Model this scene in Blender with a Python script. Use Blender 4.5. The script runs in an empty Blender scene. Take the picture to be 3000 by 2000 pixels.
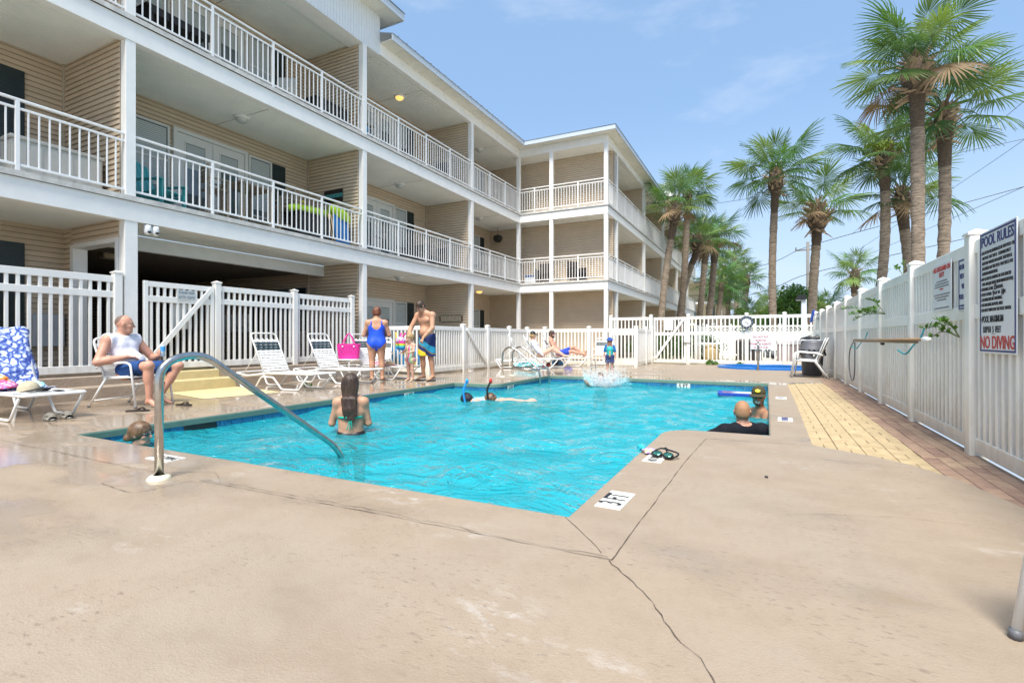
import bpy, bmesh, math, random
import numpy as np
from mathutils import Matrix, Vector
from mathutils.geometry import tessellate_polygon
R = math.radians
random.seed(7)
sc = bpy.context.scene
C = sc.collection

# ------------------------------------------------------------------ camera, sky, sun, exposure
cam = bpy.data.cameras.new('camera'); camo = bpy.data.objects.new('camera', cam); C.objects.link(camo)
cam.sensor_width = 36; cam.lens = 36*1480/3000; cam.shift_y = -0.003; cam.clip_start = .05; cam.clip_end = 3000
camo.location = (0, 0, .97); camo.rotation_euler = (R(90), 0, R(26.57)); sc.camera = camo
SUN_EL, SUN_AZ = 60, 168        # degrees above the horizon; clockwise from +Y
w = bpy.data.worlds.new('World'); sc.world = w; w.use_nodes = True
nt = w.node_tree; nd = nt.nodes; lk = nt.links
for n in list(nd): nd.remove(n)
out = nd.new('ShaderNodeOutputWorld'); bg = nd.new('ShaderNodeBackground')
sky = nd.new('ShaderNodeTexSky'); sky.sky_type = 'NISHITA'; sky.sun_disc = False
sky.sun_elevation = R(SUN_EL); sky.sun_rotation = R(SUN_AZ); sky.dust_density = 1.3; sky.ozone_density = 1.6; sky.air_density = 1.0
tc = nd.new('ShaderNodeTexCoord'); mp = nd.new('ShaderNodeMapping'); mp.inputs['Scale'].default_value = (1, 1, 2.6)
mp.inputs['Location'].default_value = (0.35, 0.1, 0.0)
nz = nd.new('ShaderNodeTexNoise'); nz.inputs['Scale'].default_value = 1.9; nz.inputs['Detail'].default_value = 9; nz.inputs['Roughness'].default_value = .58
cr = nd.new('ShaderNodeValToRGB'); cr.color_ramp.elements[0].position = .56; cr.color_ramp.elements[1].position = .86
cr.color_ramp.elements[1].color = (.75, .75, .75, 1)
mx = nd.new('ShaderNodeMix'); mx.data_type = 'RGBA'; mx.inputs['B'].default_value = (5.6, 5.9, 6.4, 1)
hz = nd.new('ShaderNodeMix'); hz.data_type = 'RGBA'; hz.inputs['Factor'].default_value = .55; hz.inputs['B'].default_value = (2.3, 3.8, 6.0, 1)
lk.new(tc.outputs['Generated'], mp.inputs['Vector']); lk.new(mp.outputs[0], nz.inputs['Vector']); lk.new(nz.outputs['Fac'], cr.inputs[0])
lk.new(cr.outputs[0], mx.inputs['Factor']); lk.new(sky.outputs[0], hz.inputs['A']); lk.new(hz.outputs['Result'], mx.inputs['A'])
sz = nd.new('ShaderNodeSeparateXYZ'); lk.new(tc.outputs['Generated'], sz.inputs[0])
hr_ = nd.new('ShaderNodeMapRange'); hr_.inputs[1].default_value = -.02; hr_.inputs[2].default_value = .42; hr_.inputs[3].default_value = .85; hr_.inputs[4].default_value = 0; hr_.interpolation_type = 'SMOOTHSTEP'; lk.new(sz.outputs['Z'], hr_.inputs[0])
hm = nd.new('ShaderNodeMix'); hm.data_type = 'RGBA'; hm.inputs['B'].default_value = (4.0, 4.9, 6.1, 1); lk.new(hr_.outputs[0], hm.inputs['Factor']); lk.new(mx.outputs['Result'], hm.inputs['A'])
lk.new(hm.outputs['Result'], bg.inputs[0]); bg.inputs[1].default_value = .073
lk.new(bg.outputs[0], out.inputs[0])
sl = bpy.data.lights.new('sun', 'SUN'); so = bpy.data.objects.new('sun', sl); C.objects.link(so)
sl.energy = 2.7; sl.angle = R(24); sl.color = (1, .955, .88)
az, el = R(SUN_AZ), R(SUN_EL)
dv = Vector((math.sin(az)*math.cos(el), math.cos(az)*math.cos(el), math.sin(el)))
so.rotation_euler = dv.to_track_quat('Z', 'Y').to_euler()
sc.view_settings.view_transform = 'Standard'; sc.view_settings.look = 'None'; sc.view_settings.gamma = 1
sc.view_settings.exposure = 1.36; sc.view_settings.use_curve_mapping = False
sc.cycles.use_denoising = True; sc.cycles.max_bounces = 8; sc.cycles.transparent_max_bounces = 12
sc.cycles.caustics_reflective = False; sc.cycles.caustics_refractive = False

# ------------------------------------------------------------------ materials
MATS = {}
def mat(name, col, rough=.6, metal=0, var=0, vscale=6, bump=0, bscale=40, spec=.5, rnd=0, trans=0, alpha=1, bdist=.01, hue=0, coords='pos', stretch=(1, 1, 1)):
    if name in MATS: return MATS[name]
    m = bpy.data.materials.new(name); m.use_nodes = True; n = m.node_tree.nodes; l = m.node_tree.links
    p = n['Principled BSDF']; p.inputs['Roughness'].default_value = rough; p.inputs['Metallic'].default_value = metal
    p.inputs['Specular IOR Level'].default_value = spec
    p.inputs['Base Color'].default_value = (*col, 1)
    if alpha < 1: p.inputs['Alpha'].default_value = alpha
    if var or bump:
        if coords == 'pos':
            g = n.new('ShaderNodeNewGeometry'); src = g.outputs['Position']
        else:
            g = n.new('ShaderNodeTexCoord'); src = g.outputs['Object']
        mpn = n.new('ShaderNodeMapping'); mpn.inputs['Scale'].default_value = stretch; l.new(src, mpn.inputs[0]); src = mpn.outputs[0]
    cur = None
    if var:
        t = n.new('ShaderNodeTexNoise'); t.inputs['Scale'].default_value = vscale; t.inputs['Detail'].default_value = 6; t.inputs['Roughness'].default_value = .6
        l.new(src, t.inputs[0])
        mr = n.new('ShaderNodeMapRange'); mr.inputs[1].default_value = .3; mr.inputs[2].default_value = .7; mr.inputs[3].default_value = 1-var; mr.inputs[4].default_value = 1+var*.7
        l.new(t.outputs['Fac'], mr.inputs[0]); cur = mr.outputs[0]
    if rnd:
        oi = n.new('ShaderNodeObjectInfo'); mr = n.new('ShaderNodeMapRange'); mr.inputs[3].default_value = 1-rnd; mr.inputs[4].default_value = 1+rnd
        l.new(oi.outputs['Random'], mr.inputs[0])
        if cur:
            mm = n.new('ShaderNodeMath'); mm.operation = 'MULTIPLY'; l.new(cur, mm.inputs[0]); l.new(mr.outputs[0], mm.inputs[1]); cur = mm.outputs[0]
        else: cur = mr.outputs[0]
    if cur:
        h = n.new('ShaderNodeHueSaturation'); h.inputs['Color'].default_value = (*col, 1); l.new(cur, h.inputs['Value'])
        l.new(h.outputs[0], p.inputs['Base Color'])
        if hue and rnd:
            hr = n.new('ShaderNodeMapRange'); hr.inputs[3].default_value = .5-hue; hr.inputs[4].default_value = .5+hue
            l.new(oi.outputs['Random'], hr.inputs[0]); l.new(hr.outputs[0], h.inputs['Hue'])
    if bump:
        t2 = n.new('ShaderNodeTexNoise'); t2.inputs['Scale'].default_value = bscale; t2.inputs['Detail'].default_value = 5; l.new(src, t2.inputs[0])
        b = n.new('ShaderNodeBump'); b.inputs['Strength'].default_value = bump; b.inputs['Distance'].default_value = bdist
        l.new(t2.outputs['Fac'], b.inputs['Height']); l.new(b.outputs[0], p.inputs['Normal'])
    if trans:
        td = n.new('ShaderNodeBsdfTranslucent'); ms = n.new('ShaderNodeMixShader'); ms.inputs[0].default_value = trans
        td.inputs[0].default_value = (col[0]*1.5, col[1]*1.5, col[2]*.9, 1)
        l.new(p.outputs[0], ms.inputs[1]); l.new(td.outputs[0], ms.inputs[2]); l.new(ms.outputs[0], n['Material Output'].inputs[0])
    MATS[name] = m
    return m
M_WHITE = mat('white_vinyl', (.84, .84, .83), .38, var=.05, vscale=2.5, rnd=.015)
M_FENCE = mat('fence_vinyl', (.86, .845, .80), .4, var=.07, vscale=3, rnd=.03, stretch=(1, 1, .4))
M_PAINT = mat('white_paint', (.85, .84, .81), .5, var=.05, vscale=4, bump=.1, bscale=60)
M_SIDING = mat('beige_siding', (.62, .50, .365), .55, var=.06, vscale=3, rnd=.05, bump=.05, bscale=90)
M_CEIL = mat('ceiling_white', (.88, .87, .81), .6, var=.06, vscale=1.2)
M_CONC = mat('raw_concrete', (.60, .58, .54), .8, var=.25, vscale=7, bump=.3, bscale=60)
M_TAN = mat('tan_concrete', (.40, .315, .235), .8, var=.14, vscale=5, bump=.5, bscale=35, bdist=.02)
M_YELPAINT = mat('yellow_step_paint', (.66, .54, .28), .6, var=.1, vscale=6, bump=.3, bscale=50)
M_TRIM = mat('tan_trim', (.46, .39, .30), .5, rnd=.03)
M_SHUT = mat('dark_green_shutter', (.012, .025, .026), .35)
M_GLASS = mat('window_glass', (.10, .13, .14), .05, spec=.9)
M_BLIND = mat('window_blind', (.50, .54, .52), .45, rnd=.04)
M_DOOR = mat('door_white', (.66, .66, .62), .45, var=.04)
M_ROOF = mat('grey_metal_roof', (.34, .39, .44), .4, metal=.3, var=.12, vscale=4)
M_SOFF = mat('soffit_cream', (.70, .68, .60), .55, rnd=.03)
M_STEEL = mat('stainless_steel', (.52, .50, .47), .22, metal=1, var=.2, vscale=14, bump=.05, bscale=30)
M_STRAPW = mat('white_strap', (.80, .80, .78), .4, rnd=.03)
M_STRAPD = mat('dark_strap', (.022, .045, .055), .4, rnd=.1)
M_TUBE = mat('white_tube', (.80, .80, .78), .3, var=.04)
M_BLACK = mat('black_plastic', (.012, .012, .013), .4)
M_DARK = mat('dark_brown', (.02, .016, .014), .6, rnd=.2)
M_WOOD = mat('grey_wood', (.30, .24, .17), .7, var=.2, vscale=20, rnd=.1)
M_TEAL = mat('teal_plastic', (.06, .36, .38), .4)
M_SIGN = mat('sign_white', (.72, .75, .78), .35, var=.04)
M_NAVY = mat('sign_navy', (.015, .025, .16), .5)
M_RED = mat('sign_red', (.5, .03, .02), .5)
M_INK = mat('sign_black', (.015, .015, .02), .5)
M_GREY = mat('grey_plastic', (.12, .125, .14), .5, var=.12, vscale=8)
M_CREAM = mat('cream_wall', (.62, .53, .34), .7, var=.05)

def grime(m, col, z0, z1):   # irregular splash-back dirt near the ground
    n = m.node_tree.nodes; l = m.node_tree.links; p = n['Principled BSDF']; src = p.inputs['Base Color'].links[0].from_socket
    g = n.new('ShaderNodeNewGeometry'); x = n.new('ShaderNodeSeparateXYZ'); l.new(g.outputs['Position'], x.inputs[0])
    mp_ = n.new('ShaderNodeMapping'); mp_.inputs['Scale'].default_value = (5, 5, 1.2); l.new(g.outputs['Position'], mp_.inputs[0])
    t = n.new('ShaderNodeTexNoise'); t.inputs['Scale'].default_value = 2.2; t.inputs['Detail'].default_value = 7; t.inputs['Roughness'].default_value = .7; l.new(mp_.outputs[0], t.inputs[0])
    r = n.new('ShaderNodeMapRange'); r.inputs[1].default_value = z0; r.inputs[2].default_value = z1; r.inputs[3].default_value = .34; r.inputs[4].default_value = -.1; l.new(x.outputs['Z'], r.inputs[0])
    a = n.new('ShaderNodeMath'); a.operation = 'ADD'; l.new(t.outputs['Fac'], a.inputs[0]); l.new(r.outputs[0], a.inputs[1])
    q = n.new('ShaderNodeMapRange'); q.inputs[1].default_value = .55; q.inputs[2].default_value = .95; q.inputs[4].default_value = .6; l.new(a.outputs[0], q.inputs[0])
    k = n.new('ShaderNodeMix'); k.data_type = 'RGBA'; k.inputs['B'].default_value = (*col, 1); l.new(q.outputs[0], k.inputs['Factor']); l.new(src, k.inputs['A']); l.new(k.outputs['Result'], p.inputs['Base Color'])
grime(M_FENCE, (.50, .43, .30), 0, .9)
# ------------------------------------------------------------------ object helpers (authored in world or prototype coordinates)
WM, KIDS, CACHE = {}, {}, {}
def link(name, data, parent=None, M=None, kind=None):
    o = bpy.data.objects.new(name, data); C.objects.link(o)
    M = M or Matrix(); o.matrix_basis = M
    if parent is not None:
        o.parent = parent; o.matrix_parent_inverse = WM[parent.name].inverted(); KIDS.setdefault(parent.name, []).append(o)
    WM[o.name] = M.copy()
    if kind: o['kind'] = kind
    return o
def tag(o, label=None, cat=None, group=None, kind=None):
    if label: o['label'] = label
    if cat: o['category'] = cat
    if group: o['group'] = group
    if kind: o['kind'] = kind
    return o
def thing(name, label, cat, loc=(0, 0, 0), group=None):
    o = link(name, None, None, Matrix.Translation(loc)); o.empty_display_size = .1
    return tag(o, label, cat, group)
def place(o, loc, rz=0, tilt=None, s=1):
    o.matrix_basis = Matrix.Translation(loc) @ Matrix.Rotation(rz, 4, 'Z') @ (tilt or Matrix()) @ Matrix.Scale(s, 4)
    return o
def clone(o, parent=None, label=None, group=None):
    c = o.copy(); C.objects.link(c); WM[c.name] = WM[o.name]
    if parent is not None:
        c.parent = parent; KIDS.setdefault(parent.name, []).append(c)
    if label: c['label'] = label
    if group: c['group'] = group
    for k in KIDS.get(o.name, []): clone(k, c)
    return c
def mk(name, verts, faces, m, parent=None, smooth=False, M=None, kind=None, mi=None):
    me = bpy.data.meshes.new(name); me.from_pydata([tuple(v) for v in verts], [], faces)
    for x in (m if isinstance(m, (list, tuple)) else [m]): me.materials.append(x)
    if mi is not None: me.polygons.foreach_set('material_index', mi)
    if smooth: me.polygons.foreach_set('use_smooth', [True]*len(me.polygons))
    me.update()
    return link(name, me, parent, M, kind)
BOXF = [(0, 2, 3, 1), (4, 5, 7, 6), (0, 1, 5, 4), (2, 6, 7, 3), (0, 4, 6, 2), (1, 3, 7, 5)]
def box_data(sx, sy, sz, m, bev=0):
    key = (round(sx, 4), round(sy, 4), round(sz, 4), m.name, bev)
    if key in CACHE: return CACHE[key]
    bm = bmesh.new(); bmesh.ops.create_cube(bm, size=1); bmesh.ops.scale(bm, vec=(sx, sy, sz), verts=bm.verts)
    if bev: bmesh.ops.bevel(bm, geom=bm.edges[:], offset=min(bev, min(sx, sy, sz)*.4), segments=1, affect='EDGES')
    me = bpy.data.meshes.new('box'); bm.to_mesh(me); bm.free(); me.materials.append(m); CACHE[key] = me
    return me
def bx(name, parent, x, y, z, m, bev=.004, rot=None, kind=None):
    c = Vector(((x[0]+x[1])/2, (y[0]+y[1])/2, (z[0]+z[1])/2))
    M = Matrix.Translation(c)
    if rot is not None: M = M @ rot
    return link(name, box_data(abs(x[1]-x[0]), abs(y[1]-y[0]), abs(z[1]-z[0]), m, bev), parent, M, kind)
def cbx(name, parent, c, s, m, bev=.004, rot=None):
    M = Matrix.Translation(c)
    if rot is not None: M = M @ rot
    return link(name, box_data(s[0], s[1], s[2], m, bev), parent, M)
def frame_from(d):
    d = Vector(d).normalized(); a = Vector((0, 0, 1)) if abs(d.z) < .9 else Vector((1, 0, 0))
    s = d.cross(a).normalized(); return s, s.cross(d).normalized()
def spline(pts, n=6):
    P = [Vector(p) for p in pts]; P = [P[0]*2-P[1]] + P + [P[-1]*2-P[-2]]; o = []
    for i in range(1, len(P)-2):
        for k in range(n):
            t = k/n; a, b, c, d = P[i-1], P[i], P[i+1], P[i+2]
            o.append(.5*((2*b)+(c-a)*t+(2*a-5*b+4*c-d)*t*t+(3*b-a-3*c+d)*t**3))
    o.append(P[-2]); return o
def fillet(pts, r, n=4):
    P = [Vector(p) for p in pts]; o = [P[0]]
    for i in range(1, len(P)-1):
        a, b, c = P[i-1], P[i], P[i+1]; u = (a-b); v = (c-b); rr = min(r, u.length*.48, v.length*.48)
        p, q = b+u.normalized()*rr, b+v.normalized()*rr
        for k in range(n+1):
            t = k/n; o.append((1-t)**2*p+2*t*(1-t)*b+t*t*q)
    o.append(P[-1]); return o
def tube_geo(pts, r, n=8, V=None, F=None):
    P = [Vector(p) for p in pts]; V = [] if V is None else V; F = [] if F is None else F
    rs = r if isinstance(r, (list, tuple)) else [r]*len(P); ps = None; base = len(V)
    for i, p in enumerate(P):
        d = (P[min(i+1, len(P)-1)]-P[max(i-1, 0)]).normalized()
        if ps is None: s, t = frame_from(d)
        else:
            s = (ps-d*ps.dot(d)).normalized(); t = s.cross(d)
        ps = s
        for k in range(n):
            a = 2*math.pi*k/n; V.append(p+(s*math.cos(a)+t*math.sin(a))*rs[i])
    for i in range(len(P)-1):
        for k in range(n):
            F.append((base+i*n+k, base+i*n+(k+1) % n, base+(i+1)*n+(k+1) % n, base+(i+1)*n+k))
    F.append(tuple(base+k for k in range(n-1, -1, -1))); F.append(tuple(base+(len(P)-1)*n+k for k in range(n)))
    return V, F
def tube(name, parent, pts, r, m, n=8, smooth=True, kind=None):
    V, F = tube_geo(pts, r, n); return mk(name, V, F, m, parent, smooth, kind=kind)
def tubes(name, parent, lists, r, m, n=8):
    V, F = [], []
    for p in lists: tube_geo(p, r, n, V, F)
    return mk(name, V, F, m, parent, True)
def prism(name, parent, poly, z0, z1, m, holes=(), kind=None, sides=True):
    loops = [[Vector((*p, 0)) for p in poly]] + [[Vector((*p, 0)) for p in h] for h in holes]
    flat = [p for l in loops for p in l]; n = len(flat); T = tessellate_polygon(loops)
    V = [(p.x, p.y, z1) for p in flat]; F = []
    for t in T:
        a, b, c = (flat[i] for i in t)
        F.append(tuple(t) if (b-a).cross(c-a).z > 0 else tuple(reversed(t)))
    if sides:
        V += [(p.x, p.y, z0) for p in flat]; k = 0
        for li, l in enumerate(loops):
            L = len(l); area = sum(l[i].x*l[(i+1) % L].y-l[(i+1) % L].x*l[i].y for i in range(L)); ccw = (area > 0) == (li == 0)
            for i in range(L):
                a, b = k+i, k+(i+1) % L
                F.append((a, a+n, b+n, b) if ccw else (b, b+n, a+n, a))
            k += L
    return mk(name, V, F, m, parent, kind=kind)
def lathe(name, parent, prof, m, n=20, c=(0, 0, 0), smooth=True, M=None, mi=None):
    V, F, MI = [], [], []
    for r, z in prof:
        for k in range(n): V.append((c[0]+r*math.cos(2*math.pi*k/n), c[1]+r*math.sin(2*math.pi*k/n), c[2]+z))
    for i in range(len(prof)-1):
        for k in range(n):
            F.append((i*n+k, i*n+(k+1) % n, (i+1)*n+(k+1) % n, (i+1)*n+k))
    return mk(name, V, F, m, parent, smooth, M)
def joined_boxes(name, parent, L, m, kind='stuff'):
    V, F = [], []
    for (x, y, z) in L:
        b = len(V)
        for i in range(8): V.append((x[(i >> 2) & 1], y[(i >> 1) & 1], z[i & 1]))
        F += [tuple(b+k for k in f) for f in [(0, 1, 3, 2), (4, 6, 7, 5), (0, 4, 5, 1), (2, 3, 7, 6), (0, 2, 6, 4), (1, 5, 7, 3)]]
    return mk(name, V, F, m, parent, kind=kind)
POOLED = {}
def pooled(key, parent, x, y, z, m, bev=.003):
    POOLED.setdefault(key, []).append((parent, x, y, z, m, bev))
def flush(owner, key, name, limit=298):
    L = POOLED.pop(key, [])
    L.sort(key=lambda q: ((q[1][0]+q[1][1])**2+(q[2][0]+q[2][1])**2)/4/max(.3, abs(q[3][1]-q[3][0])*10)**.5)
    for p, x, y, z, m, bev in L[:limit]: bx(name, p, x, y, z, m, bev)
    rest = {}
    for p, x, y, z, m, bev in L[limit:]: rest.setdefault(m.name, []).append((x, y, z))
    for mn, l in rest.items(): joined_boxes(name, owner, l, MATS[mn])
TEXTS = []
def text(name, parent, s, size, M, m, sx=1, align='CENTER', spacing=1.0, line=1.0):
    cu = bpy.data.curves.new('text', 'FONT'); cu.body = s; cu.size = size; cu.align_x = align; cu.align_y = 'CENTER'
    cu.space_character = spacing; cu.space_line = line; cu.resolution_u = 3; cu.extrude = .0012; cu.offset = size*.014 if size > .05 else 0
    o = bpy.data.objects.new('text', cu); C.objects.link(o); TEXTS.append((o, name, parent, M, m, sx))
def finish_text():
    dg = bpy.context.evaluated_depsgraph_get()
    L = [(bpy.data.meshes.new_from_object(o.evaluated_get(dg)), *r) for o, *r in TEXTS]
    for me, name, parent, M, m, sx in L:
        me.materials.clear(); me.materials.append(m); me.transform(Matrix.Diagonal((sx, 1, 1, 1))); link(name, me, parent, M)
    for o, *_ in TEXTS: bpy.data.objects.remove(o)
# ------------------------------------------------------------------ deck, pool, steps, paving
def deck_material():
    m = bpy.data.materials.new('pool_deck_coating'); m.use_nodes = True; n = m.node_tree.nodes; l = m.node_tree.links
    p = n['Principled BSDF']; g = n.new('ShaderNodeNewGeometry').outputs['Position']
    def noise(scale, det=5, st=(1, 1, 1), rough=.6, loc=(0, 0, 0)):
        mpn = n.new('ShaderNodeMapping'); mpn.inputs['Scale'].default_value = st; mpn.inputs['Location'].default_value = loc; l.new(g, mpn.inputs[0])
        t = n.new('ShaderNodeTexNoise'); t.inputs['Scale'].default_value = scale; t.inputs['Detail'].default_value = det; t.inputs['Roughness'].default_value = rough
        l.new(mpn.outputs[0], t.inputs[0]); return t.outputs['Fac']
    def rng(s, a, b, c=0, d=1):
        r = n.new('ShaderNodeMapRange'); r.inputs[1].default_value = a; r.inputs[2].default_value = b; r.inputs[3].default_value = c; r.inputs[4].default_value = d
        l.new(s, r.inputs[0]); return r.outputs[0]
    def mixc(f, a, b):
        x = n.new('ShaderNodeMix'); x.data_type = 'RGBA'
        for s, i in ((f, 'Factor'), (a, 'A'), (b, 'B')):
            if isinstance(s, tuple): x.inputs[i].default_value = (*s, 1)
            else: l.new(s, x.inputs[i])
        return x.outputs['Result']
    def math_(op, a, b):
        x = n.new('ShaderNodeMath'); x.operation = op
        for i, s in enumerate((a, b)):
            if isinstance(s, (int, float)): x.inputs[i].default_value = s
            else: l.new(s, x.inputs[i])
        return x.outputs[0]
    c = mixc(rng(noise(.55, 4), .35, .7), (.33, .253, .180), (.325, .267, .205))
    c = mixc(rng(noise(3.2, 8, (1, 1, 1), .7), .45, .75, 0, .5), c, (.25, .185, .122))
    c = mixc(rng(noise(55, 5, (1, 1, 1), .8), .42, .7, 0, .22), c, (.35, .285, .215))
    c = mixc(rng(noise(26, 6, (1, 1, 1), .75), .52, .75, 0, .35), c, (.225, .17, .12))
    # pits and scuffs
    pit = math_('MULTIPLY', rng(noise(46, 4, (.45, 1, 1)), .57, .67), rng(noise(1.7, 4, loc=(3, 1, 0)), .46, .60))
    c = mixc(math_('MULTIPLY', pit, .55), c, (.16, .12, .09))
    # chalky white residue
    ch = math_('MULTIPLY', rng(noise(9, 9, (.55, 1, 1), .75, (7, 2, 0)), .52, .66), rng(noise(1.0, 2, loc=(1.5, 4.2, 0)), .56, .68))
    c = mixc(math_('MULTIPLY', ch, .6), c, (.55, .53, .50))
    # wet film: thick beside the left half of the pool, thin elsewhere
    sx = n.new('ShaderNodeSeparateXYZ'); l.new(g, sx.inputs[0])
    gx = rng(sx.outputs['X'], -1.6, -4.4, 0, 1); gy = rng(sx.outputs['Y'], .4, 1.9, 0, 1); far = rng(sx.outputs['Y'], 12.3, 13.3, .22, 0)
    fy = rng(sx.outputs['Y'], 11.5, 12.2, 0, 1); farm = math_('MULTIPLY', far, fy)
    bias = math_('ADD', math_('MULTIPLY', math_('MULTIPLY', gx, gy), .215), farm)
    wn = math_('ADD', noise(1.25, 5, (.8, 1.5, 1), .55, (0, 9, 0)), bias)
    wet = rng(wn, .62, .70)
    damp = rng(wn, .50, .66)
    c = mixc(math_('MULTIPLY', damp, .22), c, (.205, .148, .102))
    l.new(c, p.inputs['Base Color'])
    ro = math_('SUBTRACT', .62, math_('ADD', math_('MULTIPLY', wet, .50), math_('MULTIPLY', damp, .06)))
    l.new(ro, p.inputs['Roughness']); p.inputs['Specular IOR Level'].default_value = .5
    b = n.new('ShaderNodeBump'); b.inputs['Distance'].default_value = .006
    l.new(math_('SUBTRACT', .55, math_('MULTIPLY', wet, .5)), b.inputs['Strength'])
    hh = math_('ADD', noise(110, 4), math_('MULTIPLY', noise(30, 6), .45)); l.new(hh, b.inputs['Height']); l.new(b.outputs[0], p.inputs['Normal'])
    return m
M_DECK = deck_material(); MATS['pool_deck_coating'] = M_DECK
M_LIP = mat('green_coping_paint', (.13, .215, .17), .55, var=.14, vscale=7, bump=.2, bscale=50)
M_PLASTER = mat('pool_plaster', (.42, .80, .85), .7, var=.05, vscale=2)
M_TILE = mat('blue_pool_tile', (.03, .17, .34), .15, var=.55, vscale=26, rnd=.12, stretch=(1, 1, 2.2))
M_GROUT = mat('pool_grout', (.35, .45, .48), .7)
M_SAND = mat('sandy_ground', (.46, .42, .33), .9, var=.3, vscale=.6, bump=.5, bscale=12)
M_CRACK = mat('crack_filler', (.10, .075, .055), .9, var=.5, vscale=20)
M_YPAVE = mat('yellow_painted_paver', (.455, .345, .195), .75, var=.2, vscale=9, rnd=.05, bump=.6, bscale=120, bdist=.008)
M_BRICK = mat('red_brown_paver', (.33, .215, .15), .85, var=.22, vscale=12, rnd=.2, hue=.012, bump=.5, bscale=90, bdist=.008)
M_JOINT = mat('paver_joint_sand', (.12, .095, .07), .95, var=.3, vscale=30)

def arc(c, r, a0, a1, n=7): return [(c[0]+r*math.cos(R(a0+(a1-a0)*k/n)), c[1]+r*math.sin(R(a0+(a1-a0)*k/n))) for k in range(n+1)]
POOL = [(-6.30, 2.62), (-.97, 2.62), (-.96, 5.30)] + arc((-.62, 5.33), .34, 180, 92) + [(.04, 5.70), (.06, 12.38), (-5.08, 12.42)] + [(-5.1, 9.78)] + arc((-5.4, 9.78), .3, 0, -88) + [(-6.16, 9.46)]
def offset(poly, d):     # positive d grows a counter-clockwise outline
    o = []; n = len(poly)
    for i in range(n):
        a, b, c = Vector(poly[i-1]), Vector(poly[i]), Vector(poly[(i+1) % n])
        n1 = Vector((b.y-a.y, a.x-b.x)).normalized(); n2 = Vector((c.y-b.y, b.x-c.x)).normalized()
        m_ = (n1+n2); m_ = m_/max(.3, m_.dot(n1)) if m_.length > .01 else n1
        o.append(tuple(b+m_*d))
    return o
SPA_C, SPA_R = (0.02, 18.45), 1.3
SPA = [(SPA_C[0]+SPA_R*math.cos(2*math.pi*k/40), SPA_C[1]+SPA_R*.82*math.sin(2*math.pi*k/40)) for k in range(40)]
PAVE_EDGE = [(1.5, -5), (1.5, 2.0), (1.44, 3.0), (1.34, 3.85), (1.2, 4.45), (1.02, 4.82), (.8, 5.06), (.39, 5.33), (.42, 8.5), (.43, 12.40), (1.16, 13.0), (1.2, 13.9), (1.75, 14.0)]
deck = prism('pool_deck', None, [(-9.53, -5)] + PAVE_EDGE + [(1.75, 20.35), (-5.0, 20.35), (-9.53, 20.35)], -.2, 0, M_DECK, [offset(POOL, .035), offset(SPA, .0)], 'structure', sides=False)
big = 900
prism('ground', None, [(-big, -60), (big, -60), (big, big*2), (-big, big*2)], -.2, -.02, M_SAND, [[(-13, -5), (1.85, -5), (1.85, 20.3), (-13, 20.3)]], 'structure', sides=False)
def sweep_lip(outline, prof, mats, mids, name, parent):
    V, F, MI = [], [], []; n = len(outline)
    for (d, z) in prof:
        for p in offset(outline, d) if abs(d) > 1e-6 else outline: V.append((p[0], p[1], z))
    for j in range(len(prof)-1):
        for i in range(n):
            F.append((j*n+i, (j+1)*n+i, (j+1)*n+(i+1) % n, j*n+(i+1) % n)); MI.append(mids[j])
    return mk(name, V, F, mats, parent, mi=MI)
pool = link('swimming_pool', None, None, Matrix.Translation((-3, 7, 0)), 'structure')
sweep_lip(POOL, [(.035, 0), (.018, -.003), (.006, -.012), (0, -.028), (0, -.088), (.02, -.095)], [M_DECK, M_LIP], [0, 0, 1, 1, 1], 'coping', pool)
sweep_lip(POOL, [(.02, -.085), (.016, -.24), (.016, -1.25)], [M_GROUT, M_PLASTER], [0, 1], 'pool_wall', pool)
prism('pool_floor', pool, offset(POOL, .016), -1.3, -1.22, M_PLASTER, sides=False)
# one tile after another along the waterline
for i in range(len(POOL)):
    a, b = Vector(POOL[i]), Vector(POOL[(i+1) % len(POOL)]); L = (b-a).length
    if L < .12: k = 1
    else: k = max(1, round(L/.153))
    st = L/k; ang = math.atan2(b.y-a.y, b.x-a.x); nrm = Vector((b.y-a.y, a.x-b.x)).normalized()
    for j in range(k):
        c = a+(b-a)*((j+.5)/k)+nrm*.014
        cbx('tile', pool, (c.x, c.y, -.163), (st-.005, .012, .146), M_TILE, .002, Matrix.Rotation(ang, 4, 'Z'))
cbx('skimmer_opening', pool, (-6.292, 3.9, -.15), (.03, .42, .13), M_BLACK, .01)
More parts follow.
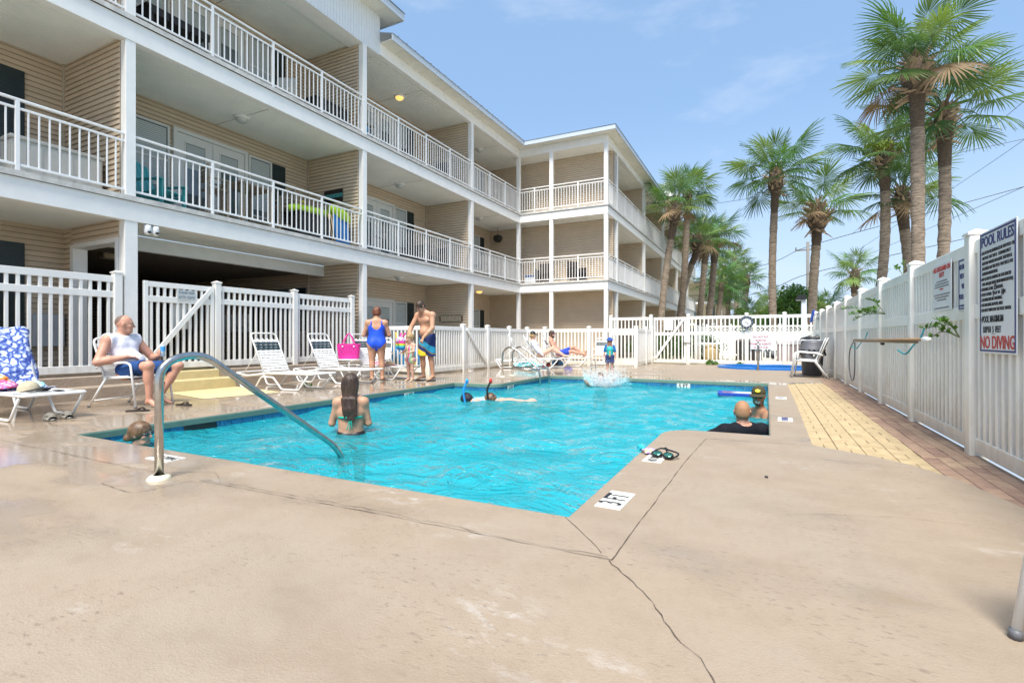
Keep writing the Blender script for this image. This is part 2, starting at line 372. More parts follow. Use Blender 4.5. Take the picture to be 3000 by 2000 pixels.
# water: real waves in the mesh, finer ripples as bump
def water_material():
    m = bpy.data.materials.new('pool_water'); m.use_nodes = True; n = m.node_tree.nodes; l = m.node_tree.links
    for x in list(n):
        if x.type != 'OUTPUT_MATERIAL': n.remove(x)
    o = n['Material Output']; g = n.new('ShaderNodeNewGeometry').outputs['Position']
    def noise(s, det, dist=0, st=(1, 1, 1)):
        mpn = n.new('ShaderNodeMapping'); mpn.inputs['Scale'].default_value = st; mpn.inputs['Rotation'].default_value = (0, 0, R(24)); l.new(g, mpn.inputs[0])
        t = n.new('ShaderNodeTexNoise'); t.inputs['Scale'].default_value = s; t.inputs['Detail'].default_value = det; t.inputs['Distortion'].default_value = dist; l.new(mpn.outputs[0], t.inputs[0]); return t.outputs['Fac']
    b1 = n.new('ShaderNodeBump'); b1.inputs['Strength'].default_value = .8; b1.inputs['Distance'].default_value = .15; l.new(noise(2.6, 3, 1.6, (1, 1.5, 1)), b1.inputs['Height'])
    b2 = n.new('ShaderNodeBump'); b2.inputs['Strength'].default_value = .5; b2.inputs['Distance'].default_value = .055; l.new(noise(9, 3, 1.2, (1, 1.3, 1)), b2.inputs['Height']); l.new(b1.outputs[0], b2.inputs['Normal'])
    gl = n.new('ShaderNodeBsdfGlossy'); gl.inputs['Roughness'].default_value = .03; l.new(b2.outputs[0], gl.inputs['Normal'])
    rf = n.new('ShaderNodeBsdfTransparent'); rf.inputs[0].default_value = (.30, .84, .92, 1)
    fr = n.new('ShaderNodeFresnel'); fr.inputs[0].default_value = 1.33; l.new(b2.outputs[0], fr.inputs['Normal'])
    df = n.new('ShaderNodeBsdfDiffuse'); df.inputs[0].default_value = (.02, .44, .52, 1); l.new(b1.outputs[0], df.inputs['Normal']); mi = n.new('ShaderNodeMixShader'); mi.inputs[0].default_value = .5; l.new(rf.outputs[0], mi.inputs[1]); l.new(df.outputs[0], mi.inputs[2])
    mxs = n.new('ShaderNodeMixShader'); l.new(fr.outputs[0], mxs.inputs[0]); l.new(mi.outputs[0], mxs.inputs[1]); l.new(gl.outputs[0], mxs.inputs[2])
    l.new(mxs.outputs[0], o.inputs[0]); return m
M_WATER = water_material(); MATS['pool_water'] = M_WATER
def water_height(x, y):
    h = 0
    for k, (ax, ay, f, a, ph) in enumerate([(1, .3, 3.1, .012, 0), (-.4, 1, 4.3, .010, 1), (.8, -.7, 6.1, .007, 2), (.2, 1, 8.3, .005, .5), (1, .9, 11.7, .0035, 3), (-1, .5, 14.5, .0025, 4)]):
        h = h + 1.5*a*np.sin(f*(ax*x+ay*y)+ph+1.3*np.sin(.9*x+ph)+1.1*np.cos(1.1*y+ph))
    r = np.hypot(x+3.45, y-11.3); h = h + .05*np.exp(-(r/.75)**2)*np.cos(r*9)
    return h
def inside(poly, x, y):
    c = np.zeros(x.shape, bool); n = len(poly)
    for i in range(n):
        (x1, y1), (x2, y2) = poly[i-1], poly[i]
        if y1 == y2: continue
        c ^= ((y1 > y) != (y2 > y)) & (x < (x2-x1)*(y-y1)/(y2-y1)+x1)
    return c
def water_sheet(name, outline, z, st):
    xs = np.arange(min(p[0] for p in outline), max(p[0] for p in outline)+st, st); ys = np.arange(min(p[1] for p in outline), max(p[1] for p in outline)+st, st)
    X, Y = np.meshgrid(xs, ys, indexing='ij'); Z = z+water_height(X, Y)
    cx, cy = (X[:-1, :-1]+X[1:, 1:])/2, (Y[:-1, :-1]+Y[1:, 1:])/2
    ok = inside(outline, cx, cy); idx = np.arange(X.size).reshape(X.shape)
    F = np.stack([idx[:-1, :-1], idx[1:, :-1], idx[1:, 1:], idx[:-1, 1:]], -1)[ok]
    u, inv = np.unique(F, return_inverse=True); V = np.stack([X.ravel(), Y.ravel(), Z.ravel()], -1)[u]
    return mk(name, V.tolist(), inv.reshape(F.shape).tolist(), M_WATER, None, True, kind='structure')
water_sheet('pool_water', offset(POOL, .03), -.15, .045)
# hot tub sunk into the deck
spa = thing('hot_tub', 'sunken hot tub with a bright blue rim at the far end of the deck', 'hot tub', (SPA_C[0], SPA_C[1], 0))
M_SPA = mat('blue_spa_rim', (.015, .13, .42), .3, var=.15, vscale=20)
sweep_lip(SPA, [(.16, .002), (.15, .05), (.1, .075), (.0, .075), (-.02, .05), (-.02, -.06)], [M_SPA], [0]*5, 'rim', spa)
sweep_lip(SPA, [(-.02, -.06), (-.02, -.9)], [mat('spa_tile', (.02, .2, .33), .3)], [0], 'tub_wall', spa)
prism('tub_floor', spa, offset(SPA, -.02), -1, -.88, M_PLASTER, sides=False)
so_ = prism('spa_water', spa, offset(SPA, -.021), -.09, -.04, M_WATER, sides=False)
tube('grab_rail', spa, fillet([(-.18, 17.15, 0), (-.18, 17.15, .84), (-.18, 17.75, .84), (-.18, 17.75, -.3)], .14), .028, M_STEEL)

# joints and cracks: narrow, ragged, filled with dirt
def ragged(name, pts, w, jit=.012, step=.06, z=.004, m=None, parent=deck):
    P = [Vector((*p, 0)) for p in pts]; V, F = [], []; rr = random.Random(len(name)+int(P[0].x*100)); drift = 0
    for i in range(len(P)-1):
        a, b = P[i], P[i+1]; n = max(2, int((b-a).length/step)); s = Vector((-(b-a).y, (b-a).x, 0)).normalized()
        for k in range(n+(i == len(P)-2)):
            drift = drift*.8+rr.uniform(-jit, jit); q = a+(b-a)*k/n+s*drift; ww = w*.6*rr.uniform(.2, 1.5)
            V += [(q.x+s.x*ww/2, q.y+s.y*ww/2, z), (q.x-s.x*ww/2, q.y-s.y*ww/2, z)]
    for i in range(len(V)//2-1): F.append((2*i, 2*i+1, 2*i+3, 2*i+2))
    return mk(name, V, F, m or M_CRACK, parent)
ragged('joint', [(-3.45, 2.13), (-2.2, 2.16), (-.60, 2.17)], .007, .004)
ragged('crack', [(-3.45, 2.16), (-2.6, 2.20), (-1.7, 2.185), (-.62, 2.19)], .005, .014)
ragged('joint', [(-.60, 2.17), (-.56, 4.2), (-.50, 5.20)], .007, .003)
ragged('joint', [(-.50, 5.20), (.42, 5.31)], .006, .004)
ragged('crack', [(-.60, 2.17), (-.42, 1.95), (-.18, 1.62), (-.02, 1.35), (.05, 1.18), (.12, .9), (.2, .6)], .006, .012, .04)
ragged('joint', [(-.97, 2.585), (-.66, 2.22)], .004, .006)
ragged('joint', [(-9.4, 1.95), (-6.4, 2.12), (-5.2, 2.12), (-4.25, 2.12)], .006, .006)
ragged('crack', [(-3.98, 1.80), (-3.55, 1.78), (-3.48, 2.1)], .007, .01)
ragged('crack', [(-3.98, 1.80), (-4.02, 2.12), (-3.55, 2.3), (-3.3, 2.16)], .006, .01)
ragged('crack', [(-2.3, 2.15), (-2.12, 2.6)], .003, .012)
ragged('joint', [(-5.4, 13.35), (1.1, 13.55)], .006, .003)
ragged('joint', [(-6.0, 15.9), (1.2, 15.7)], .006, .003)
ragged('joint', [(-7.9, 10.4), (-5.2, 13.3)], .008, .004)
ragged('joint', [(-8.6, 4.7), (-6.5, 4.7)], .008, .004)
ragged('crack', [(.1, 3.15), (.6, 3.35), (.95, 3.4)], .003, .012)
M_CHALK = mat('chalky_spill', (.74, .73, .71), .7, var=.2, vscale=30)
def stain(pts, m, parent=deck): prism('stain', parent, pts, 0, .0035, m, sides=False)
M_DAMP = mat('damp_stain', (.40, .29, .18), .45, var=.1, vscale=8)
def blob(cx, cy, rx, ry, seed, n=22):
    r = random.Random(seed); ph = [r.uniform(0, 6) for _ in range(4)]
    return [(cx+rx*math.cos(t)*(1+.22*math.sin(3*t+ph[0])+.14*math.sin(5*t+ph[1])+.1*math.sin(9*t+ph[2])), cy+ry*math.sin(t)*(1+.2*math.sin(2*t+ph[3])+.12*math.sin(7*t+ph[1]))) for t in [2*math.pi*k/n for k in range(n)]]

# raised landing, steps and painted gate approach
pl = link('landing_steps', None, None, Matrix.Translation((-9.6, 4, 0)), 'structure')
bx('lower_step', pl, (-9.80, -9.53), (-3, 5.29), (-.1, .20), M_TAN, .02)
bx('lower_step', pl, (-9.80, -9.53), (5.29, 6.63), (-.1, .203), M_YELPAINT, .02)
bx('lower_step', pl, (-9.80, -9.53), (6.63, 8.0), (-.1, .20), M_TAN, .02)
bx('landing', pl, (-22, -9.78), (-3, 5.29), (-.1, .36), M_TAN, .02)
bx('landing', pl, (-22, -9.778), (5.29, 6.45), (-.1, .362), M_YELPAINT, .02)
bx('landing', pl, (-22, -9.78), (6.45, 10.85), (-.1, .36), M_TAN, .02)
bx('patio', pl, (-13, -9.53), (10.85, 21.5), (-.1, .03), M_CONC, .01)
prism('yellow_paint', deck, [(-9.52, 5.30), (-8.02, 5.02), (-7.80, 6.28), (-9.52, 6.62)], 0, .004, M_YELPAINT, sides=False)

# pavers: yellow painted basket weave, then a brick border along the fence
paving = prism('paved_strip', None, PAVE_EDGE[:-1] + [(1.2, 13.95), (1.62, 14.05), (1.62, -5)], -.06, -.022, M_JOINT, kind='structure')
def edge_x(y):
    if y < 5.33:
        for (x0, y0), (x1, y1) in zip(PAVE_EDGE[1:7], PAVE_EDGE[2:8]):
            if y0 <= y <= y1: return x0+(x1-x0)*(y-y0)/(y1-y0)
        return 1.5
    return .43
def paver(x0, x1, y0, y1, m, edge=False):
    dz = -.005 if edge else random.uniform(-.003, .002)
    bx('paver', paving, (x0+.002, x1-.002), (y0+.002, y1-.002), (-.045, dz), m, .004)
B = .182; cols = [(.385+B*1.05*i, .385+B*1.05*(i+1)) for i in range(4)]; XE = cols[-1][1]
y = 4.57; j = 0
while y < 12.9:
    for i, (a, b) in enumerate(cols):
        if b < edge_x(y+B)-.02: continue
        if y > 12.38+(a-.43)*.82: continue
        e = i == 0 or y+B > 12.36 or y < 5.4; h = (b-a)/2
        if (i+j) % 2: paver(a, b, y, y+B/2, M_YPAVE, e); paver(a, b, y+B/2, y+B, M_YPAVE, e)
        else: paver(a, a+h, y, y+B, M_YPAVE, e); paver(a+h, b, y, y+B, M_YPAVE, e)
    y += B; j += 1
BX = (1.585-XE)/4; y = 1.2; j = 0
while y < 13.8:
    for i in range(4):
        a = XE+BX*i; off = (i % 2)*.1
        if y < 2.2 or (y < 5.2 and a+BX < edge_x(y+off+.2)-.02): continue
        paver(a, a+BX, y+off, y+off+.2, M_BRICK, y < 5.2)
    y += .2; j += 1
# ------------------------------------------------------------------ the apartment building
XF, XB, CW = -9.85, -11.96, .16
YB = [-.94, 4.81, 10.56, 16.30, 20.45]
FL = [.36, 3.44, 6.57]; CE = [3.01, 6.14, 9.09]
bld = thing('apartment_building', 'three storey beige apartment building with white balconies wrapping round the pool', 'building', (XF, 8, 0))
SIDE = []
M_SHEATH = mat('siding_underlay', (.30, .235, .17), .8)
def siding(parent, facing, plane, a0, a1, z0, z1, m=None):
    e = .096; z = z0
    if a1-a0 < .05: return
    while z < z1-.02:
        SIDE.append((parent, facing, plane, a0, a1, z, min(e, z1-z), m or M_SIDING)); z += e
def board_verts(L, h, facing):
    prof = [(0, .011), (.028, .011), (.028, .022), (.007, h), (0, h)]; V = []
    for s in (-L/2, L/2):
        for d, z in prof:
            V.append((d, s, z) if facing == 'x' else (s, -d, z))
    F = [(0, 1, 2, 3, 4), (9, 8, 7, 6, 5)]+[(i, 5+i, 5+(i+1) % 5, (i+1) % 5) for i in range(5)]
    return V, F
def flush_siding(owner, limit=298):
    L = SIDE
    L.sort(key=lambda q: (q[2]**2+((q[3]+q[4])/2)**2)/(q[4]-q[3])**.5 if q[1] == 'x' else (((q[3]+q[4])/2)**2+q[2]**2)/(q[4]-q[3])**.5)
    cache = {}; rest = {}
    for i, (p, f, pl_, a0, a1, z, h, m) in enumerate(L):
        c = (a0+a1)/2; M = Matrix.Translation((pl_, c, z) if f == 'x' else (c, pl_, z))
        V, F = board_verts(a1-a0, h, f)
        if i < limit:
            k = (round(a1-a0, 3), round(h, 3), f, m.name)
            if k not in cache:
                me = bpy.data.meshes.new('siding_board'); me.from_pydata(V, [], F); me.materials.append(m); cache[k] = me
            link('siding_board', cache[k], p, M)
        else:
            r = rest.setdefault(m.name, ([], [])); b = len(r[0])
            r[0].extend([M @ Vector(v) for v in V]); r[1].extend([tuple(b+j for j in ff) for ff in F])
    for mn, (V, F) in rest.items(): mk('siding_board', V, F, MATS[mn], owner, kind='stuff')
    SIDE.clear()
def wall(owner, facing, plane, a0, a1, z0, z1, th=.12, m=None, name='wall'):
    if facing == 'x': o = bx(name, owner, (plane-th, plane), (a0, a1), (z0, z1), M_SHEATH, 0)
    else: o = bx(name, owner, (a0, a1), (plane, plane+th), (z0, z1), M_SHEATH, 0)
    siding(o, facing, plane+(.002 if facing == 'x' else -.002), a0+.01, a1-.01, z0, z1, m); return o
def grooved(name, owner, x0, x1, y0, y1, z, m=M_CEIL, w=.082):
    V, F = [], []; x = x0
    while x < x1-.01:
        for xx, zz in ((x, z+.018), (x+.009, z), (min(x+w-.009, x1), z), (min(x+w, x1), z+.018)):
            V += [(xx, y0, zz), (xx, y1, zz)]
        x += w
    for i in range(len(V)//2-1): F.append((2*i, 2*i+1, 2*i+3, 2*i+2))
    return mk(name, V, F, m, owner)
def railing(owner, axis, c, a0, a1, z, nsec):
    """balcony railing along axis at cross position c, from a0 to a1; floor z"""
    def b(parent, lo, hi, cr, zz, nm, pool=False):
        x, y = ((c-cr, c+cr), (lo, hi)) if axis == 'y' else ((lo, hi), (c-cr, c+cr))
        if pool: pooled('baluster', parent, x, y, zz, M_WHITE)
        else: bx(nm, parent, x, y, zz, M_WHITE, .004)
    lo, hi = a0, a1
    o = bx('railing', owner, *(((c-.026, c+.026), (lo, hi)) if axis == 'y' else ((lo, hi), (c-.026, c+.026))), (z+1.045, z+1.085), M_WHITE, .01)
    b(o, lo, hi, .018, (z+.92, z+.955), 'upper_rail'); b(o, lo, hi, .018, (z+.085, z+.12), 'lower_rail')
    s = (a1-a0)/nsec
    for i in range(nsec):
        y0 = a0+s*i
        if i: b(o, y0-.026, y0+.026, .026, (z+.002, z+1.05), 'rail_post')
        n = max(3, round(s/.125))
        for k in range(1, n): b(o, y0+s*k/n-.011, y0+s*k/n+.011, .011, (z+.115, z+.925), 'baluster', True)
    return o
def window(owner, y0, y1, z0, z1, X=XB, sash=True):
    f = bx('window', owner, (X+.02, X+.05), (y0, y1), (z0, z1), M_GLASS, 0)
    for a, b in ((y0-.05, y0), (y1, y1+.05)): bx('frame', f, (X+.02, X+.075), (a, b), (z0-.05, z1+.05), M_DOOR, .004)
    for a, b in ((z0-.05, z0), (z1, z1+.05), ((z0+z1)/2-.02, (z0+z1)/2+.02)): bx('frame', f, (X+.02, X+.072), (y0, y1), (a, b), M_DOOR, .004)
    z = z1-.03
    L = []
    while z > z0+(z1-z0)*.12: L.append(((X+.0515, X+.058), (y0+.02, y1-.02), (z-.034, z))); z -= .042
    joined_boxes('blind', f, L, M_BLIND, 'stuff')
    return f
def door(owner, y0, y1, z0, z1, X=XB, leaves=2):
    for a, b in ((y0, y0+.09), (y1-.09, y1)): bx('door_frame', owner, (X+.02, X+.085), (a, b), (z0, z1+.09), M_DOOR, .005)
    bx('door_frame', owner, (X+.02, X+.083), (y0+.09, y1-.09), (z1, z1+.09), M_DOOR, .005)
    w = (y1-y0-.18)/leaves
    for i in range(leaves):
        a, b = y0+.09+w*i+.004, y0+.09+w*(i+1)-.004
        d = bx('door', owner, (X+.02, X+.06), (a, b), (z0+.02, z1-.005), M_DOOR, .004)
        bx('pane', d, (X+.055, X+.064), (a+.19, b-.19), (z0+.28, z1-.2), M_GLASS, 0)
        for p, q in ((a+.16, a+.19), (b-.19, b-.16)): bx('moulding', d, (X+.058, X+.075), (p, q), (z0+.25, z1-.17), M_DOOR, .004)
        for p, q in ((z0+.25, z0+.28), (z1-.2, z1-.17)): bx('moulding', d, (X+.058, X+.073), (a+.19, b-.19), (p, q), M_DOOR, .004)
        L = []; z = z1-.22
        while z > z1-(.75 if i % 2 == 0 else .6): L.append(((X+.0645, X+.068), (a+.2, b-.2), (z-.018, z))); z -= .024
        joined_boxes('blind', d, L, M_BLIND, 'stuff')
        lathe('handle', d, [(0, -.03), (.025, -.03), (.03, 0), (.02, .03), (0, .035)], M_STEEL, 10, M=Matrix.Translation((X+.1, b-.08 if i == 0 else a+.08, z0+1.0)))
def shutter(owner, y0, y1, z0, z1, X=XB):
    s = bx('shutter', owner, (X+.02, X+.055), (y0, y1), (z0, z1), M_SHUT, .006); L = []
    z = z0+.07
    while z < z1-.09: L.append(((X+.056, X+.066), (y0+.06, y1-.06), (z, z+.035))); z += .045
    joined_boxes('louvre', s, L, M_SHUT, 'stuff')
def ceiling_light(owner, x, y, z, on=False):
    m = mat('warm_lamp_globe', (.75, .42, .12), .3) if on else mat('lamp_globe', (.55, .56, .54), .25)
    if on:
        p = m.node_tree.nodes['Principled BSDF']; p.inputs['Emission Color'].default_value = (1, .55, .15, 1); p.inputs['Emission Strength'].default_value = .55
    l = lathe('ceiling_lamp', owner, [(0, 0), (.17, 0), (.17, -.03), (.14, -.045)], M_WHITE, 18, (x, y, z))
    lathe('globe', l, [(.135, -.03), (.13, -.07), (.10, -.11), (.05, -.135), (0, -.14)], m, 18, (x, y, z))
def units(owner, y0, z, X=XB):
    t = z+2.22
    window(owner, y0+.62, y0+1.82, z+.75, t, X); door(owner, y0+1.94, y0+3.78, z, t, X, 2); window(owner, y0+3.86, y0+4.44, z+.75, t, X); shutter(owner, y0+4.5, y0+4.93, z+.7, t+.05, X)

# floors, beams, ceilings of the main block and its wing
XW, YW = -5.81, 21.55
def beams(owner, k):
    zb = CE[k]; zt = zb+.34
    if k < 2:
        bx('beam', owner, (XF-.17, XF+.012), (-3, YB[4]-.012), (zb, zt), M_PAINT, .004)
        bx('beam', owner, (XF-.17, XW+.012), (YB[4]-.012, YB[4]+.17), (zb, zt), M_PAINT, .004)
        bx('beam', owner, (XW-.17, XW+.0125), (YB[4]+.17, 49), (zb, zt), M_PAINT, .004)
        sl_ = [(XF+.05, -3), (XF+.05, YB[4]-.05), (XW+.05, YB[4]-.05), (XW+.05, 49), (XW-2.1, 49), (XW-2.1, YW), (XB, YW), (XB, -3)]
        prism('floor_slab', owner, sl_, zt, FL[k+1], M_CONC)
    else:
        bx('header', owner, (XF-.17, XF), (11.25, YB[4]), (zb, 9.42), M_PAINT, .004)
        bx('header', owner, (XF-.17, XW), (YB[4], YB[4]+.17), (zb, 9.42), M_PAINT, .004)
        bx('header', owner, (XW-.17, XW-.001), (YB[4]+.17, 49), (zb, 9.42), M_PAINT, .004)
for k in range(3): beams(bld, k)
for k in range(3):
    zc = CE[k]+.03
    for i in range(4):
        y0, y1 = YB[i], YB[i+1]
        if k == 0 and i == 1:
            grooved('ceiling', bld, -11.3, XF-.17, y0+.16, y1, zc); continue
        grooved('ceiling', bld, XB, XF-.17, y0+.16, y1 + (0 if i < 3 else 1.1), zc)
        xm = (XB+XF)/2-.1; ym = (y0+y1)/2+.1 if i < 3 else 18.85
        if not (k == 0 and i == 0): ceiling_light(bld, xm, ym, zc, (k == 2 and i == 2) or (k == 0 and i == 3))
        if i: bx('ceiling_seam', bld, (XB, XF-.17), (ym-.012, ym+.012), (zc-.004, zc+.004), M_CONC, 0)
    grooved('ceiling', bld, XF-.17, XW-2.1, YB[4]+.17, YW, zc)
    # columns
    z0 = [.03, FL[1], FL[2]][k]
    for i, y0 in enumerate(YB[:4]):
        wide = .03 if (k == 0 and i == 1) else 0
        bx('column', bld, (XF-CW-wide, XF), (y0-wide/2, y0+CW+wide), (z0 if i > 1 else max(z0, .36), CE[k]), M_PAINT, .006)
    for x in (XF, -8.25, XW): bx('column', bld, (x-CW, x), (YB[4], YB[4]+CW), (z0, CE[k]), M_PAINT, .006)
# party walls (facing the camera) and rear walls
for k in range(3):
    z0, z1 = FL[k] if k else .03, CE[k]+.03
    for i in (1, 2, 3):
        if k == 0 and i == 1:
            wl = wall(bld, 'y', YB[1], XB, -11.68, .36, z1, .13); 
            wall(bld, 'y', YB[1], -11.68, XF-CW, 2.72, z1, .13)
            bx('opening_frame', wl, (-11.70, -11.58), (YB[1]-.03, YB[1]+.2), (.36, 2.72), M_PAINT); bx('opening_frame', wl, (-10.14, -10.06), (YB[1]-.03, YB[1]+.2), (.36, 2.65), M_PAINT)
            bx('opening_frame', wl, (-11.58, -10.06), (YB[1]-.028, YB[1]+.198), (2.65, 2.76), M_PAINT)
            continue
        wall(bld, 'y', YB[i], XB if not (k == 0 and i == 2) else -19, XF-CW, z0, z1, .13)
        bx('corner_trim', bld, (XB, XB+.06), (YB[i]-.05, YB[i]), (z0, z1), M_TRIM, .004)
    wall(bld, 'y', YW, XB, XW-.05, z0, z1, .13)
    bx('corner_trim', bld, (XB, XB+.05), (YW-.06, YW-.002), (z0, z1), M_TRIM, .004)
    for i in range(4):
        if k == 0 and i == 1: continue
        wall(bld, 'x', XB, YB[i]+(.13 if i else 0), YB[i+1] if i < 3 else YW, z0 if i else FL[k], z1)
        if i in (1, 2): units(bld, YB[i], z0)
        if i == 0: shutter(bld, 3.72, 4.21, FL[k]+.5, FL[k]+2.32)
        if i == 3: window(bld, 19.3, 20.38, z0+.8, z0+2.22); shutter(bld, 20.43, 20.86, z0+.75, z0+2.27)
    # railings
    if k:
        z = FL[k]
        railing(bld, 'y', XF-.05, YB[0]+CW, YB[1], z, 4); railing(bld, 'y', XF-.05, YB[1]+CW, YB[2], z, 4)
        railing(bld, 'y', XF-.05, YB[2]+CW, YB[3], z, 4); railing(bld, 'y', XF-.05, YB[3]+CW, YB[4], z, 3)
        railing(bld, 'x', YB[4]+.05, XF, -8.25-CW, z, 2); railing(bld, 'x', YB[4]+.05, -8.25, XW-CW, z, 2)
# breezeway on the ground floor
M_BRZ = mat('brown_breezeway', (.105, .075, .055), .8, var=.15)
wall(bld, 'x', -19, YB[1], YB[2], .36, 3.0, .1, M_BRZ, 'breezeway_wall')
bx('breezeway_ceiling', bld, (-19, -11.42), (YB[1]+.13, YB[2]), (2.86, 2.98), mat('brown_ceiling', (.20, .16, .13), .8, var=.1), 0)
bx('breezeway_wall', bld, (-19, XB), (YB[1]+.14, YB[1]+.24), (.36, 2.86), M_BRZ, 0)
bx('breezeway_beam', bld, (-11.42, -11.3), (YB[1]+.16, YB[2]), (2.74, 3.03), M_PAINT, .004)
bx('breezeway_lamp', bld, (-13.2, -12.95), (5.9, 6.25), (2.74, 2.86), mat('old_lamp', (.5, .42, .3), .5), .02)
for a, b, m in ((-14.5, -13.9, M_SHUT), (-13.8, -12.7, M_GLASS), (-12.6, -12.0, M_SHUT)):
    bx('breezeway_window' if m is M_GLASS else 'shutter', bld, (a, b), (YB[2]-.06, YB[2]-.03), (1.2, 2.45), m, .006)
# far facade that runs on past the corner
YC = [22.0+5.75*i for i in range(6)]
for k in range(3):
    z0, z1 = FL[k] if k else .03, CE[k]+.03
    for i in range(5):
        wall(bld, 'y', YC[i]+.02, XW-2.1, XW-CW, z0, z1, .13)
        wall(bld, 'x', XW-2.1, YC[i]+.15, YC[i+1], z0, z1)
        bx('column', bld, (XW-CW, XW), (YC[i], YC[i]+CW), (z0, CE[k]), M_PAINT, .006)
        grooved('ceiling', bld, XW-2.1, XW-.17, YC[i]+.16, YC[i+1], z1, w=.2)
        if k: railing(bld, 'y', XW-.05, YC[i]+CW, YC[i+1], FL[k], 4)
        if i < 3: bx('door', bld, (XW-2.08, XW-2.03), (YC[i]+2, YC[i]+3.8), (z0, z0+2.2), M_DOOR, .01)
    if k: railing(bld, 'y', XW-.05, YB[4]+CW, YC[0], FL[k], 1)
    grooved('ceiling', bld, XW-2.1, XW-.17, YB[4]+.17, YC[0]+.02, z1, w=.1)
# eaves: soffit panels, fascia, metal roof
def eave(axis, c0, c1, a0, a1, z, sgn):
    s = a0; 
    while s < a1-.02:
        e = min(s+.62, a1); x, y = ((c0, c1), (s+.004, e-.004)) if axis == 'y' else ((s+.004, e-.004), (c0, c1))
        bx('soffit_panel', bld, x, y, (z, z+.02), M_SOFF, .003); s = e
O = .42
eave('y', XF, XF+O, 11.25, YB[4]-O, 9.42, 1); eave('x', YB[4]-O, YB[4], XF+O, XW+O, 9.42, 1); eave('y', XW, XW+O, YB[4], 49, 9.42, 1)
for nm, x, y in (('fascia', (XF+O, XF+O+.03), (11.25, YB[4]-O)), ('fascia', (XF+O, XW+O+.03), (YB[4]-O-.03, YB[4]-O)), ('fascia', (XW+O, XW+O+.03), (YB[4]-O, 49))):
    bx(nm, bld, x, y, (9.40, 9.58), M_ROOF if 0 else mat('grey_fascia', (.50, .56, .62), .45), .004)
bx('soffit_panel', bld, (XF, XF+O), (YB[4]-O, YB[4]), (9.42, 9.44), M_SOFF, .003)
ro = mk('roof', [(XF+O+.05, 11.25, 9.585), (XF+O+.05, YB[4]-O-.05, 9.585), (-15.2, 26, 11.4), (-15.2, 11.25, 11.4), (XW+O+.05, YB[4]-O-.05, 9.585), (-9.2, 24, 10.75), (XW+O+.05, 49, 9.585), (-9.2, 49, 10.75)],
        [(0, 1, 2, 3), (1, 4, 5, 2), (4, 6, 7, 5)], M_ROOF, bld)
for i in range(24):
    yy = 11.5+i*.4
    tube('roof_rib', ro, [(XF+O+.06, yy, 9.61), (-15, yy, 11.42)], .014, M_ROOF, 4)
# taller block at the left with vertical cladding
V, F = [], []; yy = -4
while yy < 11.24:
    for a, xx in ((yy, XF-.01), (yy+.012, XF+.004), (yy+.09, XF+.004), (yy+.1, XF-.01)): V += [(xx, min(a, 11.24), CE[2]-.03), (xx, min(a, 11.24), 10.16)]
    yy += .1
for i in range(len(V)//2-1): F.append((2*i, 2*i+2, 2*i+3, 2*i+1))
mk('clad_wall', V, F, mat('white_cladding', (.74, .76, .78), .45, var=.04), bld)
bx('clad_wall_core', bld, (XF-.5, XF-.012), (-4, 11.23), (CE[2]-.031, 10.16), M_PAINT, 0)
bx('clad_wall_core', bld, (-16, XF-.51), (11.05, 11.23), (9.45, 10.16), M_PAINT, 0)
s = -4
while s < 11.6:
    bx('soffit_panel', bld, (XF, XF+.5), (s+.004, min(s+.6, 11.66)-.004), (10.16, 10.18), M_SOFF, .003); s += .6
bx('fascia', bld, (XF+.5, XF+.53), (-4, 11.68), (10.13, 10.34), MATS['grey_fascia'], .004); bx('fascia', bld, (-16, XF+.5), (11.66, 11.69), (10.13, 10.34), MATS['grey_fascia'], .004)
bx('soffit_panel', bld, (-16, XF-.005), (11.25, 11.655), (10.16, 10.18), M_SOFF, .003)
mk('roof', [(XF+.56, -4, 10.345), (XF+.56, 11.72, 10.345), (-16, 11.72, 12.6), (-16, -4, 12.6)], [(0, 1, 2, 3)], M_ROOF, bld)
# a second gable further along the far facade
mk('gable', [(XW+.3, 33.3, 9.5), (XW+.3, 39.3, 9.5), (XW+.3, 36.3, 11.3), (XW-3, 33.3, 9.5), (XW-3, 39.3, 9.5), (XW-3, 36.3, 11.3)], [(0, 1, 2), (3, 5, 4), (0, 2, 5, 3), (1, 4, 5, 2)], M_PAINT, bld)
# cables, cameras and little fittings on the building
for yy in (5.17, 5.30):
    cm = lathe('security_camera', bld, [(0, .06), (.055, .06), (.06, 0), (.06, -.06), (.045, -.1), (0, -.115)], M_WHITE, 14, (XF-.03, yy, 2.93))
    lathe('lens', cm, [(0, .004), (.03, .004), (.03, -.006), (0, -.008)], M_BLACK, 12, M=Matrix.Translation((XF+.03, yy, 2.87)) @ Matrix.Rotation(R(70), 4, 'Y'))
flush_siding(bld); flush(bld, 'baluster', 'baluster')

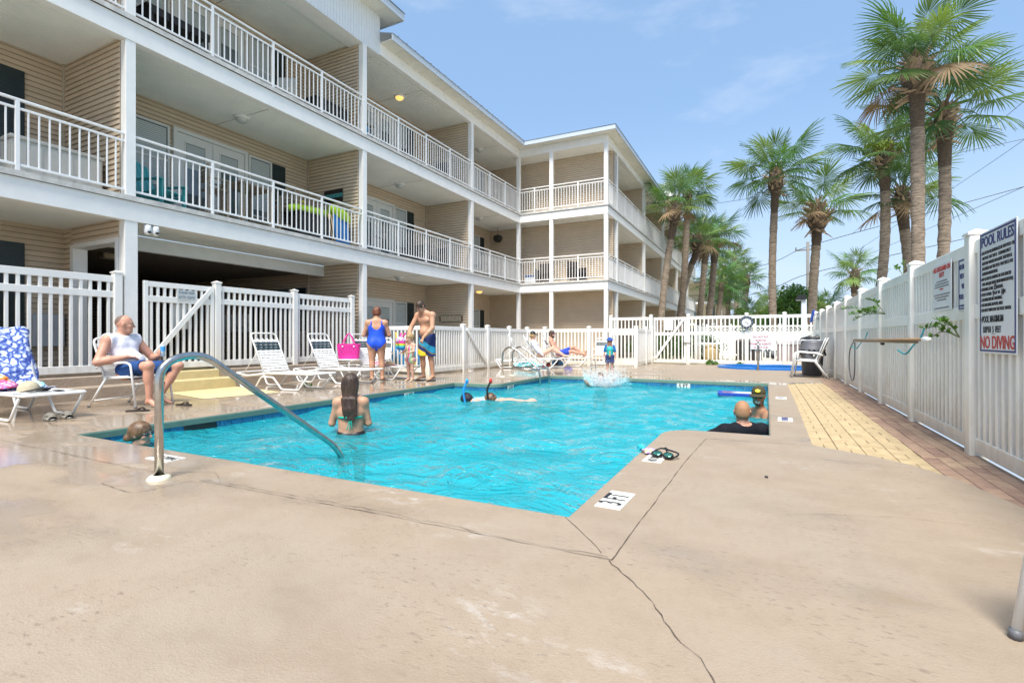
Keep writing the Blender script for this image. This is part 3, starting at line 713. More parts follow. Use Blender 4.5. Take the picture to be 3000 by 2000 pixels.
# ------------------------------------------------------------------ fences
def fence(name, label, axis, c, posts, z0, top, mid=None, spacing=.13, backing=False, group=None, cap=True, pw=.044, skip=()):
    """posts: positions along axis. mid: (lo, hi) heights of the middle rail. backing: solid boards behind the lower part"""
    def B(lo, hi, cr0, cr1, z, nm, par, bev=.005, m=M_FENCE):
        return bx(nm, par, *(((c+cr0, c+cr1), (lo, hi)) if axis == 'y' else ((lo, hi), (c+cr0, c+cr1))), z, m, bev)
    f = thing(name, label, 'fence', (c, posts[0], z0) if axis == 'y' else (posts[0], c, z0), group)
    for p in posts:
        if p in skip: continue
        o = B(p-.062, p+.062, -.062, .062, (z0-.02, top+.05), 'post', f, .008)
        if cap:
            cx, cy = (c, p) if axis == 'y' else (p, c)
            mk('cap', [(cx+sx*.072, cy+sy*.072, top+.05+dz) for dz in (0, .02) for sx, sy in ((-1, -1), (1, -1), (1, 1), (-1, 1))]+[(cx, cy, top+.105)], [(0, 3, 2, 1), (0, 1, 5, 4), (1, 2, 6, 5), (2, 3, 7, 6), (3, 0, 4, 7), (4, 5, 8), (5, 6, 8), (6, 7, 8), (7, 4, 8)], M_FENCE, o)
    for a, b in zip(posts[:-1], posts[1:]):
        lo, hi = a+.062, b-.062
        B(lo, hi, -.026, .026, (top-.11, top), 'rail', f); B(lo, hi, -.026, .026, (z0+.05, z0+.17), 'rail', f)
        if mid: B(lo, hi, -.027, .027, mid, 'rail', f)
        n = max(2, round((hi-lo)/spacing))
        for i in range(n):
            q = lo+(i+.5)*(hi-lo)/n
            B(q-pw/2, q+pw/2, -.02, .02, (z0+.165, top-.105), 'picket', f, .004)
        if backing:
            s = .15; k = lo
            while k < hi-.01:
                B(k, min(k+s-.004, hi), .024, .036, (z0+.1, top-.05), 'board', f, 0); k += s
    return f
def gate(name, label, axis, c, a0, a1, z0, top, mid, n, brace, spacing=.13, group=None):
    def B(lo, hi, cr0, cr1, z, nm, par, bev=.005):
        return bx(nm, par, *(((c+cr0, c+cr1), (lo, hi)) if axis == 'y' else ((lo, hi), (c+cr0, c+cr1))), z, M_FENCE, bev)
    g = thing(name, label, 'gate', (c, a0, z0) if axis == 'y' else (a0, c, z0), group)
    B(a0, a0+.07, -.03, .03, (z0+.05, top), 'stile', g); B(a1-.07, a1, -.03, .03, (z0+.05, top), 'stile', g)
    lo, hi = a0+.07, a1-.07
    B(lo, hi, -.026, .026, (top-.10, top-.004), 'rail', g); B(lo, hi, -.026, .026, (z0+.055, z0+.17), 'rail', g)
    if mid: B(lo, hi, -.026, .026, mid, 'rail', g)
    for i in range(n):
        q = lo+(i+.5)*(hi-lo)/n; B(q-.022, q+.022, -.02, .02, (z0+.165, top-.095), 'picket', g, .004)
    zz0, zz1 = z0+.2, top-.06
    (p, q), off = (((lo, zz0), (hi, zz1)) if brace > 0 else ((lo, zz1), (hi, zz0))), (.045 if axis == 'y' else -.045)
    L = math.hypot(q[0]-p[0], q[1]-p[1]); a = math.atan2(q[1]-p[1], q[0]-p[0])
    if axis == 'y': cbx('brace', g, (c+off, (p[0]+q[0])/2, (p[1]+q[1])/2), (.03, L, .09), M_FENCE, .005, Matrix.Rotation(a, 4, 'X'))
    else: cbx('brace', g, ((p[0]+q[0])/2, c+off, (p[1]+q[1])/2), (L, .03, .09), M_FENCE, .005, Matrix.Rotation(-a, 4, 'Y'))
    return g
fence('picket_fence', 'tall white picket fence on the landing behind the towel draped lounger', 'y', -9.9, [-1.2, 1.75, 4.70], .36, 2.03, (1.66, 1.77), .128)
fence('picket_fence', 'tall white picket fence behind the two empty loungers', 'y', -9.9, [6.46, 8.34, 10.18], .36, 2.03, (1.66, 1.77), .128)
gate('fence_gate', 'white gate with a diagonal brace beside the seated man', 'y', -9.88, 5.10, 6.38, .36, 2.0, (1.63, 1.74), 10, 1)
fence('picket_fence', 'low white fence behind the woman in the blue swimsuit', 'x', 11.12, [-9.75, -8.06], 0, 1.31, None, .13, skip=(-8.06,))
fence('picket_fence', 'low white fence running back behind the shirtless father', 'y', -8.06, [11.12, 12.84], 0, 1.31, None, .125)
gate('fence_gate', 'low white gate behind the steel pool ladder', 'y', -8.06, 12.92, 14.25, 0, 1.30, None, 10, -1)
fence('picket_fence', 'low white fence behind the heads of the far loungers', 'y', -8.06, [14.33, 15.9, 17.4], 0, 1.31, None, .125)
fence('picket_fence', 'low white fence facing the pool behind the sunbathers and the boy', 'x', 17.4, [-8.06, -7.33, -5.62, -3.94], 0, 1.31, None, .13, skip=(-8.06,))
fence('picket_fence', 'short run of low white fence beside the far gate', 'y', -3.94, [17.4, 18.9, 19.95], 0, 1.31, None, .1, skip=(17.4,))
fence('picket_fence', 'tall white fence behind the low fence right of the beige wall', 'x', 20.05, [-5.55, -3.96], 0, 1.80, (1.10, 1.22), .14)
gate('fence_gate', 'tall white gate with a diagonal brace in the far fence', 'x', 20.05, -3.86, -2.66, 0, 1.78, (1.08, 1.20), 8, 1)
fence('picket_fence', 'tall white fence at the far end carrying the round clock', 'x', 20.05, [-2.58, -.58, .62, 1.55], 0, 1.80, (1.10, 1.22), .145)
fence('privacy_fence', 'long tall white vinyl fence with pool signs along the right side', 'y', 1.58, [-1.6, .2, 2.0, 3.75, 5.51, 7.42, 9.22, 11.02, 12.82, 14.62, 16.42, 18.22, 19.95], -.02, 1.78, (1.13, 1.25), .118, backing=True)
# ------------------------------------------------------------------ palms and other plants
M_TRUNK = mat('palm_trunk', (.30, .235, .175), .9, var=.6, vscale=4, bump=.9, bscale=9, bdist=.05, rnd=.12, stretch=(1, 1, 5))
M_TRUNKD = mat('palm_trunk_dark', (.13, .095, .068), .95, var=.4, vscale=9, bump=1, bscale=18, bdist=.06, stretch=(1, 1, 2.5))
M_BOOT = mat('palm_leaf_base', (.36, .265, .18), .85, var=.25, vscale=10, rnd=.35, hue=.01)
M_FROND = [mat('palm_frond_a', (.085, .17, .042), .42, trans=.3, rnd=.28, hue=.02), mat('palm_frond_b', (.15, .225, .056), .45, trans=.32, rnd=.25, hue=.02),
           mat('palm_frond_c', (.055, .125, .042), .4, trans=.25, rnd=.25, hue=.015)]
M_FROND.append(mat('dead_frond', (.24, .16, .085), .8, rnd=.2))
M_STEM = mat('palm_petiole', (.14, .19, .055), .5, rnd=.15)
def frond_data(seed, N=44, size=1.0, droop=.35):
    r = random.Random(seed); V, F, MI = [], [], []
    pet = 1.0*size; bend = r.uniform(.1, .3)
    def costa(t):   # t metres past the petiole tip
        return Vector((0, pet+t*.92, -.12*size-bend*(t/size)**2*size))
    pts = [(0, 0, 0), (0, pet*.35, .05*size), (0, pet*.7, .02*size), (0, pet, -.12*size)]
    tube_geo(spline(pts, 3), [.028*size, .026*size, .024*size, .022*size, .02*size, .018*size, .017*size, .016*size, .015*size, .013*size], 5, V, F); MI += [1]*len(F)
    for i in range(N):
        q = i/(N-1)*2-1; th = q*R(158); at_ = (1-abs(q))**1.3*.42*size
        c = costa(at_); L = size*(1.12-.34*abs(q))*r.uniform(.86, 1.06)*(.72+.28*math.cos(th*.5))
        d = Vector((math.sin(th), math.cos(th), 0)); sd = Vector((math.cos(th), -math.sin(th), 0))
        pl = .016*size*(1 if i % 2 else -1); dr = droop*r.uniform(.7, 1.35)*size; side = .32*abs(math.sin(th))
        tw = r.uniform(-.06, .06); w0 = 2*L*.42*math.sin(R(158)/(N-1))*1.04; base = len(V)
        for s, wd in ((.03, .3), (.42, 1.0), (.72, .78), (1, .06)):
            p = c+d*L*s+sd*tw*s*s*L+Vector((0, 0, -side*s*L*.55-dr*max(0, s-.35)**1.8*1.6-bend*max(0, d.y)*s*.35*size))
            ww = w0*wd*.5*(1 if s > .1 else .5)
            V += [p-sd*ww+Vector((0, 0, -pl*.5)), p+sd*ww+Vector((0, 0, pl*.5))]
        for k in range(3): F.append((base+2*k, base+2*k+1, base+2*k+3, base+2*k+2)); MI.append(0)
    return V, F, MI
FRONDS = {}
def frond_mesh(kind, mi_, N):
    if (kind, mi_, N) not in FRONDS:
        V, F, MI = frond_data(kind*31+5, N, 1.0, (.16, .28, .38, .5, .22, .32)[kind % 6])
        me = bpy.data.meshes.new('frond'); me.from_pydata([tuple(v) for v in V], [], F)
        me.materials.append(M_FROND[mi_]); me.materials.append(M_STEM); me.polygons.foreach_set('material_index', MI); FRONDS[(kind, mi_, N)] = me
    return FRONDS[(kind, mi_, N)]
BOOTM = []
for s in range(5):
    r = random.Random(s+90); L = r.uniform(.3, .44); w = .05; V = []
    for yy, ww, tt, dz in ((0, w*1.25, .03, 0), (L*.5, w*.8, .022, .015), (L, w*r.uniform(.4, .75), .012, r.uniform(-.02, .05))):
        V += [(-ww, yy, dz-tt/2), (ww, yy, dz-tt/2), (ww, yy+(r.uniform(-.04, .04) if yy else 0), dz+tt/2), (-ww, yy, dz+tt/2)]
    F = [(3, 2, 1, 0), (8, 9, 10, 11)]
    for j in range(2):
        for k in range(4): F.append((j*4+k, j*4+(k+1) % 4, j*4+4+(k+1) % 4, j*4+4+k))
    me = bpy.data.meshes.new('leaf_base'); me.from_pydata(V, [], F); me.materials.append(M_BOOT); BOOTM.append(me)
def palm(label, base, top, r0, size, nf, seed, boots=50, N=44, boot_r=.36, boot_h=.95, bow=0, droop=0, low=-28, rich=1.0, group='palms'):
    size *= .64*(.9 if group == 'palms along the far side of the building' else 1); nf = int(nf*.68)
    rr = random.Random(seed); P = thing('palm_tree', label, 'palm tree', (base[0], base[1], 0), group)
    bz = -.05; mid = [(base[0]+(top[0]-base[0])*t+bow*math.sin(math.pi*t), base[1]+(top[1]-base[1])*t, bz+(top[2]-bz)*t) for t in (0, .2, .4, .6, .8, 1)]
    pts = spline(mid, 9); n = len(pts); V, F, MI = [], [], []
    rad = []
    for i in range(n):
        t = i/(n-1); rad.append(r0*(1.12-.25*min(1, t*3)+(.1 if t > .9 else 0))*(1+.045*math.sin(i*2.1+seed)+rr.uniform(-.04, .04)))
    tube_geo(pts, rad, 14, V, F)
    dark = .86
    for i in range(n-1):
        MI += [1 if i/(n-1) > dark else 0]*14
    MI += [0, 1]
    tr = mk('trunk', V, F, [M_TRUNK, M_TRUNKD], P, True, mi=MI)
    cx, cy, cz = top
    if boots:
        for k in range(boots):
            h = (k+.5)/boots; a = k*2.399+rr.uniform(-.2, .2); prof = math.sin(math.pi*min(1, h*.8+.12))
            rb = r0*.75+(boot_r-r0*.75)*prof*.55; z = cz-.15+h*boot_h
            M = Matrix.Translation((cx+math.cos(a)*rb*.8, cy+math.sin(a)*rb*.8, z)) @ Matrix.Rotation(a-math.pi/2, 4, 'Z') @ Matrix.Rotation(R((-28 if h < .12 else 30+30*h)+rr.uniform(-14, 14)), 4, 'X') @ Matrix.Rotation(R(rr.choice((-1, 1))*rr.uniform(18, 48)), 4, 'Z') @ Matrix.Scale(boot_r/.40*rr.uniform(.8, 1.15), 4)
            link('leaf_base', rr.choice(BOOTM), P, M)
        core = tube('crown_core', P, [(cx, cy, cz-.2), (cx, cy, cz+.2), (cx, cy, cz+boot_h*.6), (cx, cy, cz+boot_h)], [r0*.9, boot_r*.72, boot_r*.66, boot_r*.3], M_TRUNKD, 12)
    z0 = cz+boot_h*(.98 if boots else .5)
    for k in range(nf):
        t = k/(nf-1); a = k*2.39996+rr.uniform(-.25, .25); e = R(78-(78-low)*t**.85+rr.uniform(-9, 9))
        s = size*rr.uniform(.86, 1.1)*(.8 if t < .12 else 1)
        M = Matrix.Translation((cx+math.cos(a)*.1, cy+math.sin(a)*.1, z0-.3*t)) @ Matrix.Rotation(a-math.pi/2, 4, 'Z') @ Matrix.Rotation(e, 4, 'X') @ Matrix.Rotation(R(rr.uniform(-25, 25)), 4, 'Y') @ Matrix.Scale(s, 4)
        mi_ = rr.choice((0, 0, 1, 1, 2) if t < .5 else (0, 0, 2, 1))
        if boots > 40 and k >= nf-2 and seed % 2: mi_ = 3
        link('frond', frond_mesh(rr.randrange(6), mi_, N), P, M)
    return P
G1 = 'palms behind the right fence'; G2 = 'palms beyond the far fence'; G3 = 'palms along the far side of the building'
palm('tallest palm, thick scarred trunk, crown cut by the top of the picture', (4.23, 19.45), (4.19, 19.43, 8.55), .20, 1.42, 36, 11, 74, 50, .50, 1.15, group=G1)
palm('tall leaning palm right of the tallest one, trunk close beside it', (4.93, 20.92), (5.25, 21.07, 7.55), .19, 1.40, 32, 12, 64, 50, .42, 1.1, .12, group=G1)
palm('palm with ragged brown skirt half hidden behind the tallest trunk', (5.35, 26.08), (5.10, 26.02, 6.3), .21, 1.45, 24, 13, 56, 46, .42, 1.0, .15, group=G1)
p4 = palm('palm with a tuft of yellow green ferns under its crown', (3.71, 24.78), (4.35, 25.09, 7.95), .20, 1.42, 30, 14, 50, 46, .46, .9, .25, group=G1)
palm('palm with a big bushy ring of brown leaf bases', (2.12, 30.13), (2.43, 30.29, 6.6), .24, 1.55, 24, 15, 84, 46, .62, 1.35, -.05, low=-20, group=G2)
palm('slender dark trunked palm right of the clock', (.43, 27.05), (.46, 27.07, 8.0), .19, 1.5, 34, 16, 60, 46, .46, 1.15, -.12, group=G2)
palm('small palm showing over the right fence beside the wooden pole', (5.34, 40.69), (5.44, 40.74, 4.6), .25, 1.35, 24, 17, 30, 36, .45, 1.1, group=G1)
palm('low palm showing only its fronds over the right fence', (4.1, 42.5), (4.0, 42.5, 2.7), .25, 1.4, 18, 18, 0, 36, low=-10, group=G1)
palm('palm nearest the corner of the building, leaning right', (-5.03, 27.67), (-4.33, 28.02, 7.2), .20, 1.35, 26, 21, 56, 40, .46, 1.2, -.15, group=G3)
palm('tall palm with a full green crown second from the building corner', (-4.63, 31.23), (-4.10, 31.47, 9.2), .21, 1.5, 34, 22, 24, 40, .40, .7, .1, group=G3)
palm('palm with a strongly curved trunk third from the building corner', (-4.95, 34.5), (-3.95, 34.9, 6.7), .22, 1.45, 30, 23, 44, 40, .48, 1.1, -.45, group=G3)
palm('dark trunked palm fourth from the building corner', (-4.35, 38.07), (-3.75, 38.38, 7.2), .24, 1.45, 26, 24, 40, 36, .5, 1.1, 0, group=G3)
palm('pale trunked leaning palm fifth from the building corner', (-4.09, 40.44), (-3.35, 40.79, 7.6), .27, 1.65, 34, 25, 44, 36, .55, 1.2, .1, group=G3)
palm('bushy palm with drooping fronds behind the leaning palms', (-4.0, 49.34), (-3.5, 49.55, 6.0), .27, 1.9, 34, 26, 0, 32, group=G3, low=-40)
palm('thin straight palm among the far trunks', (-3.4, 53.94), (-3.2, 54.01, 5.0), .22, 1.7, 30, 27, 20, 32, group=G3, low=-40)
palm('very tall thin palm standing clear beyond the far building', (-2.81, 63.44), (-3.0, 63.36, 9.0), .28, 1.7, 26, 28, 24, 30, .5, 1.2, group=G3)
palm('squat palm with a yellowish crown beyond the clock', (-2.63, 68.01), (-2.0, 68.29, 7.4), .38, 1.9, 34, 29, 26, 30, .6, 1.4, group=G3)
palm('short palm with a thin trunk in front of the far building', (-3.3, 59.75), (-3.6, 59.58, 5.0), .25, 1.6, 24, 30, 20, 30, .5, 1.0, group=G3)
palm('palm at the back between the two clock side trunks, crown yellow green', (-4.6, 72), (-4.8, 72, 10.6), .3, 2.2, 30, 31, 0, 30, group=G3, low=-50)
# clumps of leaves for shrubs and background trees
def leafy(name, parent, blobs, n, size, m, seed, kind=None):
    r = np.random.default_rng(seed); V, F = [], []; tot = sum(b[3]*b[4]*b[5] for b in blobs)
    for (x, y, z, a, b, c) in blobs:
        k = int(n*(a*b*c)/tot)
        d = r.normal(size=(k, 3)); d /= np.linalg.norm(d, axis=1)[:, None]; rad = r.uniform(.55, 1.05, (k, 1))**.7
        P = d*rad*np.array([a, b, c])*(1+.16*np.sin(d[:, :1]*5+seed)+.14*np.sin(d[:, 1:2]*7)) + np.array([x, y, z])
        t1 = r.normal(size=(k, 3)); t1 /= np.linalg.norm(t1, axis=1)[:, None]; t2 = np.cross(t1, r.normal(size=(k, 3))); t2 /= np.linalg.norm(t2, axis=1)[:, None]
        s = size*r.uniform(.6, 1.3, (k, 1)); q = np.stack([P-t1*s, P+t2*s*.42, P+t1*s, P-t2*s*.42], 1)
        base = len(V); V.extend(q.reshape(-1, 3).tolist()); F.extend([(base+4*i, base+4*i+1, base+4*i+2, base+4*i+3) for i in range(k)])
    return mk(name, V, F, m, parent, kind=kind)
M_LEAF = mat('bright_leaf', (.085, .19, .028), .45, trans=.25, var=.3, vscale=2.5)
M_LEAFD = mat('hedge_leaf', (.05, .115, .022), .45, trans=.2, var=.35, vscale=3)
M_LEAFY = mat('olive_leaf', (.12, .15, .045), .5, trans=.22, var=.35, vscale=1.2)
M_MOSS = mat('fern_tuft', (.22, .30, .03), .6, trans=.3, var=.25, vscale=5)
leafy('fern_tuft', p4, [(4.1, 24.95, 8.65, .5, .5, .28), (4.55, 25.1, 8.6, .4, .4, .22)], 1500, .06, M_MOSS, 5)
def bush(label, blobs, n, size, m, seed, cat='bush', name='bush', trunk=True, group=None):
    o = thing(name, label, cat, (blobs[0][0], blobs[0][1], 0), group)
    leafy('foliage' if name == 'bush' else 'crown', o, blobs, n, size, m, seed)
    b = blobs[0]
    if trunk: tube('trunk' if name != 'bush' else 'stem', o, [(b[0], b[1], -.1), (b[0]+.05, b[1], b[2]*.6), (b[0], b[1]+.05, b[2]+b[5]*.4)], [.10, .08, .03], M_TRUNK, 7)
    return o
bush('clipped green hedge seen through the far gate', [(-3.9, 23.2, .62, 1.3, .9, .55), (-2.5, 23.4, .6, 1.0, .9, .55), (-5.0, 23.6, .6, .8, .8, .5)], 9000, .055, M_LEAFD, 1, 'hedge', trunk=True)
bush('bright green leafy tree behind the far fence beside the lamp post', [(1.35, 33, 2.3, 1.3, 1.4, 1.5), (.7, 33.6, 1.4, 1.3, 1.2, 1.1), (2.2, 33.5, 1.2, 1.2, 1.3, 1.2), (1.7, 33, 3.2, .8, .9, .8)], 9000, .11, M_LEAF, 2, 'tree', 'leafy_tree')
bush('olive bushes at the far end left of the dark palm trunk', [(-1.6, 60, 2.2, 2.2, 2, 2), (.6, 61, 2.6, 2.2, 2, 2.2), (-.6, 58, 1.2, 2.2, 2, 1.4)], 9000, .16, M_LEAFY, 3, group='background bushes')
bush('tall olive scrub behind the bright green tree', [(3.2, 56, 2.8, 2.3, 2, 2.3), (4.8, 58, 2.2, 2, 2, 2), (1.8, 57, 3.4, 1.6, 1.8, 1.7)], 9000, .17, M_LEAFY, 4, group='background bushes')
bush('distant dark scrub low behind the clock', [(-3, 80, 2, 4, 3, 2.2), (2, 84, 2.4, 5, 3, 2.6), (8, 82, 2, 5, 3, 2.2), (14, 80, 2, 5, 3, 2), (21, 78, 2, 5, 3, 2)], 9000, .3, M_LEAFD, 6, group='background bushes')
palm('short bushy palm among the olive scrub right of the dark trunk', (3.4, 52), (3.4, 52, 3.6), .25, 1.3, 26, 41, 0, 30, group=G2)
palm('short yellowish palm low beyond the clock', (-1.2, 52), (-1.2, 52, 2.6), .25, 1.6, 26, 42, 0, 30, group=G2)
palm('short palm just left of the slender dark trunk far behind', (.6, 56), (.6, 56, 4.2), .25, 1.3, 24, 43, 0, 30, group=G2)
# vine sprays poking through the right fence
def vine(label, anchor, tips, n, seed, ls=.045):
    r = random.Random(seed); o = thing('vine', label, 'plant', anchor)
    for t in tips:
        P = spline([anchor, tuple(anchor[i]*.45+t[i]*.55+(0, 0, .05)[i] for i in range(3)), t], 6)
        tube('stem', o, P, .004, M_STEM, 5)
        for k in range(n):
            p = P[int(len(P)*(.25+.75*k/n))]; d = Vector((r.uniform(-1, .3), r.uniform(-1, 1), r.uniform(-.3, 1))).normalized(); s, u = frame_from(d); L = ls*r.uniform(.7, 1.3)
            mk('leaf', [p, p+d*L*.5+s*L*.32, p+d*L, p+d*L*.5-s*L*.32], [(0, 1, 2, 3)], M_LEAF, o)
    return o
vine('leafy vine spray poking through the upper right fence near the pole rack', (1.55, 8.9, 1.32), [(1.05, 9.3, 1.42), (1.15, 8.6, 1.30), (1.2, 9.2, 1.24), (1.3, 8.6, 1.52), (1.25, 9.9, 1.36), (1.3, 9.0, 1.38)], 26, 1, .062)
vine('small leafy twig growing through the fence below the lifeguard sign', (1.53, 5.72, .98), [(1.32, 5.9, 1.06), (1.40, 5.65, 1.11), (1.34, 5.75, .98), (1.42, 5.85, 1.13)], 20, 2, .055)
vine('tiny sprig at the fence rail above the leafy twig', (1.54, 6.05, 1.12), [(1.45, 6.1, 1.07), (1.46, 6.0, 1.1)], 6, 3, .04)
vine('little plant on top of the right fence behind the post caps', (1.62, 8.2, 1.78), [(1.55, 8.3, 1.92), (1.6, 8.0, 1.95), (1.6, 8.5, 1.9)], 8, 4, .06)

# ------------------------------------------------------------------ beyond the far fence
uf = thing('utility_fence', 'white lattice topped fence behind the pump equipment', 'fence', (-1, 25.2, 0))
for i in range(9):
    x = -2.4+i*1.0
    bx('post', uf, (x-.06, x+.06), (25.14, 25.26), (-.05, 1.62), M_FENCE, .008)
    if i < 8:
        bx('panel', uf, (x+.06, x+.94), (25.18, 25.22), (.05, 1.2), M_FENCE, .004); bx('rail', uf, (x+.06, x+.94), (25.17, 25.23), (1.47, 1.55), M_FENCE, .004); bx('rail', uf, (x+.06, x+.94), (25.17, 25.23), (1.2, 1.27), M_FENCE, .004)
        for k in range(6):
            for s in (-1, 1): cbx('lattice_strip', uf, (x+.13+k*.147, 25.19+.01*s, 1.37), (.025, .008, .27), M_FENCE, 0, Matrix.Rotation(s*R(45), 4, 'Y'))
bx('side_panel', uf, (-2.44, -2.40), (20.6, 25.1), (.05, 1.5), M_FENCE, .004)
tk = thing('pump_filter', 'tan pool filter tank with black valve behind the far fence', 'pool filter', (-2.1, 22, 0))
M_TANK = mat('tan_tank', (.42, .30, .14), .5, var=.12)
lathe('tank', tk, [(0, .05), (.26, .05), (.31, .15), (.31, .48), (.27, .62), (.14, .70), (0, .72)], M_TANK, 20, (-2.0, 22.6, 0))
lathe('valve', tk, [(0, .71), (.08, .71), (.08, .78), (.035, .80), (.035, .86), (.06, .87), (.06, .92), (0, .93)], M_BLACK, 12, (-2.0, 22.6, 0))
tubes('pipe', tk, [fillet([(-1.55, 22.3, .1), (-1.55, 22.3, .75), (-2.5, 22.3, .75), (-2.5, 22.3, .1)], .1), [(-1.6, 22.2, .3), (-1.0, 22.2, .3)]], .04, M_WHITE)
hb = thing('pool_heater', 'dark brown pool heater box behind the clock fence', 'heater', (-.6, 22.4, 0))
bx('cabinet', hb, (-1.05, -.1), (22.2, 22.9), (0, .95), mat('heater_brown', (.07, .055, .05), .5), .08); L = []
for i in range(8): bx('vent_slat', hb, (-.98, -.17), (22.18, 22.199), (.15+i*.09, .19+i*.09), M_DARK, .004)
mb = thing('storage_box', 'pale grey mauve storage box behind the far fence by the hot tub sign', 'storage box', (1, 22.5, 0))
bx('body', mb, (.45, 1.5), (22.2, 22.9), (0, .72), mat('mauve_plastic', (.30, .24, .24), .6), .02); bx('lid', mb, (.41, 1.54), (22.16, 22.94), (.72, .9), mat('lid_pale', (.60, .57, .57), .5), .03)
pm = thing('pump_motor', 'grey pump motor with hoses in the equipment yard', 'pump', (.2, 22.4, 0))
lathe('motor', pm, [(0, -.2), (.12, -.2), (.14, -.1), (.14, .2), (.08, .26), (0, .27)], M_GREY, 14, M=Matrix.Translation((.15, 22.3, .35)) @ Matrix.Rotation(R(90), 4, 'Y'))
tubes('hose', pm, [spline([(0, 22.2, .3), (.1, 22.1, .6), (.3, 22.15, .2), (.4, 22.2, .5)], 5)], .03, M_BLACK, 7); bx('base', pm, (-.1, .4), (22.15, 22.5), (0, .2), M_CONC, .01)
lp = thing('lamp_post', 'square white lamp post with a dark shoebox head behind the far fence', 'lamp post', (1.3, 21.6, 0))
bx('post', lp, (1.21, 1.39), (21.5, 21.68), (-.05, 2.42), mat('pale_post', (.62, .68, .72), .5), .02)
mk('lamp_head', [(1.02, 21.42, 2.40), (1.36, 21.42, 2.40), (1.36, 21.42, 2.58), (1.10, 21.42, 2.58), (1.02, 21.74, 2.40), (1.36, 21.74, 2.40), (1.36, 21.74, 2.58), (1.10, 21.74, 2.58)], [(0, 1, 2, 3), (7, 6, 5, 4), (0, 4, 5, 1), (1, 5, 6, 2), (2, 6, 7, 3), (3, 7, 4, 0)], M_NAVY if 0 else M_BLACK, lp)
bx('lens', lp, (1.05, 1.20), (21.45, 21.7), (2.37, 2.401), mat('lamp_lens', (.6, .62, .6), .3), .01)
def pole(label, x, y, h):
    o = thing('utility_pole', label, 'pole', (x, y, 0)); tube('pole', o, [(x, y, -.2), (x, y, h)], .15, mat('weathered_pole', (.20, .19, .175), .9, var=.2), 8)
    bx('crossarm', o, (x-1.2, x+1.2), (y-.06, y+.06), (h-.9, h-.75), MATS['weathered_pole'], .01)
    for d in (-1.1, 0, 1.1): bx('insulator', o, (x+d-.06, x+d+.06), (y-.06, y+.06), (h-.75, h-.5), M_GREY, .02)
    return o
pole('weathered wooden utility pole far behind the right fence', 4.1, 62, 11.2)
pole('utility pole with crossarms just showing between two right hand palms', 12.2, 58, 15.2)
def wire(label, pts, r): o = tube('overhead_wire', None, spline(pts, 8), r, M_BLACK, 5); tag(o, label, 'wire', 'overhead wires')
wire('thick sagging black wire crossing low behind the dark palm trunk', [(-30, 56, 1.2), (-3, 58, 5.2), (4.1, 60, 7.6), (14, 60, 9.6), (30, 60, 13)], .032)
wire('black wire above the lowest one, reaching the wooden pole', [(-30, 58, 5.2), (-3, 60, 8.2), (4.1, 62, 10.7), (12.2, 60, 12.4), (32, 60, 17)], .03)
wire('faint wire high across the sky left of the tall palms', [(-26, 62, 15.6), (0, 62, 16.6), (12.2, 60, 17.6), (34, 60, 20)], .022)
wire('upper steep wire at the right edge of the sky', [(7.5, 58, 11), (13.17, 41.0, 14.5), (12.9, 33.0, 14.6), (14.2, 26, 15.4)], .016)
wire('middle steep wire at the right edge of the sky', [(8, 58, 9.4), (13.3, 41.0, 12.4), (13.2, 33, 12.5), (14.2, 26, 12.9)], .014)
wire('lowest steep wire at the right edge of the sky', [(9, 58, 9.0), (14.2, 41.0, 10.2), (13.9, 33, 9.8), (14.2, 26, 9.6)], .016)
# far building behind the palms
fb = thing('far_building', 'distant cream two storey building with white balcony rails behind the palms', 'building', (-9, 80, 0))
bx('wall', fb, (-22, -5.2), (78, 92), (0, 9.2), M_CREAM, 0); bx('wall', fb, (-5.2, -3.2), (80, 92), (0, 3.0), mat('brown_recess', (.22, .15, .10), .8), 0)
for z in (3.1, 6.1): bx('balcony_slab', fb, (-22, -3.0), (75.8, 92), (z-.25, z), M_PAINT, .01)
for x in (-20, -17, -14, -11, -8, -5.4, -3.1): bx('column', fb, (x-.1, x+.1), (75.9, 76.1), (0, 8.6), M_PAINT, .01)
for y in (79, 83, 87, 91): bx('column', fb, (-3.2, -3.0), (y-.1, y+.1), (0, 8.6), M_PAINT, .01)
L = []
for z in (3.1, 6.1):
    bx('rail', fb, (-22, -3.0), (75.9, 75.98), (z+.95, z+1.02), M_DARK, 0); bx('rail', fb, (-3.1, -3.0), (76, 92), (z+.95, z+1.02), M_DARK, 0)
    L += [((-21.8+i*.3, -21.77+i*.3), (75.92, 75.96), (z, z+.95)) for i in range(62)] + [((-3.07, -3.03), (76+i*.3, 76.03+i*.3), (z, z+.95)) for i in range(53)]
joined_boxes('baluster', fb, L, M_DARK)
for x in (-12.5, -9.5, -7): bx('window', fb, (x-.6, x+.6), (77.9, 77.99), (4, 5.6), M_GLASS, 0); bx('window', fb, (x-.6, x+.6), (77.9, 77.99), (.6, 2.4), M_GLASS, 0)
mk('roof', [(-23, 75, 9.0), (-2.4, 75, 9.0), (-2.4, 93, 9.0), (-23, 93, 9.0), (-12, 84, 11.2)], [(0, 1, 4), (1, 2, 4), (2, 3, 4), (3, 0, 4), (3, 2, 1, 0)], M_ROOF, fb)
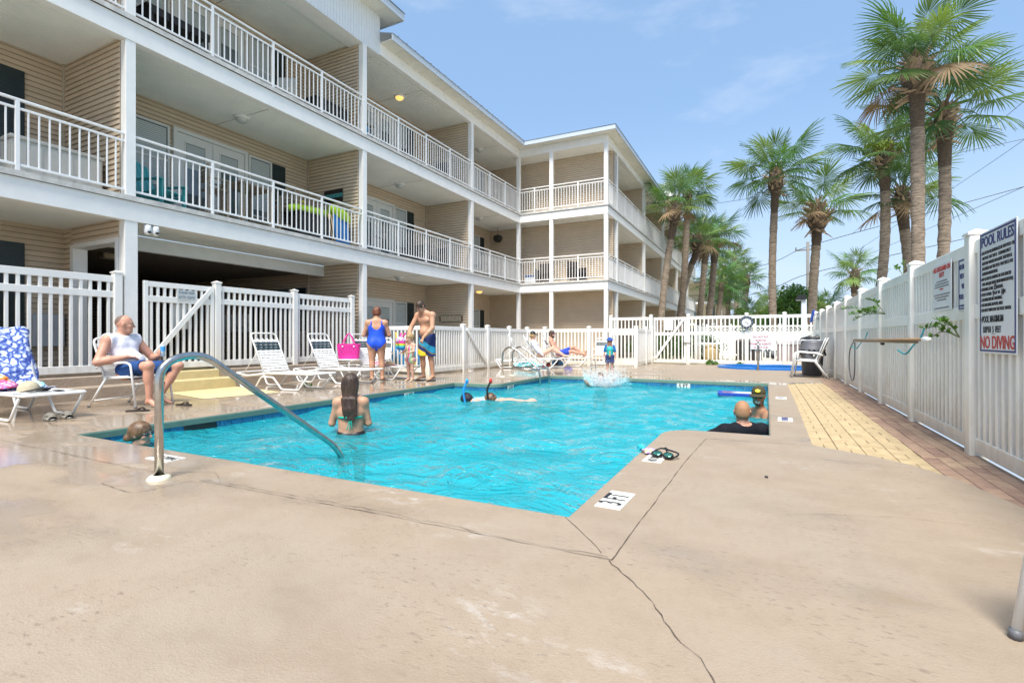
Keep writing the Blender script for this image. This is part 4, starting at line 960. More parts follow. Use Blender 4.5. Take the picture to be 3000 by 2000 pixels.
# ------------------------------------------------------------------ loungers and chairs
def lounger_proto():
    o = thing('pool_lounger', 'x', 'lounger', group='strap loungers round the pool')
    for s in (-1, 1):
        y = s*.30
        tube('leg', o, fillet([(-.80, y, .29), (-.64, y*.98, .016), (-.24, y*.98, .016), (-.06, y, .235), (.26, y, .235), (.48, y*.98, .016), (.92, y*.98, .016), (1.16, y, .285)], .05), .0165, M_TUBE, 7)
    fr = fillet([(0.02, -.30, .30), (-.45, -.30, .245), (-.80, -.30, .295), (-.80, .30, .295), (-.45, .30, .245), (.02, .30, .30), (1.27, .30, .315), (1.27, -.30, .315), (.0, -.30, .30)], .07)
    tube('frame', o, fr, .0165, M_TUBE, 7)
    b = Vector((-.40, 0, .76)).normalized()
    def bk(t, y): return Vector((0, y, .31))+b*t
    tube('back_frame', o, fillet([bk(0, -.29), bk(.86, -.285), bk(.86, .285), bk(0, .29)], .09), .0165, M_TUBE, 7)
    tubes('brace', o, [[bk(.45, -.27), (-.62, -.27, .27)], [bk(.45, .27), (-.62, .27, .27)]], .008, M_TUBE, 6)
    rot = Matrix.Rotation(math.atan2(b.x, b.z), 4, 'Y')
    for i in range(12):
        t = .05+i*.0585; m = M_STRAPD if i in (8, 9, 10) else M_STRAPW
        p = bk(t, 0); cbx('strap', o, p, (.010, .60, .041), m, .003, rot)
    for y in (-.16, -.05, .06, .17):
        p = bk(.40, y)+Vector((-.008, 0, -.003)); cbx('strap', o, p, (.003, .035, .70), M_STRAPW, 0, rot)
    for i in range(20):
        x = .045+i*.0595; m = M_STRAPD if i in (16, 17) else M_STRAPW
        cbx('strap', o, (x, 0, .312+.012*x), (.043, .62, .010), m, .003)
    return o
LPROTO = lounger_proto()
LSPOTS = [((-8.72, 2.92), 0, 'lounger draped with a blue tie dye towel at the left edge'), ((-8.58, 6.82), 1, 'empty white strap lounger nearest the yellow steps'), ((-8.62, 8.22), 0, 'empty white strap lounger between the pink tote bag and the other empty one'),
          ((-8.60, 9.52), -1, 'lounger holding a pink sun hat behind the woman in blue'), ((-7.02, 14.72), 22, 'far lounger with nobody on it and a blue bag beneath'), ((-6.92, 15.62), 20, 'far lounger on which the woman in a black cap lies'), ((-6.62, 16.5), 14, 'far lounger on which the bearded man lies')]
LOUNGERS = []
for i, (p, a, lb) in enumerate(LSPOTS):
    o = LPROTO if i == 0 else clone(LPROTO)
    o['label'] = lb; place(o, (p[0], p[1], 0), R(a)); LOUNGERS.append(o)
def chair_proto():
    o = thing('strap_chair', 'x', 'chair', group='strap armchairs')
    for s in (-1, 1):
        y = s*.30
        tube('leg', o, fillet([(.36, y*1.02, .01), (.27, y, .60), (.20, y, .635), (-.22, y, .60), (-.30, y, .55)], .07), .0155, M_TUBE, 7)
        tube('leg', o, [(-.13, y*.98, .43), (-.42, y*1.02, .01)], .0155, M_TUBE, 7)
        for x in (.36, -.42): lathe('foot_cap', o, [(.0, 0), (.019, 0), (.019, .03), (.0, .031)], M_GREY, 8, (x, y*1.02, 0))
    tube('seat_frame', o, fillet([(-.2, -.28, .405), (.28, -.28, .43), (.28, .28, .43), (-.2, .28, .405), (-.2, -.28, .405)], .03), .0145, M_TUBE, 7)
    tube('back_frame', o, fillet([(-.18, -.28, .40), (-.40, -.27, .97), (-.40, .27, .97), (-.18, .28, .40)], .09), .0155, M_TUBE, 7)
    tube('stretcher', o, [(-.37, -.3, .09), (-.37, .3, .09)], .011, M_TUBE, 6); tube('stretcher', o, [(.31, -.29, .33), (.31, .29, .33)], .011, M_TUBE, 6)
    for i in range(8): cbx('strap', o, (-.16+i*.058, 0, .425+i*.003), (.05, .58, .010), M_STRAPD if i == 7 else M_STRAPW, .003)
    b = Vector((-.22, 0, .57)).normalized(); rot = Matrix.Rotation(math.atan2(b.x, b.z), 4, 'Y')
    for i in range(8):
        p = Vector((-.18, 0, .40))+b*(.07+i*.062); cbx('strap', o, p, (.010, .57, .052), M_STRAPD if i in (5, 6) else M_STRAPW, .003, rot)
    return o
CPROTO = chair_proto(); CH = []
for i, (p, a, lb) in enumerate([((-8.22, 4.12), 16, 'white strap armchair with the man in a sleeveless shirt sitting on it'), ((-4.72, 16.05), -82, 'empty white strap armchair behind the little boy'),
        ((1.0, 14.55), 172, 'nearer of two nested white strap armchairs by the grey trash can'), ((.98, 14.95), 174, 'rear of two nested white strap armchairs by the grey trash can'), ((1.172, 2.033), 201, 'white armchair of which one leg shows at the lower right edge'),
        ((-9.1, 10.35), -60, 'white strap armchair half hidden behind the pink tote bag')]):
    o = CPROTO if i == 0 else clone(CPROTO)
    o['label'] = lb; place(o, (p[0], p[1], 0), R(a)); CH.append(o)

# ------------------------------------------------------------------ steel rails
hr = thing('handrail', 'bent stainless steel handrail leading down into the near shallow end', 'handrail', (-3.74, 2.02, 0))
P = fillet([(-3.74, 2.03, -.02), (-3.74, 2.03, .80), (-3.72, 2.30, .87), (-3.60, 3.58, -.10), (-3.59, 3.68, -.6)], .20, 8)
tube('rail', hr, P, .0275, M_STEEL, 16)
lathe('flange', hr, [(.035, .03), (.058, .025), (.070, .012), (.073, 0)], mat('ivory_flange', (.70, .66, .50), .5), 24, (-3.74, 2.03, 0))
ld = thing('pool_ladder', 'pair of curved stainless steel ladder rails at the far left pool edge', 'ladder', (-5.7, 11.6, 0))
for y in (11.35, 11.92):
    tube('rail', ld, fillet([(-5.95, y, 0), (-5.95, y, .62), (-5.75, y, .78), (-5.52, y, .66), (-4.92, y, .2), (-4.9, y, -.9)], .14, 6), .024, M_STEEL, 10)
    lathe('flange', ld, [(.025, .02), (.055, .02), (.065, 0)], MATS['ivory_flange'], 14, (-5.95, y, 0))
    tube('brace', ld, [(-5.95, y, .22), (-4.92, y, .2)], .018, M_STEEL, 8)
for z in (-.3, -.6): bx('tread', ld, (-4.96, -4.86), (11.36, 11.91), (z-.02, z+.02), M_STEEL, .01)

# ------------------------------------------------------------------ signs, clock, markers
def Mplane(o, right, up):
    r = Vector(right).normalized(); u = Vector(up).normalized(); n = r.cross(u); M = Matrix((r, u, n)).transposed().to_4x4(); M.translation = o; return M
def sign_right(name, label, y0, y1, z0, z1, border, X=1.545):
    # boards on the right fence face -X; reading direction runs towards -Y
    o = bx(name, None, (X-.008, X), (y0, y1), (z0, z1), M_SIGN, .002); tag(o, label, 'sign'); WM[o.name] = o.matrix_basis.copy()
    if border:
        for a, b, c, d in ((y0+.012, y1-.012, z1-.028, z1-.014), (y0+.012, y1-.012, z0+.014, z0+.028), (y0+.012, y0+.026, z0+.028, z1-.028), (y1-.026, y1-.012, z0+.028, z1-.028)):
            bx('border', o, (X-.011, X-.007), (a, b), (c, d), M_NAVY, 0)
    def T(s, y, z, size, m, sx=1, align='CENTER', spacing=1): text('lettering', o, s, size, Mplane((X-.010, y, z), (0, -1, 0), (0, 0, 1)), m, sx, align, spacing)
    return o, T
o, T = sign_right('pool_rules_sign', 'tall white pool rules sign with red NO DIVING at the bottom', 4.62, 5.28, .855, 1.80, True)
yl = 5.225; T('POOL RULES', 4.95, 1.715, .112, M_NAVY, .92)
for k, s in enumerate(['NO FOOD OR BEVERAGES IN THE POOL OR', 'ON POOL WET DECK.  COMMERCIALLY', 'BOTTLED WATER IN PLASTIC BOTTLES IS', 'ALLOWED ON THE POOL WET DECK FOR', 'PATRON HYDRATION.', 'NO GLASS OR ANIMALS IN THE FENCED', 'POOL AREA (OR 50 FEET FROM UNFENCED POOL)', 'BATHING LOAD:      PERSONS.', 'POOL HOURS:      A.M. TO      P.M.', 'SHOWER BEFORE ENTERING.', 'NO SMOKING IN POOL AREA', 'DO NOT SWALLOW THE POOL WATER.']):
    T(s, yl, 1.633-k*.0405, .036, M_INK, .80 if k != 6 else .68, 'LEFT')
for k, s in ((0, '1.'), (5, '2.'), (7, '3.'), (8, '4.'), (9, '5.'), (10, '6.'), (11, '7.')): T(s, 5.25, 1.633-k*.0405, .03, M_INK, .7, 'LEFT')
T('15', 4.975, 1.352, .062, M_INK, .8); T('9', 5.01, 1.306, .062, M_INK, .8); T('10', 4.845, 1.306, .062, M_INK, .8)
T('8.', 5.25, 1.115, .03, M_INK, .7, 'LEFT'); T('POOL MAXIMUM', 5.225, 1.115, .072, M_INK, .72, 'LEFT'); T('DEPTH  5  FEET', 5.205, 1.035, .068, M_INK, .72, 'LEFT')
T('NO DIVING', 4.95, .935, .135, M_RED, .88)
bx('underline', o, (1.535, 1.5375), (4.985, 5.04), (1.003, 1.007), M_INK, 0)
o, T = sign_right('lifeguard_sign', 'white NO LIFEGUARD ON DUTY sign with red heading', 5.98, 6.52, 1.235, 1.70, False)
T('NO LIFEGUARD ON', 6.25, 1.645, .068, M_RED, .84); T('DUTY', 6.25, 1.585, .066, M_RED, .9)
M_FADE = mat('faded_ink', (.28, .29, .30), .6)
for k, s in enumerate(['CHILDREN UNDER 12 YEARS OF AGE OR', 'YOUNGER MUST BE SUPERVISED IN THIS AREA. ANY', 'CHILD UNDER 12 MUST BE SUPERVISED BY AN ADULT', 'IN THE POOL.', '', 'IF YOUR CHILD IS IN THE POOL AREA & THE PROPER USE IS', 'THEY WILL BE ASKED TO LEAVE. DO NOT RETURN', 'UNTIL THEY ARE WITH AN ADULT.', '', '', 'MANAGEMENT RESERVES THE RIGHT TO DENY ACCESS']):
    if s: T(s, 6.25, 1.525-k*.026, .021, M_RED if k == 3 else M_FADE, .86)
o, T = sign_right('no_smoking_sign', 'small white sign with blue NO SMOKING lettering partly behind a fence post', 5.455, 5.79, 1.21, 1.67, True, 1.548)
T('NO SMOKING', 5.765, 1.59, .062, M_NAVY, .66, 'LEFT'); T('NO GLASS', 5.74, 1.51, .062, M_NAVY, .7, 'LEFT'); T('WITHIN', 5.70, 1.42, .062, M_NAVY, .7, 'LEFT'); T('POOL GATES', 5.765, 1.33, .062, M_NAVY, .66, 'LEFT'); T('Grand Caribbean West', 5.765, 1.255, .025, M_NAVY, .8, 'LEFT')
o.location.y += 0
def sign_front(name, label, x0, x1, y, z0, z1, lines, size, m, sx=1, cat='sign'):
    o = bx(name, None, (x0, x1), (y-.008, y), (z0, z1), M_SIGN, .002); tag(o, label, cat); n = len(lines)
    for i, s in enumerate(lines): text('lettering', o, s, size, Mplane(((x0+x1)/2, y-.010, z1-(z1-z0)*(i+.5)/n-.0), (1, 0, 0), (0, 0, 1)), m, sx)
    return o
sign_front('hot_tub_sign', 'white sign about soap in the hot tub, red lettering', -.45, .20, 19.99, .58, 1.08, ['DO NOT PUT', 'SOAP OR', 'FOAMING AGENTS', 'IN HOT TUB'], .098, M_RED, .80)
gs = bx('gate_sign', None, (-9.846, -9.838), (5.66, 6.00), (1.70, 1.88), mat('sign_greyed', (.55, .58, .58), .5), .002); tag(gs, 'small grey PLEASE KEEP GATE CLEAR sign on the left gate', 'sign')
for s, z in (('PLEASE KEEP', 1.835), ('GATE CLEAR', 1.75)): text('lettering', gs, s, .066, Mplane((-9.8365, 5.83, z), (0, 1, 0), (0, 0, 1)), mat('grey_ink', (.2, .24, .27), .6), .8)
bx('paper_notice', None, (-9.935, -9.93), (5.62, 5.98), (1.15, 1.62), mat('notice_paper', (.72, .73, .72), .7), 0); tag(bpy.data.objects['paper_notice'], 'blank white notice on the inside of the left gate', 'notice')
cl = thing('wall_clock', 'round dark rimmed outdoor clock on a fence post', 'clock', (-.58, 19.95, 1.5))
MC = Matrix.Translation((-.58, 19.94, 1.55)) @ Matrix.Rotation(R(90), 4, 'X')
lathe('rim', cl, [(.155, .0), (.225, .0), (.23, .02), (.21, .045), (.165, .04), (.155, .02)], mat('slate_rim', (.05, .065, .09), .5, var=.2, vscale=30), 36, M=MC)
lathe('face', cl, [(0, .018), (.16, .018)], mat('clock_face', (.74, .75, .75), .5), 32, M=MC)
for k in range(12):
    a = R(k*30); cbx('mark', cl, (-.58+math.sin(a)*.19, 19.895, 1.55+math.cos(a)*.19), (.010, .006, .034), M_SIGN, 0, Matrix.Rotation(a, 4, 'Y'))
    cbx('tick', cl, (-.58+math.sin(a)*.135, 19.918, 1.55+math.cos(a)*.135), (.006, .004, .02), M_INK, 0, Matrix.Rotation(a, 4, 'Y'))
for a, L in ((R(262), .07), (R(140), .11)): cbx('hand', cl, (-.58+math.sin(a)*L/2, 19.914, 1.55+math.cos(a)*L/2), (.010, .004, L), M_INK, 0, Matrix.Rotation(a, 4, 'Y'))
def marker(label, x, y, rz, w, h, s, size, lines=1, m=M_INK):
    o = cbx('depth_marker', None, (x, y, .002), (w, h, .008), mat('marker_tile', (.66, .65, .60), .35, var=.08, vscale=30), .002, Matrix.Rotation(rz, 4, 'Z')); tag(o, label, 'marker'); WM[o.name] = o.matrix_basis.copy()
    if s: text('lettering', o, s, size, Matrix.Translation((x, y, .0062)) @ Matrix.Rotation(rz, 4, 'Z'), m, .62 if lines == 1 else .55, line=.8)
    return o
marker('white 3 FT depth tile set in the near right coping', -.80, 2.99, R(88), .33, .155, '3 FT', .19)
def no_dive(label, x, y, rz): return marker(label, x, y, rz, .30, .15, 'NO DIVING', .10, 2)
no_dive('white NO DIVING tile partly under the swim goggles', -.79, 4.18, R(88)); no_dive('white NO DIVING tile beside the base of the bent handrail', -4.33, 2.40, 0)
marker('white lettered tile in the right coping nearer the two bathers', .22, 6.86, R(88), .30, .16, 'NO DIVING', .10, 2, M_NAVY); marker('pale lettered tile in the right coping farther along', .24, 9.3, R(88), .30, .16, '4 FT', .12, 1, M_NAVY)
def wall_marker(label, p, right, s):
    r = Vector(right); M = Mplane(p, right, (0, 0, 1))
    o = cbx('waterline_marker', None, p, (.30, .006, .14), MATS['marker_tile'], .001, Matrix.Rotation(math.atan2(r.y, r.x), 4, 'Z')); tag(o, label, 'marker'); WM[o.name] = o.matrix_basis.copy()
    n = Vector(right).cross(Vector((0, 0, 1))); M2 = M.copy(); M2.translation = Vector(p)+n*.005
    text('lettering', o, s, .15, M2, M_INK, .75)
wall_marker('4 FT tile at the waterline beyond the bathing woman', (-6.19, 7.9, -.155), (0, 1, 0), '4 FT'); wall_marker('4 FT tile at the waterline near the snorkellers', (-5.085, 10.1, -.155), (0, 1, 0), '4 FT'); wall_marker('5 FT tile at the waterline of the far edge', (-1.7, 12.375, -.155), (1, 0, 0), '5 FT')
tag(thing('beach_sign', 'wooden BEACH letter sign on the beige ground floor wall', 'sign', (-10.9, 16.27, 1.95)))
bs = bpy.data.objects['beach_sign']
text('lettering', bs, 'BEACH', .30, Mplane((-10.75, 16.255, 1.72), (1, 0, 0), (0, 0, 1)), mat('sign_wood', (.80, .70, .50), .7, var=.2, vscale=20), .95)
for sx in (-.5, .5): cbx('end_bracket', bs, (-10.75+sx, 16.255, 1.72), (.05, .02, .22), mat('sign_wood_dark', (.10, .07, .04), .7), .006)
for z in (1.6, 1.85): bx('batten', bs, (-11.2, -10.3), (16.262, 16.27), (z-.012, z+.012), MATS['sign_wood_dark'], 0)
lk_ = thing('gate_latch', 'white latch box on the far gate post', 'latch', (-2.6, 19.95, .95)); bx('box', lk_, (-2.72, -2.5), (19.94, 19.985), (.82, 1.02), M_FENCE, .01); bx('handle', lk_, (-2.75, -2.73), (19.9, 19.96), (.85, .99), M_STEEL, .004)
np_ = bx('gate_notice', None, (-3.42, -3.12), (20.0, 20.015), (1.28, 1.68), mat('notice_paper', (.7, .7, .7), .7), .002); tag(np_, 'white notice board on the far gate', 'notice')

# ------------------------------------------------------------------ belongings round the pool
def cloth_sheet(name, parent, path, y0, y1, m, wav=.012, ny=14, seed=0, th=.006):
    r = random.Random(seed); P = spline(path, 6); V, F = [], []; n = len(P)
    for i, p in enumerate(P):
        for j in range(ny+1):
            t = j/ny; y = y0+(y1-y0)*t+.02*math.sin(i*.7+seed)
            e = 0 if .06 < t < .94 else -.05
            V.append((p.x+wav*math.sin(7*t+i*.5+seed), p.y+y, p.z+wav*math.sin(9*t*1.3+i*.9+seed*2)+e*.5))
    for i in range(n-1):
        for j in range(ny): F.append((i*(ny+1)+j, (i+1)*(ny+1)+j, (i+1)*(ny+1)+j+1, i*(ny+1)+j+1))
    o = mk(name, V, F, m, parent, True); s = o.modifiers.new('thickness', 'SOLIDIFY'); s.thickness = th; return o
def pattern_mat(name, c1, c2, scale, kind='VORONOI', c3=None, thr=(.25, .5), rough=.85):
    m = bpy.data.materials.new(name); m.use_nodes = True; n = m.node_tree.nodes; l = m.node_tree.links; p = n['Principled BSDF']; p.inputs['Roughness'].default_value = rough
    g = n.new('ShaderNodeNewGeometry'); nz = n.new('ShaderNodeTexNoise'); nz.inputs['Scale'].default_value = scale*.9; nz.inputs['Detail'].default_value = 4; l.new(g.outputs['Position'], nz.inputs[0])
    if kind == 'VORONOI':
        t = n.new('ShaderNodeTexVoronoi'); t.feature = 'DISTANCE_TO_EDGE'; t.inputs['Scale'].default_value = scale; v = t.outputs['Distance']
        mxv = n.new('ShaderNodeMix'); mxv.data_type = 'VECTOR'; mxv.inputs['Factor'].default_value = .12; l.new(g.outputs['Position'], mxv.inputs['A']); l.new(nz.outputs['Color'], mxv.inputs['B']); l.new(mxv.outputs['Result'], t.inputs[0])
    elif kind == 'NOISE': v = nz.outputs['Fac']
    else:
        t = n.new('ShaderNodeTexWave'); t.inputs['Scale'].default_value = scale; t.inputs['Distortion'].default_value = 1.5; l.new(g.outputs['Position'], t.inputs[0]); v = t.outputs['Fac']
    cr_ = n.new('ShaderNodeValToRGB'); cr_.color_ramp.elements[0].position = thr[0]; cr_.color_ramp.elements[1].position = thr[1]; cr_.color_ramp.elements[0].color = (*c1, 1); cr_.color_ramp.elements[1].color = (*c2, 1)
    if c3: e = cr_.color_ramp.elements.new((thr[0]+thr[1])/2); e.color = (*c3, 1)
    l.new(v, cr_.inputs[0]); l.new(cr_.outputs[0], p.inputs['Base Color']); MATS[name] = m; return m
M_TIE = pattern_mat('tie_dye', (.03, .06, .33), (.70, .74, .82), 13, thr=(.02, .22), c3=(.22, .32, .66))
tw = thing('beach_towel', 'blue and white tie dye towel over the raised back of the left lounger', 'towel', (-8.8, 2.92, .3))
cloth_sheet('cloth', tw, [(-9.22, 2.92, .75), (-9.16, 2.92, 1.10), (-9.08, 2.92, 1.05), (-8.86, 2.92, .62), (-8.70, 2.92, .36), (-8.48, 2.92, .345), (-8.3, 2.92, .34)], -.33, .33, M_TIE, .014, 14, 1)
def lump(name, label, cat, c, r, m, seed, squash=.5, parent=None, n=18):
    V, F = [], []; rr = random.Random(seed); ph = [rr.uniform(0, 6) for _ in range(8)]
    for i in range(n+1):
        a = math.pi*i/n
        for j in range(2*n):
            b = math.pi*j/n; k = 1+.18*math.sin(3*a+ph[0]+2*math.sin(b*2+ph[1]))+.14*math.sin(4*b+ph[2]+3*a)+.08*math.sin(9*b+ph[3])*math.sin(7*a+ph[4])
            z = math.cos(a)*k*squash; V.append((c[0]+r[0]*math.sin(a)*math.cos(b)*k, c[1]+r[1]*math.sin(a)*math.sin(b)*k, c[2]+max(-.35*squash, z)*r[2]))
    for i in range(n):
        for j in range(2*n): F.append((i*2*n+j, (i+1)*2*n+j, (i+1)*2*n+(j+1) % (2*n), i*2*n+(j+1) % (2*n)))
    o = mk(name, V, F, m, parent, True)
    if label: tag(o, label, cat)
    return o
lump('swimwear_pile', 'orange printed garment in the pile on the left lounger', 'clothing', (-8.62, 2.72, .42), (.15, .17, .16), pattern_mat('orange_print', (.75, .22, .02), (.80, .62, .40), 14, 'NOISE', thr=(.45, .6)), 3)
lump('swimwear_pile', 'lilac patterned garment in the pile on the left lounger', 'clothing', (-8.42, 2.72, .38), (.17, .20, .12), pattern_mat('lilac_print', (.36, .18, .45), (.68, .55, .72), 22, 'NOISE', c3=(.6, .05, .15), thr=(.4, .62)), 4)
lump('swimwear_pile', 'pale turquoise cloth behind the lilac garment on the left lounger', 'clothing', (-8.42, 3.02, .37), (.16, .12, .10), pattern_mat('aqua_print', (.25, .60, .66), (.7, .78, .8), 12, 'NOISE', thr=(.4, .6)), 5)
def cap_hat(label, loc, rz, m, m2, parent=None, s=1):
    o = thing('baseball_cap', label, 'cap', (0, 0, 0)); V, F = [], []; n = 20
    for i in range(8):
        a = R(90)*i/7
        for j in range(n): b = 2*math.pi*j/n; V.append((.098*math.cos(a)*math.cos(b), .088*math.cos(a)*math.sin(b), .105*math.sin(a)**.9))
    for i in range(7):
        for j in range(n): F.append((i*n+j, i*n+(j+1) % n, (i+1)*n+(j+1) % n, (i+1)*n+j))
    mk('crown', V, F, m, o, True); V, F = [], []
    for i in range(6):
        for j in range(13):
            b = R(-72+12*j); rr = .088+.085*i/5*math.cos(b*.95); V.append((.012+rr*math.cos(b)*1.02, rr*math.sin(b)*.98, .008-.03*(i/5)**2-.012*(math.sin(b))**2))
    for i in range(5):
        for j in range(12): F.append((i*13+j, (i+1)*13+j, (i+1)*13+j+1, i*13+j+1))
    bo = mk('bill', V, F, m2, o, True); sm = bo.modifiers.new('t', 'SOLIDIFY'); sm.thickness = .004
    lathe('button', o, [(0, .112), (.008, .11), (.009, .104)], m2, 8)
    return o
M_KHAKI = mat('khaki', (.46, .40, .28), .85, var=.1, vscale=20)
place(cap_hat('beige cap with a black bill lying on the left lounger', None, 0, M_KHAKI, M_BLACK), (-7.98, 2.86, .338), R(35), Matrix.Rotation(R(-12), 4, 'Y'), 1.15)
ph_ = bx('phone', None, (-7.72, -7.58), (2.98, 3.05), (.338, .347), M_BLACK, .002); tag(ph_, 'black phone on the foot end of the left lounger', 'phone')
M_CLOG = mat('grey_clog', (.40, .37, .31), .6, var=.1, vscale=20)
for i, (yy, lb) in enumerate(((2.92, 'left one of the pair of grey clogs under the lounger'), (3.08, 'right one of the pair of grey clogs under the lounger'))):
    o = thing('clog', lb, 'shoe', (0, 0, 0), 'grey clogs'); V, F = [], []
    for k in range(9):
        t = k/8; w = .045+.012*math.sin(math.pi*min(1, t*1.2)); hgt = [.062, .07, .075, .078, .078, .07, .058, .04, .022][k]
        for j in range(9): a = math.pi*j/8; V.append((-.13+.26*t, w*math.cos(a), .015+hgt*math.sin(a)*(1 if k > 2 else .55)))
    for k in range(8):
        for j in range(8): F.append((k*9+j, k*9+j+1, (k+1)*9+j+1, (k+1)*9+j))
    mk('upper', V, F, M_CLOG, o, True); lathe('sole', o, [(0, 0), (.05, 0), (.056, .01), (.052, .022), (0, .022)], M_CLOG, 20, M=Matrix.Diagonal((2.5, 1, 1, 1)))
    tube('strap', o, spline([(-.03, -.05, .05), (-.10, -.04, .07), (-.135, 0, .075), (-.10, .04, .07), (-.03, .05, .05)], 4), .008, M_CLOG, 6)
    place(o, (-7.62, yy, 0), R(172))
M_FLIP = mat('brown_sandal', (.035, .024, .018), .7, var=.2, vscale=40)
def sandal(label, loc, rz):
    o = thing('flip_flop', label, 'sandal', (0, 0, 0)); pts = [(-.13, -.03), (-.12, -.045), (0, -.042), (.08, -.05), (.13, -.035), (.14, 0), (.12, .035), (.05, .045), (-.05, .038), (-.12, .035), (-.135, 0)]
    prism('sole', o, pts, 0, .02, M_FLIP); tubes('strap', o, [spline([(.09, 0, .02), (.05, -.02, .05), (-.01, -.042, .02)], 5), spline([(.09, 0, .02), (.05, .02, .05), (-.01, .042, .02)], 5)], .009, M_FLIP, 6)
    return place(o, loc, rz)
sandal('brown sandal beside the seated man bare right foot', (-7.45, 3.78, .001), R(40)); sandal('brown sandal standing apart near the seated man left foot', (-7.52, 4.42, .001), R(5))
def tote():
    o = thing('tote_bag', 'hot pink rubber tote bag with punched holes on the white table', 'bag', (0, 0, 0)); m = mat('hot_pink', (.72, .03, .32), .45, var=.04); V, F = [], []
    for z, a, b in ((0, .20, .11), (.03, .235, .13), (.36, .265, .155)):
        for k in range(24):
            t = 2*math.pi*k/24; cx_, sx_ = math.cos(t), math.sin(t); q = .28
            V.append((a*math.copysign(abs(cx_)**q, cx_)*1.0, b*math.copysign(abs(sx_)**q, sx_), z))
    for j in range(2):
        for k in range(24): F.append((j*24+k, j*24+(k+1) % 24, (j+1)*24+(k+1) % 24, (j+1)*24+k))
    F.append(tuple(range(23, -1, -1))); bo = mk('body', V, F, m, o); s = bo.modifiers.new('t', 'SOLIDIFY'); s.thickness = .008
    for s in (-1, 1): tube('handle', o, spline([(-.13, s*.15, .33), (-.10, s*.13, .45), (0, s*.06, .60), (.10, s*.13, .45), (.13, s*.15, .33)], 6), .012, m, 7)
    for i in range(6):
        for j in range(4): lathe('hole', o, [(0, .004), (.009, .004), (.009, -.002)], mat('pink_hole', (.25, .01, .1), .7), 8, M=Matrix.Translation((-.19+i*.076+(.038 if j % 2 else 0), -.147-.008*(j/4)+.0, .12+j*.06)) @ Matrix.Rotation(R(90), 4, 'X'))
    for s in (-.13, .13): lathe('rivet', o, [(0, .008), (.018, .006), (.02, -.002)], M_WHITE, 12, M=Matrix.Translation((s, -.152, .30)) @ Matrix.Rotation(R(90), 4, 'X'))
    return o
st = thing('side_table', 'low white table under the pink tote bag', 'table', (0, 0, 0))
lathe('top', st, [(0, .45), (.27, .45), (.28, .465), (.27, .48), (0, .48)], M_TUBE, 24)
for k in range(4): a = R(45+90*k); tube('leg', st, fillet([(.20*math.cos(a), .20*math.sin(a), .455), (.25*math.cos(a), .25*math.sin(a), .42), (.29*math.cos(a), .29*math.sin(a), 0)], .05), .014, M_TUBE, 7)
place(st, (-8.85, 9.02, 0)); place(tote(), (-8.85, 9.02, .48), R(38))
hat = thing('sun_hat', 'pink and straw sun hat on the lounger behind the woman in blue', 'hat', (-7.95, 9.45, .34))
lathe('crown', hat, [(.10, 0), (.10, .05), (.08, .09), (0, .10)], mat('straw', (.62, .48, .30), .85), 20, (-7.95, 9.4, .335)); lathe('brim', hat, [(.10, 0), (.15, -.004), (.20, .012)], pattern_mat('pink_floral', (.65, .04, .2), (.8, .65, .65), 30, 'NOISE', thr=(.45, .55)), 24, (-7.95, 9.4, .337))
lump('folded_towel', 'pink flowered cloth beside the sun hat', 'towel', (-8.3, 9.5, .36), (.14, .16, .12), MATS['pink_floral'], 9)
lump('beach_bag', 'turquoise patterned bag under the far lounger', 'bag', (-6.78, 14.66, .10), (.42, .20, .26), pattern_mat('turquoise_print', (.02, .38, .46), (.55, .76, .80), 16, 'NOISE', thr=(.42, .58)), 10)
lump('backpack', 'dark blue backpack beneath the far loungers', 'bag', (-5.95, 15.15, .16), (.18, .16, .30), pattern_mat('navy_pack', (.015, .02, .035), (.02, .18, .40), 9, 'NOISE', thr=(.5, .6)), 11)
lump('red_pouch', 'small red and black pouch beside the blue backpack', 'bag', (-6.22, 15.05, .10), (.08, .08, .16), pattern_mat('red_pouch', (.03, .01, .01), (.5, .06, .03), 12, 'NOISE', thr=(.45, .6)), 12)
bt = lathe('water_bottle', None, [(0, 0), (.035, 0), (.037, .16), (.028, .19), (.02, .2), (.02, .23), (0, .23)], mat('pink_bottle', (.75, .30, .42), .3), 14, (-6.35, 14.93, 0)); tag(bt, 'pink water bottle standing by the far lounger', 'bottle')
sm_ = thing('swim_mask', 'purple swimming mask lying on the deck by the ladder', 'mask', (-5.3, 14.4, 0))
tubes('frame', sm_, [spline([(-5.42, 14.4, .02), (-5.40, 14.38, .08), (-5.3, 14.37, .09), (-5.2, 14.38, .08), (-5.18, 14.4, .02), (-5.25, 14.37, .02), (-5.3, 14.37, .045), (-5.35, 14.37, .02), (-5.42, 14.4, .02)], 4)], .012, mat('purple_mask', (.20, .16, .50), .4), 7); bx('lens', sm_, (-5.4, -5.2), (14.385, 14.39), (.03, .075), mat('mask_lens', (.45, .5, .6), .1), .004)
gg = thing('swim_goggles', 'black swim goggles with mirrored lenses on the near coping', 'goggles', (-.74, 4.24, 0))
M_MIRR = mat('mirror_lens', (.10, .30, .22), .12, metal=.8, var=.8, vscale=40)
for s in (-1, 1):
    lathe('eyecup', gg, [(.036, 0), (.040, .01), (.036, .03), (.03, .034)], M_BLACK, 18, M=Matrix.Translation((-.735+s*.045, 4.20-s*.012, .016)) @ Matrix.Rotation(R(35), 4, 'X') @ Matrix.Diagonal((1.1, .8, 1, 1)))
    lathe('lens', gg, [(0, .034), (.02, .034), (.033, .03)], M_MIRR, 18, M=Matrix.Translation((-.735+s*.045, 4.20-s*.012, .016)) @ Matrix.Rotation(R(35), 4, 'X') @ Matrix.Diagonal((1.1, .8, 1, 1)))
